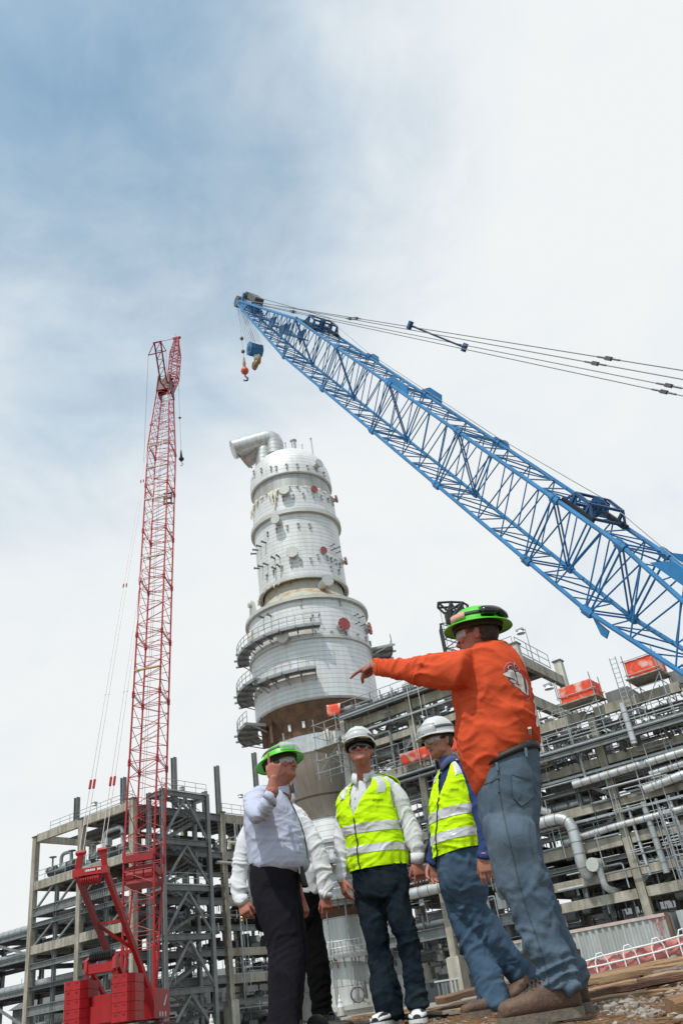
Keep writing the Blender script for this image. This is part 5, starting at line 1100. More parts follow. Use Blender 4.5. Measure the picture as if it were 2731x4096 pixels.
def loft(mb, rs_, n=40, sub=5, p=2.3, scale=1., round_ends=True):
    rr = cat(rs_, sub); R_ = []
    def circ(c, a, b, k=1.):
        o = []
        for i in range(n):
            t = 2*math.pi*i/n; cx, sx = math.cos(t), math.sin(t); e = 2/p; o.append(c+a*k*math.copysign(abs(cx)**e, cx)+b*k*math.copysign(abs(sx)**e, sx))
        return o
    if round_ends:
        d = rr[0][0]-rr[1][0]; d /= np.linalg.norm(d)+1e-9; m_ = min(np.linalg.norm(rr[0][1]), np.linalg.norm(rr[0][2])); 
        for k in (.3, .7, .92): R_.append(circ(rr[0][0]+d*m_*.35*math.sqrt(1-k*k)*scale, rr[0][1]*scale, rr[0][2]*scale, k))
    for c, a, b in rr: R_.append(circ(c, a*scale, b*scale))
    if round_ends:
        d = rr[-1][0]-rr[-2][0]; d /= np.linalg.norm(d)+1e-9; m_ = min(np.linalg.norm(rr[-1][1]), np.linalg.norm(rr[-1][2]))
        for k in (.92, .7, .3): R_.append(circ(rr[-1][0]+d*m_*.35*math.sqrt(1-k*k)*scale, rr[-1][1]*scale, rr[-1][2]*scale, k))
    mb.rings(R_)
def fuse(mb, voxel, smooth=4):
    """union the closed pieces into one continuous skin"""
    me = bpy.data.meshes.new('t'); me.from_pydata(np.concatenate(mb.v).tolist(), [], mb.f); bm = bmesh.new(); bm.from_mesh(me); bmesh.ops.recalc_face_normals(bm, faces=bm.faces); bm.to_mesh(me); bm.free()
    o = bpy.data.objects.new('t', me); col.objects.link(o); m = o.modifiers.new('r', 'REMESH'); m.mode = 'VOXEL'; m.voxel_size = voxel; m.use_smooth_shade = True
    if smooth: s = o.modifiers.new('s', 'SMOOTH'); s.factor = .5; s.iterations = smooth
    dg = bpy.context.evaluated_depsgraph_get(); out = bpy.data.meshes.new_from_object(o.evaluated_get(dg)); bpy.data.objects.remove(o); bpy.data.meshes.remove(me)
    return out
def co(me): a = np.empty(len(me.vertices)*3); me.vertices.foreach_get('co', a); return a.reshape(-1, 3)
def no(me): a = np.empty(len(me.vertices)*3); me.vertices.foreach_get('normal', a); return a.reshape(-1, 3)
def setco(me, a): me.vertices.foreach_set('co', np.ascontiguousarray(a, float).ravel()); me.update()
def ridge(P, seed): 
    n = vnoise(P, seed); return 1-2*np.abs(n)
FOLD = 1.15
def crease(P, Nn, folds, base=.004, seed=0):
    """cloth folds: each fold group (p0, p1, reach, axis, freq, amp) makes creases across its axis near the segment"""
    d = base*vnoise(P*6., seed)+base*.5*np.exp(-(vnoise(P*9., seed+1)/.14)**2)+base*.15*vnoise(P*30., seed+2)
    for i, (p0, p1, reach, ax, fr, amp) in enumerate(folds):
        ab = p1-p0; t = np.clip(((P-p0)@ab)/(ab@ab+1e-9), 0, 1); q = p0+t[:, None]*ab; r = np.linalg.norm(P-q, axis=1); w_ = np.exp(-(r/reach)**2*1.2)
        ax = ax/np.linalg.norm(ax); s = P@ax; perp = P-s[:, None]*ax
        warp = vnoise(P*4.5, seed+9+i)*.9+vnoise(P*10., seed+19+i)*.3
        Q = perp*2.6; Q = Q+ax[None, :]*(s*fr+warp)[:, None]
        n1 = vnoise(Q, seed+31+i); n2 = vnoise(Q*1.7+5., seed+51+i); d = d+FOLD*amp*w_*(.95*np.exp(-(n1/.17)**2)+.45*np.exp(-(n2/.12)**2)-.45)
    return P+Nn*d[:, None]
def emit(me, name, mats, parent, root, label=None, smooth=True):
    me.name = name; me.materials.clear()
    for m in (mats if isinstance(mats, (list, tuple)) else [mats]): me.materials.append(m)
    setco(me, co(me)-root)
    if smooth: me.polygons.foreach_set('use_smooth', [True]*len(me.polygons))
    o = bpy.data.objects.new(name, me); col.objects.link(o)
    if parent is not None: o.parent = parent
    else: o.location = root
    ROOTLOC[o.name] = V3(*root)
    if label: o['label'] = label
    return o
# ---- materials
M_skin = mat('skin', (.40, .165, .11), .62, 0, .12, 14, .1, 90); M_lip = mat('lips', (.20, .055, .045), .5, 0, .1, 20)
M_skin2 = mat('ruddy_skin', (.37, .13, .088), .62, 0, .15, 14, .1, 90)
M_hairb = mat('brown_hair', (.045, .028, .02), .7, 0, .4, 60, .5, 120); M_hairg = mat('grey_hair', (.22, .19, .17), .7, 0, .3, 60, .5, 120)
M_wshirt = mat('white_cotton', (.63, .63, .66), .85, 0, .03, 6, .15, 60)
M_navy = mat('navy_cotton', (.028, .045, .13), .85, 0, .15, 8, .15, 60)
M_or = mat('orange_jersey', (.60, .085, .034), .9, 0, .08, 6, .25, 220)
M_hiviz = mat('hi_viz_yellow', (.60, .93, .012), .8, 0, .05, 8, .2, 180)
M_refl = mat('reflective_tape', (.60, .60, .62), .35, .15, .05, 10)
M_slack = mat('charcoal_slacks', (.015, .014, .019), .85, 0, .15, 5, .15, 80)
M_blackp = mat('black_trousers', (.0045, .0045, .005), .9, 0, .2, 5, .15, 80)
M_belt = mat('black_leather', (.010, .008, .007), .6, 0, .3, 9)
M_boot = mat('brown_boot_leather', (.15, .085, .055), .7, 0, .3, 14, .3, 60, c2=(.075, .042, .03))
M_sole = mat('boot_sole', (.16, .125, .10), .85, 0, .25, 20, .3, 50)
M_hgreen = mat('lime_hard_hat', (.09, .56, .02), .38, 0, .05, 5); M_hwhite = mat('white_hard_hat', (.58, .58, .575), .42, 0, .06, 6)
M_hatin = mat('hat_lining', (.025, .03, .022), .8)
M_dlens = mat('dark_lens', (.008, .008, .010), .12, 0, .1, 4, spec=.6)
M_clear = mat('clear_lens', (.75, .78, .80), .08, 0, .02, 4, spec=.8, alpha=.28)
M_eye = mat('eyeball', (.55, .5, .47), .3); M_iris = mat('iris', (.02, .015, .012), .3)
M_gold = mat('gold_ring', (.7, .45, .12), .3, .9)
def denim(name, c, fade, sc=3.0, pos=(.30, .85)):
    m = mat(name, fade, .88, 0, .1, sc, .35, 260, c2=c, space='Object'); r = m.node_tree.nodes['Color Ramp']; r.color_ramp.elements[0].position, r.color_ramp.elements[1].position = pos; return m
M_jeanE = denim('washed_denim', (.068, .100, .142), (.150, .190, .230)); M_jeanD = denim('blue_denim', (.042, .080, .140), (.098, .150, .210)); M_jeanC = denim('dark_denim', (.005, .009, .017), (.040, .060, .070), 3.0, (.40, .85))
def check_cloth():
    m = mat('pale_blue_check', (.50, .53, .66), .85, 0, .03, 6, .12, 60); nt = m.node_tree; N = nt.nodes; L = nt.links; b = N['Principled BSDF']; old = b.inputs['Base Color'].links[0].from_socket
    tc = N.new('ShaderNodeTexCoord'); outs = []
    for d in ('X', 'Z'):
        w_ = N.new('ShaderNodeTexWave'); w_.wave_type = 'BANDS'; w_.bands_direction = d; w_.inputs['Scale'].default_value = 26; L.new(tc.outputs['Object'], w_.inputs[0]); g = N.new('ShaderNodeMath'); g.operation = 'GREATER_THAN'; g.inputs[1].default_value = .9; L.new(w_.outputs[1], g.inputs[0]); outs.append(g.outputs[0])
    mx = N.new('ShaderNodeMath'); mx.operation = 'MAXIMUM'; L.new(outs[0], mx.inputs[0]); L.new(outs[1], mx.inputs[1])
    c = N.new('ShaderNodeMix'); c.data_type = 'RGBA'; s = N.new('ShaderNodeMath'); s.operation = 'MULTIPLY'; s.inputs[1].default_value = .35; L.new(mx.outputs[0], s.inputs[0]); L.new(s.outputs[0], c.inputs[0]); L.new(old, c.inputs[6]); c.inputs[7].default_value = (.24, .26, .38, 1); L.new(c.outputs[2], b.inputs['Base Color']); return m
M_check = check_cloth()
for m_ in (M_wshirt, M_navy, M_or, M_hiviz, M_slack, M_blackp, M_check, M_jeanE, M_jeanD, M_jeanC): m_.node_tree.nodes['Principled BSDF'].inputs['Specular IOR Level'].default_value = .05
# ---- head
class Head:
    def __init__(s, c, f, roll=0., k=1.0):
        f = V3(*f); f /= np.linalg.norm(f); x = np.cross(f, UZ); x /= np.linalg.norm(x); u = np.cross(x, f)
        x, u = x*math.cos(roll)+u*math.sin(roll), u*math.cos(roll)-x*math.sin(roll); s.c, s.x, s.f, s.u, s.k = c, x, f, u, k
    def __call__(s, x, y, z): return s.c+(s.x*x+s.f*y+s.u*z)*s.k
    def inv(s, P): d = (P-s.c)/s.k; return np.stack([d@s.x, d@s.f, d@s.u], 1)
HEADR = [(.113, .030, .035, .045), (.100, .052, .062, .070), (.070, .069, .082, .092), (.032, .0755, .094, .100), (.0, .074, .090, .099), (-.03, .0715, .0915, .088), (-.055, .066, .0925, .066), (-.078, .058, .091, .045), (-.098, .046, .089, .022), (-.114, .026, .076, .01)]
def head_rings(H, scale=1., zmin=-1):
    return [[H(0, (f-k)/2*scale, z*(scale if z > 0 else 1)), H.x*H.k*w_*scale, H.f*H.k*(f+k)/2*scale] for z, w_, f, k in HEADR if z > zmin]
def tube_l(mb, H, pts, r, n=8): mb.tube([H(*p) for p in pts], [x*H.k for x in r] if hasattr(r, '__len__') else r*H.k, n)
def ball(mb, c, r, ax=None, n=10):
    X_, Y_, Z_ = ax if ax else (V3(1, 0, 0), V3(0, 1, 0), V3(0, 0, 1)); rr = r if hasattr(r, '__len__') else (r, r, r)
    mb.rings([[c+X_*rr[0]*math.sin(a)*math.cos(2*math.pi*k/n)+Y_*rr[1]*math.sin(a)*math.sin(2*math.pi*k/n)+Z_*rr[2]*math.cos(a) for k in range(n)] for a in np.linspace(.12, math.pi-.12, 8)])
def head_parts(mb, H):
    loft(mb, head_rings(H), 32, 3, 2.15); ax = (H.x, H.f, H.u); k = H.k
    tube_l(mb, H, [(0, .086, .012), (0, .097, -.010), (0, .111, -.034), (0, .104, -.043)], [.007, .0085, .0125, .009])
    for s in (-1, 1):
        ball(mb, H(s*.0125, .098, -.038), .0095*k, ax); tube_l(mb, H, [(s*.010, .089, .022), (s*.03, .089, .025), (s*.052, .076, .016)], [.008, .010, .007])
        ball(mb, H(s*.045, .071, -.022), (.022*k, .020*k, .022*k), ax); ball(mb, H(s*.053, .030, -.072), (.014*k, .035*k, .02*k), ax)
        ball(mb, H(s*.078, -.008, -.014), (.009*k, .018*k, .031*k), ax); ball(mb, H(s*.083, -.014, -.002), (.007*k, .013*k, .019*k), ax)
        tube_l(mb, H, [(0, .0925, -.059), (s*.012, .092, -.060), (s*.024, .083, -.065)], [.0055, .0055, .003]); tube_l(mb, H, [(0, .091, -.071), (s*.012, .0895, -.070), (s*.023, .082, -.067)], [.0065, .006, .003])
    ball(mb, H(0, .082, -.098), (.020*k, .014*k, .014*k), ax)
def cap(mb, a, b, ra, rb, n=10):
    d = b-a; L = np.linalg.norm(d); d = d/L; u = UZ if abs(d[2]) < .9 else V3(1, 0, 0); x = np.cross(d, u); x /= np.linalg.norm(x); y = np.cross(d, x)
    R_ = []
    for t in (-80, -45, -15): R_.append((a+d*ra*math.sin(R(t)), ra*math.cos(R(t))))
    for t in (15, 45, 80): R_.append((b+d*rb*math.sin(R(t)), rb*math.cos(R(t))))
    mb.rings([[c+(x*math.cos(2*math.pi*k/n)+y*math.sin(2*math.pi*k/n))*r for k in range(n)] for c, r in R_])
def chain(mb, pts, rs_):
    for a, b, ra, rb in zip(pts[:-1], pts[1:], rs_[:-1], rs_[1:]): cap(mb, a, b, ra, rb)
def hand(mb, w, d, palm, thumb, curls, k=1., tcurl=.5, spread=.12, tout=.7):
    """w wrist, d towards fingers, palm normal, thumb side; curls = bend per finger (index..little) in radians at each joint"""
    d = d/np.linalg.norm(d); n = palm-d*(palm@d); n /= np.linalg.norm(n); s = thumb-d*(thumb@d)-n*(thumb@n); s /= np.linalg.norm(s)
    rs_ = []
    for t, hw, th in [(-.01, .026, .021), (.02, .031, .019), (.055, .040, .016), (.085, .042, .0145), (.094, .038, .012)]: rs_.append([w+d*t*k, s*hw*k, n*th*k])
    loft(mb, rs_, 20, 2, 2.6)
    for off, ln, r, c, sp in zip((.0325, .0112, -.0112, -.032), (.072, .080, .074, .058), (.0086, .0088, .0083, .0074), curls, (1, .3, -.35, -1)):
        b = w+d*.088*k+s*off*k; dd = d+s*spread*sp*.5; dd /= np.linalg.norm(dd); pts = [b-d*.012*k]; a = 0; p = b
        if isinstance(c, (int, float)): c = (c, c, c*.7)
        pts.append(b)
        for seg, cc in zip((.46, .3, .24), c):
            a += cc; v = dd*math.cos(a)+n*math.sin(a); p = p+v*ln*seg*k; pts.append(p)
        chain(mb, pts, [r*k*1.02, r*k*1.05, r*k, r*k*.93, r*k*.78])
    b = w+d*.022*k+s*.024*k+n*.004*k; v = d*.70+s*tout+n*.25; v /= np.linalg.norm(v); p1 = b+v*.044*k; v2 = d*.85+s*tout*(1-tcurl)+n*tcurl; v2 /= np.linalg.norm(v2); p2 = p1+v2*.033*k; v3 = d*.75+n*tcurl*1.2-s*tcurl*.6; v3 /= np.linalg.norm(v3)
    chain(mb, [b, p1, p2, p2+v3*.026*k], [.0155*k, .0125*k, .0105*k, .008*k])
# ---- headwear
def hat(H, par, root, m, full, lift=0., tilt=0.):
    k = H.k; z0 = (.047 if full else .054)+lift; A_, B_, C_ = .111, .134, (.100 if full else .122)
    ctl, stl = math.cos(tilt), math.sin(tilt)
    def P(x, y, z): y2, z2_ = y*ctl-(z-z0)*stl, y*stl+(z-z0)*ctl; return H(x, y2-.006, z2_+z0)
    n = 56; mb = MB(); rings = []
    for a in np.linspace(0, 88, 13):
        ca, sa = math.cos(R(a)), math.sin(R(a)); ca = ca**.8; rings.append([])
        for i in range(n):
            t = 2*math.pi*i/n; x, y = A_*ca*math.sin(t), B_*ca*math.cos(t); rid = .0045*math.exp(-(x/.010)**2)*sa+.003*(math.exp(-((x-.042)/.008)**2)+math.exp(-((x+.042)/.008)**2))*sa
            rings[-1].append(P(x, y, z0+C_*sa+rid))
    brim = []
    for e, dz in ((0, 0.), (.35, -.001), (1, -.012), (1.02, -.017), (.97, -.019)):
        q = []
        for i in range(n):
            t = 2*math.pi*i/n; c_ = math.cos(t)
            if full: w_ = .030+.010*max(0, c_)+.012*max(0, -c_)+.006*abs(math.sin(t))
            else: w_ = .007+.040*sst(.35, 1., np.array(c_))
            q.append(P((A_+w_*e)*math.sin(t), (B_+w_*e)*c_, z0+dz-(.014*(1-c_)*.5 if not full else .004*abs(math.sin(t))*-1)))
        brim.append(q)
    mb.rings(brim[::-1]+rings[1:], 0, False); o = mb.build('hard_hat', m, par); o.modifiers.new('s', 'SOLIDIFY').thickness = -.003; autosmooth(o, 50)
    mb = MB(); mb.rings([[P(A_*.95*s_*math.sin(2*math.pi*i/n), B_*.95*s_*math.cos(2*math.pi*i/n), z) for i in range(n)] for s_, z in ((.97, z0-.028), (1, z0-.002), (.97, z0+.03), (.6, z0+.075), (.05, z0+.085))], 0, False); l = mb.build('lining', M_hatin, o); l.modifiers.new('s', 'SOLIDIFY').thickness = .002; autosmooth(l)
    return o, P, (A_, B_, C_, z0)
def goggles(P, dim, o, a0, a1, za, zb, off=.02, lens=None, frame=None, strap=True):
    A_, B_, C_, z0 = dim; n = 20; mb = MB()
    def q(a, z, off_):
        sa = min(.98, max(0, (z-z0)/C_)); ca = math.sqrt(1-sa*sa)**.8; t = R(a); return P((A_*ca+off_)*math.sin(t), (B_*ca+off_)*math.cos(t), z)
    rows = []
    for j, (f, e) in enumerate(((0, .006), (.15, 1.), (.5, 1.15), (.85, 1.), (1, .2))):
        rows.append([q(a0+(a1-a0)*i/n, za+(zb-za)*f+.012*math.sin(math.pi*i/n)*(f-.3)-(.016*math.exp(-((i-n/2)/2.2)**2) if f < .3 else 0)*-1, off*e*(1 if 0 < i < n else .2)) for i in range(n+1)])
    mb.add([p for r in rows for p in r], [(j*(n+1)+i, j*(n+1)+i+1, (j+1)*(n+1)+i+1, (j+1)*(n+1)+i) for j in range(4) for i in range(n)]); g = mb.build('goggles', lens or M_clear, o, smooth=True); g.modifiers.new('s', 'SOLIDIFY').thickness = .003
    mb = MB(); mb.tube(rows[0]+rows[-1][::-1]+[rows[0][0]], .0045, 6); mb.build('goggle_frame', frame or M_lid, g, smooth=True)
    if strap:
        mb = MB(); zc = (za+zb)/2; S = [[q(a, zc+dz, .003) for dz in (-.009, .009)] for a in np.linspace(a1, a0+360, 40)]; mb.add([p for r in S for p in r], [(2*i, 2*i+2, 2*i+3, 2*i+1) for i in range(39)]); s = mb.build('goggle_strap', M_dgray if lens is None else M_black, g, smooth=True); s.modifiers.new('s', 'SOLIDIFY').thickness = .002
def glasses(H, par, root, m, wrap=68, za=-.024, zb=.022, frame=None, temple=True):
    n = 28; mb = MB(); rows = []
    for f in (0, .5, 1):
        row = []
        for i in range(n+1):
            a = -wrap+2*wrap*i/n; nose = math.exp(-(a/9.)**2); low = za+.020*nose+.006*(abs(a)/wrap)**2; z = low+(zb-low)*f; row.append(H(.079*math.sin(R(a)), .018+.092*math.cos(R(a)), z))
        rows.append(row)
    mb.add([p for r in rows for p in r], [(j*(n+1)+i, j*(n+1)+i+1, (j+1)*(n+1)+i+1, (j+1)*(n+1)+i) for j in range(2) for i in range(n)]); g = mb.build('safety_glasses', m, par, smooth=True); g.modifiers.new('s', 'SOLIDIFY').thickness = .002
    mb = MB(); mb.tube(rows[2], .0022, 6)
    for s, e in ((-1, 0), (1, -1)): mb.tube([(rows[0][e]+rows[2][e])/2, H(s*.083, .0, .004), H(s*.082, -.02, -.004)], .0028, 6)
    mb.build('frame', frame or M_dgray, g, smooth=True); return g
def hair(H, par, root, m, zlow=-.05):
    mb = MB(); loft(mb, head_rings(H, 1.045, -.06), 40, 4, 2.15, round_ends=False); me = bpy.data.meshes.new('hair'); me.from_pydata(np.concatenate(mb.v).tolist(), [], mb.f); bm = bmesh.new(); bm.from_mesh(me)
    kill = []
    for f in bm.faces:
        p = H.inv(np.array([f.calc_center_median()]))[0]
        lim = .062 if p[2] > .04 else (.022 if abs(p[0]) > .03 and p[2] > -.012 else -.02)
        if p[1] > lim or p[2] < zlow+.01*math.sin(p[0]*200) or (p[2] < .0 and p[1] > -.028): kill.append(f)
    bmesh.ops.delete(bm, geom=kill, context='FACES'); bm.to_mesh(me); bm.free(); o = emit(me, 'hair', m, par, root); o.modifiers.new('s', 'SOLIDIFY').thickness = .006; return o
def eyes(H, par):
    mb = MB(); tube_l(mb, H, [(-.022, .0855, -.0665), (-.01, .0925, -.0655), (0, .0945, -.065), (.01, .0925, -.0655), (.022, .0855, -.0665)], [.001, .0022, .0026, .0022, .001], 6); mb.build('mouth_line', M_hatin, par, smooth=True)
    for s in (-1, 1):
        mb = MB(); c = H(s*.031, .0800, .0005); ball(mb, c, .0125*H.k, (H.x, H.f, H.u), 14); e = mb.build('eye', M_eye, par, smooth=True); mb = MB(); ball(mb, H(s*.031, .0893, .001), .0058*H.k, (H.x, H.f, H.u), 10); mb.build('iris', M_iris, e, smooth=True)
        mb = MB(); tube_l(mb, H, [(s*.014, .0955, .026), (s*.031, .0965, .031), (s*.051, .083, .025)], [.003, .004, .002], 6); mb.build('eyebrow', M_hairb, par, smooth=True)
# ---- body under the clothes, one continuous skin
def body(name, root, H, torso, arms, hands, legs, label, skin, vox=.0042):
    mb = MB(); head_parts(mb, H); top = torso[0][0]
    nb = H(0, -.022, -.075); cap(mb, H(0, -.018, -.05), top*.75+nb*.25+V3(0, 0, -.05), .058, .064, 20); cap(mb, top+V3(0, 0, .0), top+V3(0, 0, -.10), .055, .058, 16)
    loft(mb, torso[1:], 32, 3, 2.2, .84)
    def limb(rs_, rmin, k=.5):
        if len(rs_[0]) == 3 and hasattr(rs_[0][0], '__len__'): chain(mb, [q[0] for q in rs_], [max(rmin, min(.075, k*min(np.linalg.norm(q[1]), np.linalg.norm(q[2])))) for q in rs_])
        else: chain(mb, rs_, [.036, .032, .026][:len(rs_)])
    for a_ in arms: limb(a_, .024)
    for h in hands: hand(mb, *h[:-1], **h[-1])
    for l_ in legs: limb(l_, .03)
    me = fuse(mb, vox, 3 if vox > .004 else 2); P = co(me); q = H.inv(P); lip = (np.abs(q[:, 0]) < .026) & (q[:, 1] > .078) & (np.abs(q[:, 2]+.0645) < .0115-.18*np.abs(q[:, 0]))
    o = emit(me, 'person', [skin, M_lip], None, root); o['label'] = label; o['category'] = 'person'
    pv = np.array([[v for v in p.vertices[:3]] for p in me.polygons]); fl = lip[pv].all(1); me.polygons.foreach_set('material_index', fl.astype(np.int32)); return o
def garment(name, lofts, voxel, folds, m, par, root, base=.004, seed=0, smooth=5, label=None):
    mb = MB()
    for l in lofts: loft(mb, l, 40, 4)
    me = fuse(mb, voxel, smooth); P = crease(co(me), no(me), folds, base, seed); setco(me, P); return emit(me, name, m, par, root, label)
def bvh(o):
    P = co(o.data)+ROOTLOC[o.name]; return BVHTree.FromPolygons(P.tolist(), [tuple(p.vertices) for p in o.data.polygons])
def project(bv, px, py, off):
    d = ray(px, py); h = bv.ray_cast(Vector(CAM), Vector(d))
    if h[0] is None: return None
    n = np.array(h[1]); n = -n if n@d > 0 else n; return np.array(h[0])+n*off
def decal(bv, poly, off, m, name, par, root, maxe=6.):
    """a flat patch cut to a pixel outline and laid on the cloth"""
    from mathutils.geometry import tessellate_polygon
    bm = bmesh.new(); vs = [bm.verts.new((x, y, 0)) for x, y in poly]; f = bm.faces.new(vs); bmesh.ops.triangulate(bm, faces=[f])
    for _ in range(5):
        es = [e for e in bm.edges if e.calc_length() > maxe]
        if not es: break
        bmesh.ops.subdivide_edges(bm, edges=es, cuts=1); bmesh.ops.triangulate(bm, faces=bm.faces[:])
    bad = []
    for v in bm.verts:
        q = project(bv, v.co.x, v.co.y, off)
        if q is None: bad.append(v)
        else: v.co = q
    bmesh.ops.delete(bm, geom=bad, context='VERTS'); bmesh.ops.recalc_face_normals(bm, faces=bm.faces); me = bpy.data.meshes.new(name); bm.to_mesh(me); bm.free(); return emit(me, name, m, par, root)
def seam(bv, pts, r, m, name, par, root, off=.001, n=60):
    P = []; seg = [np.linalg.norm(np.subtract(b, a)) for a, b in zip(pts[:-1], pts[1:])]
    for (a, b), l in zip(zip(pts[:-1], pts[1:]), seg):
        for k in range(max(2, int(l/6))):
            t = k/max(2, int(l/6)); q = project(bv, a[0]+(b[0]-a[0])*t, a[1]+(b[1]-a[1])*t, off)
            if q is not None: P.append(q)
    mb = MB(); mb.tube(P, r, 6); return mb.build(name, m, par, smooth=True)
def cloth_text(bv, s, fn, size, m, name, par, root, off=.002, shear=0.):
    """letters laid on the cloth; fn maps the text plane to the photograph's grid"""
    cu = bpy.data.curves.new('t', 'FONT'); cu.body = s; cu.size = size; cu.align_x = 'CENTER'; cu.shear = shear; o = bpy.data.objects.new('t', cu); col.objects.link(o); dg = bpy.context.evaluated_depsgraph_get(); me = bpy.data.meshes.new_from_object(o.evaluated_get(dg)); bpy.data.objects.remove(o)
    P = co(me); Q = []
    for p in P: q = project(bv, *fn(p[0], p[1]), off); Q.append(q if q is not None else (Q[-1] if Q else root))
    setco(me, np.array(Q)); return emit(me, name, m, par, root, smooth=False)
def band(rings_, i0, i1, off, name, m, par, root, a0=0, a1=360, th=.004):
    n = 72; mb = MB(); rows = []
    for c, a, b in (rings_[i0], rings_[i1]):
        la, lb = np.linalg.norm(a), np.linalg.norm(b); rows.append([c+a*(1+off/la)*math.copysign(abs(math.cos(t))**.87, math.cos(t))+b*(1+off/lb)*math.copysign(abs(math.sin(t))**.87, math.sin(t)) for t in np.radians(np.linspace(a0, a1, n+1))])
    mb.add(rows[0]+rows[1], [(i, i+1, n+2+i, n+1+i) for i in range(n)]); o = mb.build(name, m, par, smooth=True); o.modifiers.new('s', 'SOLIDIFY').thickness = th; return o
def shoe(par, root, heel, d, L, w, h, m, msole, name='boot', shaft=.0, sole=.032, cap_m=None, laces=True, tipz=0.):
    d = d/np.linalg.norm(d); s = np.cross(UZ, d); s /= np.linalg.norm(s); u = np.cross(d, s)
    prof = [(0, .52, .55), (.04, .74, .85), (.14, .80, 1.0), (.26, .80, 1.0), (.36, .84, .86), (.5, .92, .66), (.66, 1.0, .53), (.82, .98, .48), (.93, .80, .42), (.985, .45, .30)]
    mb = MB(); rr = cat([[heel+d*x*L+u*(sole*.7+h*hh*.5), s*w*.5*ww, u*h*hh*.5] for x, ww, hh in prof], 4); R_ = []
    for c, a, b in rr:
        R_.append([c+a*math.copysign(abs(math.cos(t))**.8, math.cos(t))+b*(math.copysign(abs(math.sin(t))**.75, math.sin(t))) for t in np.linspace(0, 2*math.pi, 24, endpoint=False)])
    mb.rings(R_)
    if shaft: mb.rings([[heel+d*L*(.19-.03*j/3)+u*(sole+h*.5+(shaft+h*.4)*j/3)+d*L*(.165+.01*j)*math.cos(t)+s*w*.40*math.sin(t) for t in np.linspace(0, 2*math.pi, 24, endpoint=False)] for j in range(4)])
    me = fuse(mb, .004, 4); me2 = co(me); setco(me, crease(me2, no(me), [(heel+d*L*.5+u*h*.5, heel+d*L*.62+u*h*.5, .06, d, 60, .0022)], .0012, 5)); o = emit(me, name, m, par, root)
    mb = MB(); out = [(0, .35), (.03, .55), (.1, .70), (.3, .70), (.45, .78), (.62, .98), (.78, 1.03), (.9, .9), (.97, .62), (1.01, .2)]; ol = [heel+d*x*L*1.02-d*.004+s*w*.53*ww for x, ww in out]+[heel+d*x*L*1.02-d*.004-s*w*.53*ww for x, ww in out[::-1]]
    mb.prism(ol, u*sole); mb.prism([heel+d*x*L-d*.003+s*w*.5*ww-u*.006 for x, ww in out[:4]]+[heel+d*x*L-d*.003-s*w*.5*ww-u*.006 for x, ww in out[:4][::-1]], u*.012); mb.build('sole', msole, o)
    if laces:
        mb = MB()
        for k in range(4): x = .40+.055*k; c = heel+d*x*L+u*(sole*.7+h*(.86-.62*(x-.36))*1.0); mb.tube([c-s*w*.26-u*.012, c-s*w*.1+u*.004, c+s*w*.1+u*.004, c+s*w*.26-u*.012], .0035, 6)
        mb.build('laces', M_black if cap_m is None else M_black, o, smooth=True)
    if cap_m is not None:
        mb = MB(); R_ = []
        for c, a, b in rr[-14:]: R_.append([c+a*1.05*math.cos(t)+b*1.06*math.sin(t) for t in np.linspace(-.15, math.pi+.15, 16)])
        mb.add([p for r in R_ for p in r], [(j*16+i, j*16+i+1, j*16+17+i, j*16+16+i) for j in range(len(R_)-1) for i in range(15)]); mb.build('toe_cap', cap_m, o, smooth=True)
    return o
def collar(c, R_, fdir, m, par, root, h=.042, gap=22, drop=.03, tilt=(0, 0, 0)):
    f = fdir/np.linalg.norm(fdir); f[2] = 0; f /= np.linalg.norm(f); x = np.cross(f, UZ); mb = MB(); n = 40; up_ = UZ+V3(*tilt); up_ /= np.linalg.norm(up_); rows = [[], [], [], []]
    for i in range(n+1):
        a = R(gap+(360-2*gap)*i/n); e = abs(i/n-.5)*2; d = f*math.cos(a)+x*math.sin(a); sl = -f*0
        low = -.012*e*e; rows[0].append(c+d*R_*1.03+up_*low*1.5); rows[1].append(c+d*R_*.99+up_*(h+low)); rows[2].append(c+d*(R_*1.02+.006)+up_*(h+.002+low)); rows[3].append(c+d*(R_*1.16+.010)+up_*(-.004+low-drop*max(0, e-.72)/.28)+f*(.012*max(0, e-.7)/.3))
    mb.add([p for r in rows for p in r], [(j*(n+1)+i, j*(n+1)+i+1, (j+1)*(n+1)+i+1, (j+1)*(n+1)+i) for j in range(3) for i in range(n)]); o = mb.build('collar', m, par, smooth=True); o.modifiers.new('s', 'SOLIDIFY').thickness = .0025; return o
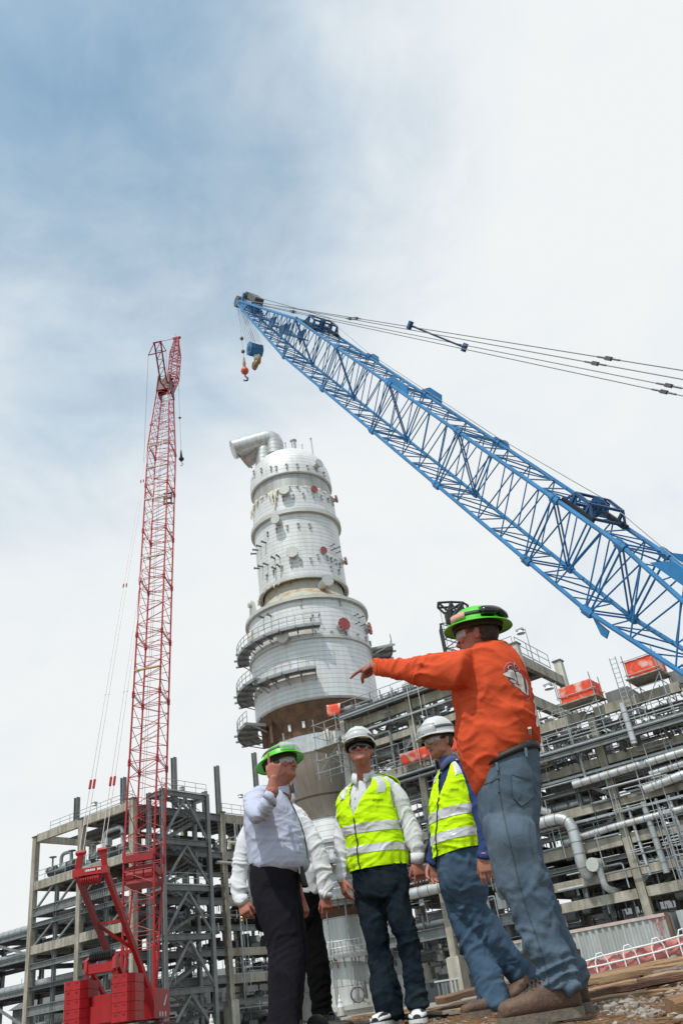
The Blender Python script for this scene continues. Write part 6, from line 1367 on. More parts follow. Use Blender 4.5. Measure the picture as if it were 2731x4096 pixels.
# ---- hi-viz vest laid over a torso
class Torso:
    def __init__(s, rs_, p=2.3): s.r = cat(rs_, 10); s.p = p
    def __call__(s, t, th, off=0.):
        x = t*(len(s.r)-1); i = min(int(x), len(s.r)-2); f = x-i; c, a, b = [s.r[i][j]*(1-f)+s.r[i+1][j]*f for j in range(3)]; ct_, st_ = math.cos(th), math.sin(th); e = 2/s.p
        la, lb = np.linalg.norm(a), np.linalg.norm(b); return c+a*(1+off/la)*math.copysign(abs(ct_)**e, ct_)+b*(1+off/lb)*math.copysign(abs(st_)**e, st_)
def vest(T, thfs, par, root, tv, ta, ts, seed, stripes, arm_w=46, vmax=40, vshift=-14):
    """t runs from the hem (0) to the neck (1); tv start of the V, ta armpit, ts shoulder tip"""
    NT, NA = 120, 240
    thf = (thfs[0]+thfs[1])/2
    def TF(t): return thfs[0]+(thfs[1]-thfs[0])*min(1, t/tv)
    def puff(t, th): return .013+.004*math.sin(th*5+t*9)
    pts = np.array([[T(t, th, puff(t, th)) for th in np.linspace(0, 2*math.pi, NA, endpoint=False)] for t in np.linspace(0, 1, NT)])
    P = pts.reshape(-1, 3); c = np.array([T.r[min(len(T.r)-1, int(t*(len(T.r)-1)))][0] for t in np.linspace(0, 1, NT)]).repeat(NA, 0); Nn = P-c; Nn[:, 2] *= .2; Nn /= np.linalg.norm(Nn, axis=1)[:, None]
    hem = np.exp(-np.linspace(0, 1, NT).repeat(NA)/.10)
    m0, m1 = T(.1, thf, 0), T(.75, thf, 0); ax = m1-m0; sx = T(.5, thf+1.57, 0)-T(.5, thf-1.57, 0)
    P = crease(P, Nn, [(m0, m1, .3, ax+sx*.25, 13, .006), (m0, m1, .3, ax-sx*.35, 9, .005), (T(.15, thf+.9, 0), T(.5, thf+1.2, 0), .16, ax+sx*.5, 15, .005)], .005, seed); P = P+Nn*(hem*.005*np.sin(np.tile(np.linspace(0, 2*math.pi, NA, endpoint=False)*17, NT)))[:, None]
    P = P.reshape(NT, NA, 3)
    def inside(i, j):
        t = (i+.5)/(NT-1); th = 2*math.pi*(j+.5)/NA; d = lambda a: abs((th-a+math.pi) % (2*math.pi)-math.pi)
        if t > tv and d(thfs[1]+R(vshift)*(t-tv)/(1-tv)) < R(vmax)*min(1, ((t-tv)/(1-tv)))**.8: return False
        if t > ta and t < ts:
            w_ = R(arm_w)*math.sin(math.pi*min(1, (t-ta)/(ts-ta)*.5+.0))**.6
            if d(thf+math.pi/2) < w_ or d(thf-math.pi/2) < w_: return False
        if t > .985: return False
        return True
    fs = [(i*NA+j, i*NA+(j+1) % NA, (i+1)*NA+(j+1) % NA, (i+1)*NA+j) for i in range(NT-1) for j in range(NA) if inside(i, j)]
    used = sorted({k for f in fs for k in f}); mp = {k: i for i, k in enumerate(used)}; V_ = P.reshape(-1, 3)[used]
    mb = MB(); mb.add(V_, [tuple(mp[k] for k in f) for f in fs]); o = mb.build('hi_viz_vest', M_hiviz, par, smooth=True); o.modifiers.new('s', 'SOLIDIFY').thickness = -.003
    Nn = Nn.reshape(NT, NA, 3)
    def sub(name, cond, off, m):
        f2 = [f for f in fs if cond(*(divmod(f[0], NA)))]; us = sorted({k for f in f2 for k in f}); mp2 = {k: i for i, k in enumerate(us)}; mb = MB(); mb.add((P+Nn*off).reshape(-1, 3)[us], [tuple(mp2[k] for k in f) for f in f2]); return mb.build(name, m, o, smooth=True)
    for kind, u, v in stripes:
        if kind == 'h': sub('reflective_stripe', lambda i, j: u <= i/(NT-1) < v, .0035, M_refl)
        else:
            def cond(i, j, u=u, v=v):
                t = i/(NT-1); th = 2*math.pi*j/NA; dd = (th-thfs[1]+math.pi) % (2*math.pi)-math.pi; return t > v and abs(dd-R(u)) < R(8.5)
            sub('reflective_stripe', cond, .0035, M_refl)
    JZ = lambda i: int(TF(i/(NT-1))/(2*math.pi)*NA) % NA; i1 = int(tv*(NT-1))
    mb = MB(); mb.tube([P[i, JZ(i)]+Nn[i, JZ(i)]*.006 for i in range(0, i1+1, 3)], .0042, 6); mb.build('zipper', M_black, o, smooth=True)
    return o
def rings(cv, Y, rows, b=-.9):
    """rows: (l, r[, b[, Y]])"""
    out = []
    for q in rows: out.append(ring(cv, q[0], q[1], q[3] if len(q) > 3 else Y, q[2] if len(q) > 2 and q[2] is not None else b))
    return out
def lerpY(cv, rows, Y0, Y1, b=-.92):
    n = len(rows); return [ring(cv, q[0], q[1], Y0+(Y1-Y0)*i/(n-1), q[2] if len(q) > 2 else b) for i, q in enumerate(rows)]
def mid(rs_, i): return rs_[i][0]
def shr(rs_, k): return [[c, a*k, b*k] for c, a, b in rs_]
def sl(rs_, i0, i1, reach, fr, amp, lean):
    p0, p1 = rs_[i0][0], rs_[i1][0]; d = (p1-p0)/np.linalg.norm(p1-p0); a = rs_[i0][1]/np.linalg.norm(rs_[i0][1]); return (p0, p1, reach, d+a*lean, fr, amp)
def leg_folds(rs_, k=1., hem=1., knee=None):
    n = len(rs_); L = rs_[-1][0]-rs_[0][0]; L = L/np.linalg.norm(L); A_ = rs_[1][1]/np.linalg.norm(rs_[1][1]); kn = knee or n//2
    return [(rs_[0][0], rs_[kn][0], .17, A_+L*.45, 7, .009*k), (rs_[kn-1][0], rs_[kn+1][0], .12, L+A_*.5, 9, .008*k), (rs_[kn][0], rs_[-2][0], .14, A_-L*.35, 7, .008*k), (rs_[-2][0], rs_[-1][0], .11, L+A_*.25, 13, .014*k*hem)]
def fold_limb(rs_, i0, i1, reach, fr, amp):
    p0, p1 = rs_[i0][0], rs_[i1][0]; return (p0, p1, reach, p1-p0, fr, amp)

# ------------------------------------------------------------------ man in the middle, hi-viz vest over a white shirt
Yc = 6.0; cT = rings(z4b, Yc, [((212, 486), (325, 446), .06), ((165, 520), (400, 436), .078), ((108, 585), (500, 486), .105), ((94, 660), (500, 600), .125), ((110, 760), (492, 700), .135), ((130, 850), (515, 800), .135), ((150, 940), (540, 890), .135), ((155, 1030), (560, 980), .135), ((182, 1120), (560, 1062), .13)])
cAr = lerpY(z4b, [((415, 600), (510, 490), .07), ((458, 650), (578, 575), .07), ((498, 740), (620, 695)), ((528, 812), (660, 786)), ((546, 875), (688, 856)), ((570, 930), (692, 925)), ((594, 985), (690, 982)), ((600, 1052), (684, 1050))], 6.0, 5.93)
cAl = lerpY(z4b, [((82, 650), (170, 610)), ((68, 730), (150, 715)), ((64, 800), (143, 800)), ((62, 865), (150, 870)), ((66, 950), (156, 955)), ((73, 1020), (152, 1024)), ((80, 1105), (150, 1105)), ((86, 1188), (150, 1184))], 6.02, 5.95)
cP = rings(z7, Yc, [((325, 520), (955, 450), .135), ((322, 620), (980, 560), .14), ((328, 760), (1002, 690), .14), ((345, 880), (1000, 830), .12)])
cLl = lerpY(z7, [((338, 800), (680, 800)), ((352, 920), (708, 970)), ((392, 1060), (728, 1130)), ((440, 1250), (748, 1310)), ((500, 1500), (790, 1510)), ((525, 1700), (830, 1710)), ((530, 1900), (880, 1890)), ((560, 2080), (915, 2070)), ((595, 2230), (940, 2240))], 6.02, 5.95)
cLr = lerpY(z7, [((640, 790), (1000, 720)), ((690, 930), (1006, 860)), ((760, 1170), (1050, 1085)), ((820, 1330), (1090, 1260)), ((845, 1480), (1115, 1440)), ((905, 1680), (1150, 1620)), ((920, 1900), (1180, 1850)), ((940, 2050), (1200, 2020)), ((968, 2170), (1240, 2120))], 5.98, 5.86)
root = V3(-.1, 5.95, zg(-.1, 5.95)); H = Head(at(*z2(447, 425), 5.93), (-.10, -.93, .24), -.03, .98)
wr, wl = mid(cAr, -1), mid(cAl, -1)
pC = body('person', root, H, cT, [cAr, cAl],
    [(wr+V3(0, 0, .02), V3(.03, -.08, -1), V3(-.35, .9, 0), V3(-.9, -.3, 0), dict(curls=[(.3, .3, .2), (.35, .4, .2), (.35, .4, .3), (.4, .4, .3)], k=1.02, tcurl=.35, tout=.45)), (wl+V3(0, 0, .02), V3(.16, -.12, -1), V3(.85, .45, 0), V3(.45, -.85, 0), dict(curls=[(.25, .3, .2), (.4, .4, .3), (.45, .5, .3), (.5, .5, .3)], k=.95, tcurl=.4, tout=.4))],
    [cLl, cLr], 'man in dark sunglasses and white hard hat, yellow vest over white shirt, facing the camera', M_skin2)
garment('shirt', [shr(cT, .955), shr(cAr, .94), shr(cAl, .95)], .0075, [sl(cAr, 2, 5, .11, 10, .011, .5), sl(cAr, 5, 7, .08, 17, .006, .3), sl(cAl, 2, 5, .10, 10, .010, -.5), sl(cAl, 5, 7, .08, 17, .006, .2), sl(cAr, 0, 2, .12, 7, .006, 1.4)], M_wshirt, pC, root, .002, 3)
tr = garment('jeans', [cP, cLl, cLr], .0085, leg_folds(cLl)+leg_folds(cLr, 1.2)+[(mid(cLl, 0), mid(cLr, 0), .16, V3(.5, 0, 1), 12, .008)], M_jeanC, pC, root, .0025, 11)
for rs_, nm in ((cAr, 'cuff'), (cAl, 'cuff')): band(cat(rs_, 4), -5, -1, .001, nm, M_wshirt, pC, root, th=.003)
collar(cT[0][0]+V3(.0, -.012, .0), .071, V3(-.25, -1, 0), M_wshirt, pC, root, .05, 16, .045, (.03, .25, 0))
TC = Torso(cT[::-1]); vest(TC, (R(125), R(113)), pC, root, .50, .52, .915, 21, [('h', .135, .215), ('h', .335, .415), ('v', 26, .66), ('v', -46, .66)], 25, 33)
ve = [c for c in pC.children if c.name.startswith('hi_viz')][0]; bvC = bvh(ve)
cloth_text(bvC, 'Schrock', lambda x, y: (1509+x+.08*y, 3203-y-.02*x), 13, M_black, 'embroidered_text', ve, root, .003, .3)
for q in (.58, .66, .75, .85):
    p = TC(q, R(112), -.001); mb = MB(); mb.tube([p, p+V3(0, -.004, 0)], .005, 10); mb.build('shirt_button', M_white, pC)
o, P_, dim = hat(H, pC, root, M_hwhite, False, .010, -.13); goggles(P_, dim, o, -44, 44, .058, .118, .02)
hair(H, pC, root, M_hairb); glasses(H, pC, root, M_dlens, 74, -.026, .027, M_black); eyes(H, pC)
for toe, d, Yt in (((1668, 4078), V3(-.08, -1, 0), 5.72), ((1502, 4092), V3(-.42, -.9, 0), 5.80)):
    d = d/np.linalg.norm(d); t = at(*toe, Yt); hl = t-d*.29; hl[2] = t[2]-.028; hl[2] = max(hl[2], zg(hl[0], hl[1])); 
    s = shoe(pC, root, hl, d, .30, .105, .11, M_black, M_white, 'sneaker', sole=.03, cap_m=M_white); mb = MB(); u = np.cross(d, np.cross(UZ, d)); sd_ = np.cross(UZ, d)
    for k in range(5): x = .42+.05*k; c = hl+d*x*.30+UZ*(.105-.085*(x-.36)); mb.tube([c-sd_*.03-UZ*.012, c+UZ*.006, c+sd_*.03-UZ*.012], .0045, 6)
    mb.build('white_lace', M_white, s, smooth=True)

# ------------------------------------------------------------------ man raising a finger
Ya = 5.7; aT = rings(z3, Ya, [((440, 445), (525, 480), .066), ((375, 425), (535, 510), .10), ((300, 440), (545, 545), .15), ((242, 500), (568, 600), .19), ((222, 610), (605, 680), .2), ((230, 750), (640, 770), .2), ((245, 860), (655, 850), .2), ((256, 940), (670, 930), .2), ((262, 985), (668, 985), .198)])
aS = [ring(z1, (95, 1030), (400, 950), 5.56, .085), ring(z1, (72, 1130), (440, 1090), 5.47, .09), ring(z1, (78, 1270), (450, 1250), 5.39, .085), ring(z1, (130, 1400), (420, 1390), 5.35, .075), ring(z1, (200, 1470), (350, 1460), 5.34, .05)]
aF = [ring(z1, (200, 1400), (440, 1440), 5.36, .06), ring(z1, (290, 1200), (500, 1330), 5.33, .065), ring(z1, (390, 1080), (545, 1210), 5.32, .06), ring(z1, (455, 990), (565, 1110), 5.31, .055)]
aB = [ring(z3, (470, 540), (580, 600), 5.93, .08), ring(z3, (470, 700), (580, 720), 5.98, .07), ring(z3, (490, 850), (590, 850), 6.0, .06), ring(z3, (505, 920), (590, 920), 6.0, .055)]
aP = rings(z6, Ya, [((312, 455), (905, 470), .175), ((300, 560), (890, 560), .18), ((300, 700), (885, 700), .18), ((325, 850), (890, 820), .17), ((360, 960), (900, 940), .15)])
aLn = lerpY(z6, [((305, 720), (800, 740)), ((335, 900), (850, 900)), ((375, 1030), (868, 1050)), ((430, 1220), (885, 1250)), ((490, 1420), (922, 1450)), ((505, 1560), (935, 1580)), ((505, 1750), (930, 1740)), ((508, 2000), (912, 2000)), ((508, 2200), (895, 2200)), ((515, 2440), (900, 2440))], 5.64, 5.56, -.82)
aLf = lerpY(z6, [((420, 720), (885, 740)), ((450, 900), (905, 900)), ((480, 1050), (932, 1050)), ((520, 1250), (958, 1250)), ((560, 1450), (972, 1450)), ((570, 1560), (976, 1560)), ((560, 1750), (960, 1740)), ((550, 2000), (932, 2000)), ((540, 2200), (912, 2200)), ((540, 2440), (920, 2440))], 5.8, 5.82, -.8)
root = V3(-.72, 5.66, zg(-.72, 5.66)); H = Head(at(*z1(665, 590), 5.64), (.80, -.52, .20), .05, 1.0)
wA = at(*z1(535, 800), 5.31); eA = at(*z1(330, 1330), 5.37); wB = at(1203, 3592, 5.99)
pA = body('person', root, H, aT, [[mid(aS, 1), eA, wA], [mid(aB, 0), mid(aB, 2), wB]],
    [(wA, V3(.16, .02, 1), V3(-.25, .85, 0), V3(-.8, -.3, 0), dict(curls=[(-.02, .05, .05), (1.0, 1.6, 1.1), (1.25, 1.6, 1.1), (.85, 1.2, .8)], k=1.04, tcurl=.8, tout=.25, spread=.34)), (wB, V3(.2, -.1, -1), V3(-.6, .5, 0), V3(.6, -.6, 0), dict(curls=[.4, .6, .7, .7], tcurl=.6))],
    [aLn, aLf], 'man in lime green hard hat and pale blue check shirt raising one finger', M_skin2, .0033)
mb = MB(); chain(mb, [at(*z1(450, 1120), 5.33), at(*z1(520, 980), 5.315), wA+V3(0, 0, .01)], [.045, .042, .029]); fa = emit(fuse(mb, .004, 3), 'bare_forearm', M_skin2, pA, root)
garment('shirt', [aT, aS, aF, aB], .0075, [(mid(aS, 1), mid(aS, 4), .12, V3(.5, 0, 1), 12, .010), fold_limb(aF, 0, 3, .09, 18, .008), (mid(aT, 4), mid(aT, 7), .26, V3(.55, 0, -.8), 7, .010), (mid(aT, 6), mid(aT, 8), .26, V3(.2, 0, 1), 14, .008), (mid(aT, 1), mid(aT, 3), .2, V3(.8, 0, .5), 10, .006)], M_check, pA, root, .003, 41)
band(aF, -2, -1, .006, 'rolled_cuff', M_check, pA, root, th=.006)
bvA = bvh([c for c in pA.children if c.name.startswith('shirt')][0])
seam(bvA, [z3(525, 500), z3(565, 580), z3(610, 680), z3(640, 780), z3(655, 880), z3(662, 940)], .003, M_slack, 'dark_lanyard', pA, root, .003)
garment('trousers', [aP, aLn, aLf], .0085, leg_folds(aLn, .7, .5)+leg_folds(aLf, .7, .5), M_slack, pA, root, .002, 51)
band(cat(aP, 4), 0, 2, .006, 'belt', M_belt, pA, root)
mb = MB(); c = at(*z6(915, 620), 5.62); loft(mb, [[c+V3(-.005, 0, .06), V3(.018, 0, 0), V3(0, -.03, 0)], [c, V3(.022, 0, 0), V3(0, -.035, 0)], [c+V3(.012, 0, -.055), V3(.02, 0, 0), V3(0, -.03, 0)]], 20, 4); mb.build('belt_pouch', M_belt, pA, smooth=True)
mb = MB(); c = at(*z6(885, 545), 5.6); mb.box(c, (.008, .04, .035)); mb.build('belt_buckle', M_galv, pA)
collar(aT[0][0]+V3(.005, -.005, .0), .072, V3(.8, -.55, 0), M_check, pA, root, .046, 18, .04, (.1, .05, 0))
o, P_, dim = hat(H, pA, root, M_hgreen, True, tilt=-.02); goggles(P_, dim, o, -52, 46, .068, .134, .03)
mb = MB(); mb.add([P_(.113*math.sin(t), .136*math.cos(t), .055+.022*(j)) for t in np.linspace(1.9, 2.9, 10) for j in (0, 1)], [(2*i, 2*i+2, 2*i+3, 2*i+1) for i in range(9)]); s = mb.build('white_sticker', M_white, o, smooth=True); s.modifiers.new('s', 'SOLIDIFY').thickness = .001
hair(H, pA, root, M_hairg); eyes(H, pA); glasses(H, pA, root, M_clear, 70)
for hl, d in ((V3(-.80, 5.62, 0), V3(.85, -.5, 0)), (V3(-.68, 5.85, 0), V3(.95, -.2, 0))):
    hl[2] = zg(hl[0], hl[1]); shoe(pA, root, hl, d, .29, .1, .1, M_belt, M_black, 'shoe', sole=.025)

# ------------------------------------------------------------------ man hidden behind him
Yb = 6.55; bT = rings(z3, Yb, [((455, 520), (540, 530), .06), ((380, 555), (630, 590), .09), ((280, 640), (680, 665), .12), ((255, 760), (700, 780), .135), ((250, 900), (712, 900), .135), ((250, 1050), (728, 1040), .14), ((255, 1190), (745, 1176), .14)])
bAr = lerpY(z3, [((580, 640), (690, 660)), ((640, 760), (762, 795)), ((668, 880), (815, 912)), ((695, 990), (838, 1020)), ((725, 1090), (846, 1100)), ((738, 1150), (838, 1170)), ((745, 1195), (834, 1205))], 6.5, 6.42)
bAl = lerpY(z3, [((215, 690), (320, 690)), ((170, 790), (275, 815)), ((140, 920), (255, 935)), ((128, 1040), (250, 1050)), ((124, 1120), (245, 1120)), ((140, 1200), (242, 1180)), ((158, 1258), (250, 1232))], 6.5, 6.38)
bP = rings(z3, Yb, [((275, 1130), (735, 1130), .13), ((280, 1230), (755, 1230), .135), ((290, 1340), (765, 1340), .13), ((300, 1420), (768, 1410), .11)])
bLr = lerpY(z3, [((560, 1340), (766, 1330)), ((615, 1420), (772, 1410)), ((638, 1560), (793, 1550)), ((655, 1700), (818, 1690)), ((668, 1830), (828, 1830)), ((690, 1950), (833, 1950)), ((702, 2060), (862, 2030))], 6.55, 6.5)
bLl = lerpY(z3, [((330, 1340), (540, 1340)), ((395, 1420), (555, 1420)), ((410, 1560), (560, 1560)), ((425, 1700), (580, 1700)), ((440, 1830), (590, 1830)), ((450, 1950), (595, 1950)), ((455, 2080), (610, 2080))], 6.6, 6.6)
root = V3(-.75, 6.55, zg(-.75, 6.55)); H = Head(at(1118, 3092, 6.5), (.2, -.95, 0), 0, .96)
wr, wl = mid(bAr, -1), mid(bAl, -1)
pB = body('person', root, H, bT, [bAr, bAl],
    [(wr+V3(0, 0, .02), V3(.0, -.1, -1), V3(-.3, .9, 0), V3(-.9, -.3, 0), dict(curls=[.35, .45, .5, .5], tcurl=.4, tout=.3)), (wl+V3(0, 0, .015), V3(.28, -.3, -.8), V3(.2, .9, -.3), V3(.9, -.1, .3), dict(curls=[(.5, .6, .4), (.8, 1.0, .6), (.9, 1.0, .6), (.9, 1.0, .6)], tcurl=.5, tout=.5))],
    [bLr, bLl], 'man in untucked white shirt and black trousers, his head hidden behind the raised finger man', M_skin2)
garment('shirt', [bT, shr(bAr, .93), shr(bAl, .93)], .0075, [sl(bAr, 2, 5, .12, 10, .012, .5), sl(bAl, 2, 5, .12, 10, .012, -.5), sl(bAr, 0, 2, .12, 7, .007, 1.2), (mid(bT, 3), mid(bT, 6), .25, V3(.7, 0, .6), 8, .009)], M_wshirt, pB, root, .003, 61)
garment('trousers', [bP, bLr, bLl], .009, leg_folds(bLr, .8)+leg_folds(bLl, .8), M_blackp, pB, root, .002, 71)
for rs_ in (bAr, bAl): band(cat(rs_, 4), -5, -1, .001, 'cuff', M_wshirt, pB, root, th=.003)
collar(bT[0][0], .072, V3(.2, -1, 0), M_wshirt, pB, root)
hair(H, pB, root, M_hairg); eyes(H, pB)
mb = MB(); rp = wl+V3(.0, -.04, -.10); mb.tube([rp+V3(math.cos(t)*.011, 0, math.sin(t)*.011) for t in np.linspace(0, 6.3, 14)], .002, 6); mb.build('gold_ring', M_gold, pB)
for hl, d in ((mid(bLr, -1)+V3(.01, .1, 0), V3(.25, -1, 0)), (mid(bLl, -1)+V3(0, .1, 0), V3(-.2, -1, 0))): hl[2] = zg(hl[0], hl[1]); shoe(pB, root, hl, d, .29, .1, .1, M_belt, M_black, 'shoe', sole=.025)

# ------------------------------------------------------------------ man in navy stepping to the left
Yd = 5.75; dT = rings(z4b, Yd, [((812, 392), (905, 335), .062), ((792, 425), (960, 355), .09), ((765, 515), (1010, 430), .135), ((746, 620), (1036, 545), .15), ((742, 730), (1052, 660), .155), ((752, 830), (1064, 765), .155), ((761, 930), (1078, 862), .155), ((775, 1018), (1084, 938), .15)])
dAn = lerpY(z4b, [((985, 500), (1075, 530)), ((1015, 630), (1104, 635)), ((1040, 750), (1115, 755)), ((1056, 850), (1130, 855)), ((1060, 945), (1140, 950)), ((1063, 1014), (1142, 1028))], 5.62, 5.44)
dAf = lerpY(z4b, [((745, 590), (840, 600)), ((731, 720), (808, 730)), ((724, 830), (792, 845)), ((714, 930), (782, 950)), ((707, 1000), (778, 1035)), ((705, 1042), (776, 1088))], 5.9, 5.82)
dP = rings(z8, Yd, [((152, 720), (520, 640), .15), ((150, 800), (545, 730), .155), ((160, 900), (595, 850), .15), ((172, 970), (606, 930), .14), ((190, 1040), (605, 1020), .115), ((225, 1120), (602, 1110), .08)])
dLp = lerpY(z8, [((165, 930), (470, 940)), ((190, 1060), (470, 1080)), ((250, 1250), (490, 1260)), ((325, 1450), (560, 1450)), ((400, 1620), (640, 1610)), ((440, 1760), (705, 1740)), ((490, 1920), (765, 1900)), ((508, 2065), (798, 2040))], 5.84, 5.74)
dLt = lerpY(z8, [((225, 900), (590, 890), .07), ((266, 1020), (604, 1010), .10), ((292, 1160), (598, 1150)), ((350, 1310), (690, 1265)), ((450, 1470), (785, 1420)), ((585, 1640), (878, 1560)), ((722, 1785), (975, 1660)), ((838, 1915), (1056, 1775))], 5.70, 5.88, -.75)
root = V3(.35, 5.75, zg(.35, 5.75)); H = Head(at(*z3h(462, 505), 5.72), (-.83, -.55, -.02), -.02, .97)
wn, wf = mid(dAn, -1), mid(dAf, -1)
pD = body('person', root, H, dT, [dAn, dAf],
    [(wn+V3(0, 0, .02), V3(-.02, -.03, -1), V3(.1, .95, 0), V3(-.95, .1, 0), dict(curls=[(.15, .3, .2), (.2, .35, .2), (.25, .35, .25), (.3, .35, .25)], tcurl=.3, tout=.25, spread=.06)), (wf+V3(0, 0, .015), V3(-.03, -.12, -1), V3(.25, -.9, 0), V3(-.9, -.2, 0), dict(curls=[(.4, .5, .3), (.45, .55, .4), (.5, .6, .4), (.5, .6, .4)], tcurl=.4, tout=.35))],
    [dLp, dLt], 'man in navy shirt, yellow vest and blue jeans stepping left behind the orange shirt', M_skin)
garment('shirt', [shr(dT, .95), dAn, dAf], .0075, [sl(dAn, 1, 4, .1, 10, .009, .5), sl(dAf, 1, 4, .1, 10, .009, .4)], M_navy, pD, root, .002, 81)
garment('jeans', [dP, dLp, dLt], .0085, leg_folds(dLp, 1.1)+leg_folds(dLt, 1.3, 1., 3)+[(mid(dP, 1), mid(dLt, 1), .16, V3(.4, 0, 1), 12, .009)], M_jeanD, pD, root, .0025, 91)
for rs_ in (dAn, dAf): band(cat(rs_, 4), -4, -1, .004, 'cuff', M_navy, pD, root, th=.003)
collar(dT[0][0]+V3(-.004, -.008, .0), .070, V3(-.8, -.55, 0), mat('navy_collar', (.06, .08, .19), .8), pD, root, .05, 16, .045, (-.12, .12, 0))
TD = Torso(dT[::-1]); vest(TD, (R(150), R(127)), pD, root, .56, .56, .93, 121, [('h', .13, .225), ('h', .35, .44), ('v', 28, .72), ('v', -50, .70)], 26, 33)
ve = [c for c in pD.children if c.name.startswith('hi_viz')][0]; bvD = bvh(ve)
cloth_text(bvD, 'Schrock', lambda x, y: (1816+x*.75+.08*y, 3161-y-.02*x), 12, M_black, 'embroidered_text', ve, root, .003, .3)
for q in (.62, .72, .82):
    p = TD(q, R(142), -.001); mb = MB(); mb.tube([p, p+V3(-.003, -.003, 0)], .005, 10); mb.build('shirt_button', M_white, pD)
o, P_, dim = hat(H, pD, root, M_hwhite, False, tilt=-.10); goggles(P_, dim, o, -52, 48, .055, .115, .022)
hair(H, pD, root, M_hairb); eyes(H, pD); glasses(H, pD, root, M_clear, 72, frame=M_black)
t = at(1848, 4078, 5.66); d = V3(-.95, -.3, 0); d /= np.linalg.norm(d); hl = t-d*.30; hl[2] = max(zg(hl[0], hl[1]), t[2]-.03); shoe(pD, root, hl, d, .30, .105, .115, M_boot, M_sole, 'boot', shaft=.06)
hl = at(2163, 3925, 5.93); t = at(2035, 4028, 5.76); shoe(pD, root, hl, t-hl, .30, .105, .115, M_boot, M_sole, 'boot', shaft=.06)

# ------------------------------------------------------------------ man in the orange sweatshirt, nearest the camera
Ye = 4.15; eT = rings(z4, Ye, [((1075, 378), (1185, 366), .066), ((985, 400), (1235, 385), .12), ((890, 470), (1310, 448), .185), ((835, 610), (1388, 545), .215), ((812, 770), (1440, 690), .215), ((840, 890), (1466, 820), .21), ((850, 1020), (1480, 950), .21), ((855, 1140), (1489, 1050), .205), ((880, 1270), (1490, 1115), .2), ((925, 1395), (1478, 1155), .195), ((985, 1530), (1438, 1185), .17)])
eA = [ring(z4, (1060, 470), (1050, 640), 4.12, .06), ring(z4, (965, 418), (950, 700), 4.03, .10)]+lerpY(z4, [((880, 415), (865, 714), .11), ((780, 428), (760, 712)), ((640, 446), (610, 700)), ((530, 462), (500, 670)), ((400, 476), (355, 625)), ((285, 482), (255, 606)), ((215, 470), (200, 596)), ((182, 474), (185, 560))], 3.98, 4.28, -.85)
eP = rings(z4, Ye, [((1005, 1370), (1492, 1165), .185), ((1010, 1440), (1506, 1250), .19), ((1014, 1540), (1512, 1380), .195), ((1022, 1640), (1514, 1520), .195), ((1034, 1760), (1512, 1640), .185)])+rings(z8, Ye, [((556, 480), (1063, 400), .18), ((586, 600), (1056, 540), .15), ((625, 720), (1085, 670), .10)])
eLn = lerpY(z8, [((560, 420), (990, 380), .09), ((592, 600), (1045, 560), .13), ((640, 840), (1120, 780)), ((702, 1030), (1163, 950)), ((790, 1190), (1198, 1090)), ((850, 1330), (1228, 1255)), ((920, 1530), (1272, 1450)), ((1008, 1690), (1335, 1600)), ((1055, 1790), (1400, 1745)), ((1050, 1910), (1428, 1900))], 4.05, 3.97, -.82)
eLf = lerpY(z8, [((640, 430), (1050, 420), .10), ((700, 600), (1066, 580)), ((770, 840), (1115, 790)), ((810, 1030), (1165, 960)), ((860, 1190), (1215, 1120)), ((920, 1330), (1285, 1300)), ((990, 1530), (1350, 1450)), ((1080, 1690), (1425, 1620)), ((1130, 1790), (1486, 1735)), ((1130, 1920), (1496, 1910))], 4.27, 4.26, -.82)
root = V3(.62, 4.1, zg(.62, 4.1)); H = Head(at(*z4(1020, 282), 4.1), (-.94, .28, .05), .02, 1.03)
wE = mid(eA, -1); sh0 = eT[2][0]+V3(.02, .17, -.03)
eR = [[sh0+V3(0, .03, -.02), V3(.05, 0, 0), V3(0, -.05, 0)], [sh0+V3(.0, .09, -.10), V3(.068, 0, 0), V3(0, -.062, 0)], [sh0+V3(.01, .12, -.28), V3(.06, 0, 0), V3(0, -.055, 0)], [sh0+V3(.02, .11, -.42), V3(.052, 0, 0), V3(0, -.05, 0)], [sh0+V3(.02, .10, -.55), V3(.042, 0, 0), V3(0, -.042, 0)]]; wR = eR[-1][0]
pE = body('person', root, H, eT, [eA, eR],
    [(wE+V3(.02, 0, 0), V3(-.78, .62, -.03), V3(.1, .2, -1), V3(-.2, -1, -.35), dict(curls=[(.10, .12, .08), (1.55, 1.6, 1.0), (1.6, 1.6, 1.0), (1.6, 1.5, 1.0)], k=1.06, tcurl=.9, tout=.35, spread=.05)), (wR+V3(0, 0, .02), V3(-.1, 0, -1), V3(.1, -1, 0), V3(-1, 0, 0), dict(curls=[.3, .4, .4, .4]))],
    [eLn, eLf], 'big man in orange sweatshirt and lime hard hat, seen from behind, pointing left', M_skin2, .0034)
sh = garment('sweatshirt', [eT, eA, eR], .0075, [(mid(eA, 1), mid(eA, 4), .15, mid(eA, 0)*0+V3(.12, 0, 1), 13, .009), fold_limb(eA, 4, 8, .10, 15, .010), (mid(eT, 3), mid(eT, 6), .3, V3(.6, 0, 1), 5.5, .015), (mid(eT, 6), mid(eT, 9), .3, V3(.45, 0, 1), 8, .014), (eT[8][0]+eT[8][1]*.7, eT[9][0]+eT[9][1]*.7, .16, V3(.4, 0, 1), 17, .012), (mid(eT, 4)-eT[4][1]*.5, mid(eT, 6)-eT[6][1]*.5, .18, V3(-.3, 0, 1), 9, .008)], M_or, pE, root, .003, 131, 8)
band(cat(eA, 4), -6, -1, .004, 'cuff', M_or, pE, root, th=.005)
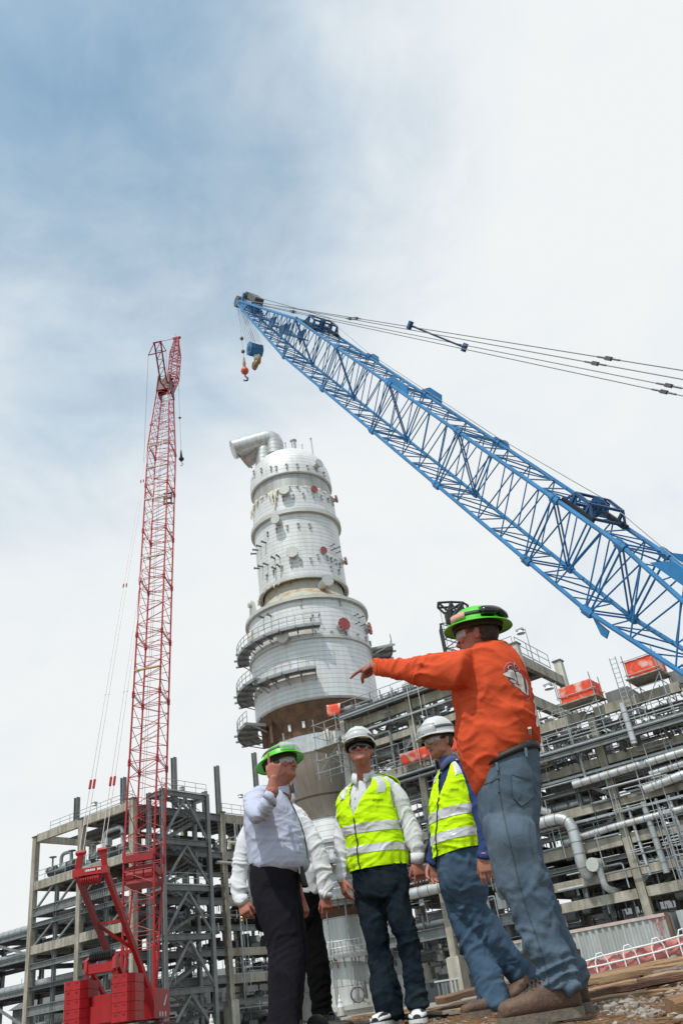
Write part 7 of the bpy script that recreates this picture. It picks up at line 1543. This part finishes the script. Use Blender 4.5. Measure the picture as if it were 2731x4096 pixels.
je = garment('jeans', [eP, eLn, eLf], .008, leg_folds(eLn, 1.25, 1.3, 5)+leg_folds(eLf, 1.1, 1.2, 5)+[(mid(eP, 3)+eP[3][1]*.6, mid(eLn, 4), .16, V3(.9, 0, .45), 6, .014), (mid(eLn, 4), mid(eLn, 5), .14, V3(.5, 0, 1), 10, .010)], M_jeanE, pE, root, .0025, 151, 5)
band(cat(eP, 4), 0, 3, .010, 'belt', M_belt, pE, root, th=.005)
bvJ = bvh(je); bvS = bvh(sh)
M_jdark = denim('pocket_denim', (.070, .115, .16), (.135, .19, .225)); M_thread = mat('seam_thread', (.055, .075, .095), .9); M_thread2 = mat('tan_thread', (.20, .15, .10), .9)
pk = [z8(*q) for q in [(815, 0), (1005, 40), (1012, 190), (905, 282), (822, 190)]]; decal(bvJ, pk, .0035, M_jdark, 'back_pocket', pE, root); pocket = [c for c in pE.children if c.name.startswith('back_pocket')][0]
for e in ([pk[0], pk[4], pk[3], pk[2]], [pk[0], pk[1]], [z8(840, 12), z8(1000, 60)]): seam(bvJ, e, .0016, M_thread, 'stitching', pocket, root, .004)
seam(bvJ, [z8(*q) for q in [(695, 10), (710, 150), (740, 330), (790, 560), (845, 800), (900, 1030), (965, 1250), (1030, 1420), (1092, 1620), (1140, 1780), (1150, 1890)]], .0026, M_thread, 'side_seam', pE, root, .001)
seam(bvJ, [z8(*q) for q in [(700, 20), (640, 60), (560, 90)]], .002, M_thread, 'pocket_seam', pE, root)
for q in ((700, 30), (705, 150)): p = project(bvJ, *z8(*q), .004); mb = MB(); ball(mb, p, .005); mb.build('rivet', M_rust, pE, smooth=True)
for q in ((1395, 1215), (1180, 1330)):
    mb = MB(); a, b = [z4(q[0]-3, q[1]-25), z4(q[0]+4, q[1]+45)]; p0, p1 = project(bvJ, *a, .012), project(bvJ, *b, .012)
    if p0 is not None and p1 is not None: mb.bar(p0, p1, .012, .005, V3(0, -1, 0)); mb.build('belt_loop', M_jdark, pE)
# emblem on the back
def z5(x, y): return 1960+x*.1275, 2600+y*.1275
M_emw = mat('emblem_white', (.60, .56, .53), .8); M_emr = mat('emblem_red', (.50, .035, .035), .8); M_emk = mat('emblem_dark', (.05, .04, .035), .8); M_emp = mat('emblem_pale_rim', (.62, .32, .26), .8)
outl = [(600, 375), (720, 405), (820, 470), (905, 590), (1000, 735), (1085, 860), (1170, 1010), (1230, 1250), (1255, 1480), (1190, 1570), (1105, 1530), (1060, 1400), (980, 1300), (800, 1210), (650, 1100), (540, 960), (450, 820), (418, 700), (425, 560), (490, 430)]
cx_, cy_ = 790, 900
def inset(k, pts=outl): return [z5(cx_+(x-cx_)*k, cy_+(y-cy_)*k) for x, y in pts]
em = decal(bvS, inset(1.0), .0012, M_emp, 'back_emblem', pE, root, 5)
decal(bvS, inset(.965), .0020, M_emr, 'red_ring', em, root, 5)
decal(bvS, [z5(*q) for q in [(500, 560), (560, 480), (700, 470), (800, 540), (900, 680), (1020, 860), (1090, 1010), (1125, 1290), (1050, 1330), (940, 1230), (780, 1130), (640, 1020), (560, 900), (490, 740)]], .0028, M_emk, 'dark_field', em, root, 5)
for pts in ([(385, 770), (430, 745), (560, 790), (510, 690), (540, 660), (620, 690), (600, 620), (700, 640), (760, 760), (800, 900), (830, 1000), (740, 920), (600, 860), (470, 820)], [(780, 700), (860, 690), (960, 780), (1010, 880), (1050, 1100), (1085, 1330), (1110, 1400), (960, 1290), (900, 1130), (840, 960)], [(600, 950), (640, 920), (720, 950), (800, 1000), (780, 1060), (690, 1040)], [(705, 480), (735, 395), (765, 405), (735, 500)], [(1080, 880), (1130, 1000), (1170, 1200), (1180, 1420), (1120, 1420), (1135, 1200)], [(700, 1080), (820, 1090), (950, 1180), (930, 1230), (800, 1150)]):
    decal(bvS, [z5(*q) for q in pts], .0036, M_emw, 'white_shape', em, root, 5)
for s, x, y, sz, rot in (('OK', 670, 575, 165, .22), ('A', 860, 640, 150, .75), ('MC', 850, 1090, 120, .55)):
    for off, m_, k in ((.0042, M_emw, 1.22), (.0050, M_emr, 1.0)):
        def fn(u, v, x=x, y=y, rot=rot, sz=sz): v = v-.36*sz*.1275; return z5(x, y)[0]+u*math.cos(rot)+v*math.sin(rot), z5(x, y)[1]+u*math.sin(rot)-v*math.cos(rot)
        cloth_text(bvS, s, fn, sz*.1275*k, m_, 'emblem_letters', em, root, off)
# folded orange sheet with a pale edge tucked in at the back of the belt
mb = MB(); q = [project(bvS, *z4(*p), .012) for p in ((1424, 1030), (1478, 1010), (1488, 1150), (1440, 1172))]
if all(x is not None for x in q): mb.prism(q, V3(.01, -.012, 0)); sheet = mb.build('folded_sheet', M_or, pE); mb = MB(); mb.bar(q[0]+V3(-.004, -.012, 0), q[3]+V3(-.004, -.012, 0), .016, .012, V3(0, -1, 0)); mb.build('pale_edge', M_white_col, sheet)
o, P_, dim = hat(H, pE, root, M_hgreen, True, tilt=.03); goggles(P_, dim, o, 172, 250, .062, .112, .030, M_dlens, M_black, True)
mb = MB(); mb.add([P_(.116*math.sin(t), .139*math.cos(t), .062+.035*j) for t in np.linspace(-1.3, -.5, 10) for j in (0, 1)], [(2*i, 2*i+2, 2*i+3, 2*i+1) for i in range(9)]); s = mb.build('pale_sticker', M_emp, o, smooth=True); s.modifiers.new('s', 'SOLIDIFY').thickness = .001
hair(H, pE, root, M_hairb, -.075); eyes(H, pE); glasses(H, pE, root, M_clear, 72)
hl = at(2330, 4062, 3.99); t = at(1990, 4048, 3.93); hl[2] = .135; t[2] = hl[2]; d = t-hl; shoe(pE, root, hl, d, np.linalg.norm(d), .125, .155, M_boot, M_sole, 'boot', shaft=.07, sole=.038)
h2 = at(2372, 4045, 4.26); h2[2] = .14; shoe(pE, root, h2, d+V3(0, .1, 0), .33, .12, .15, M_boot, M_sole, 'boot', shaft=.07, sole=.038)
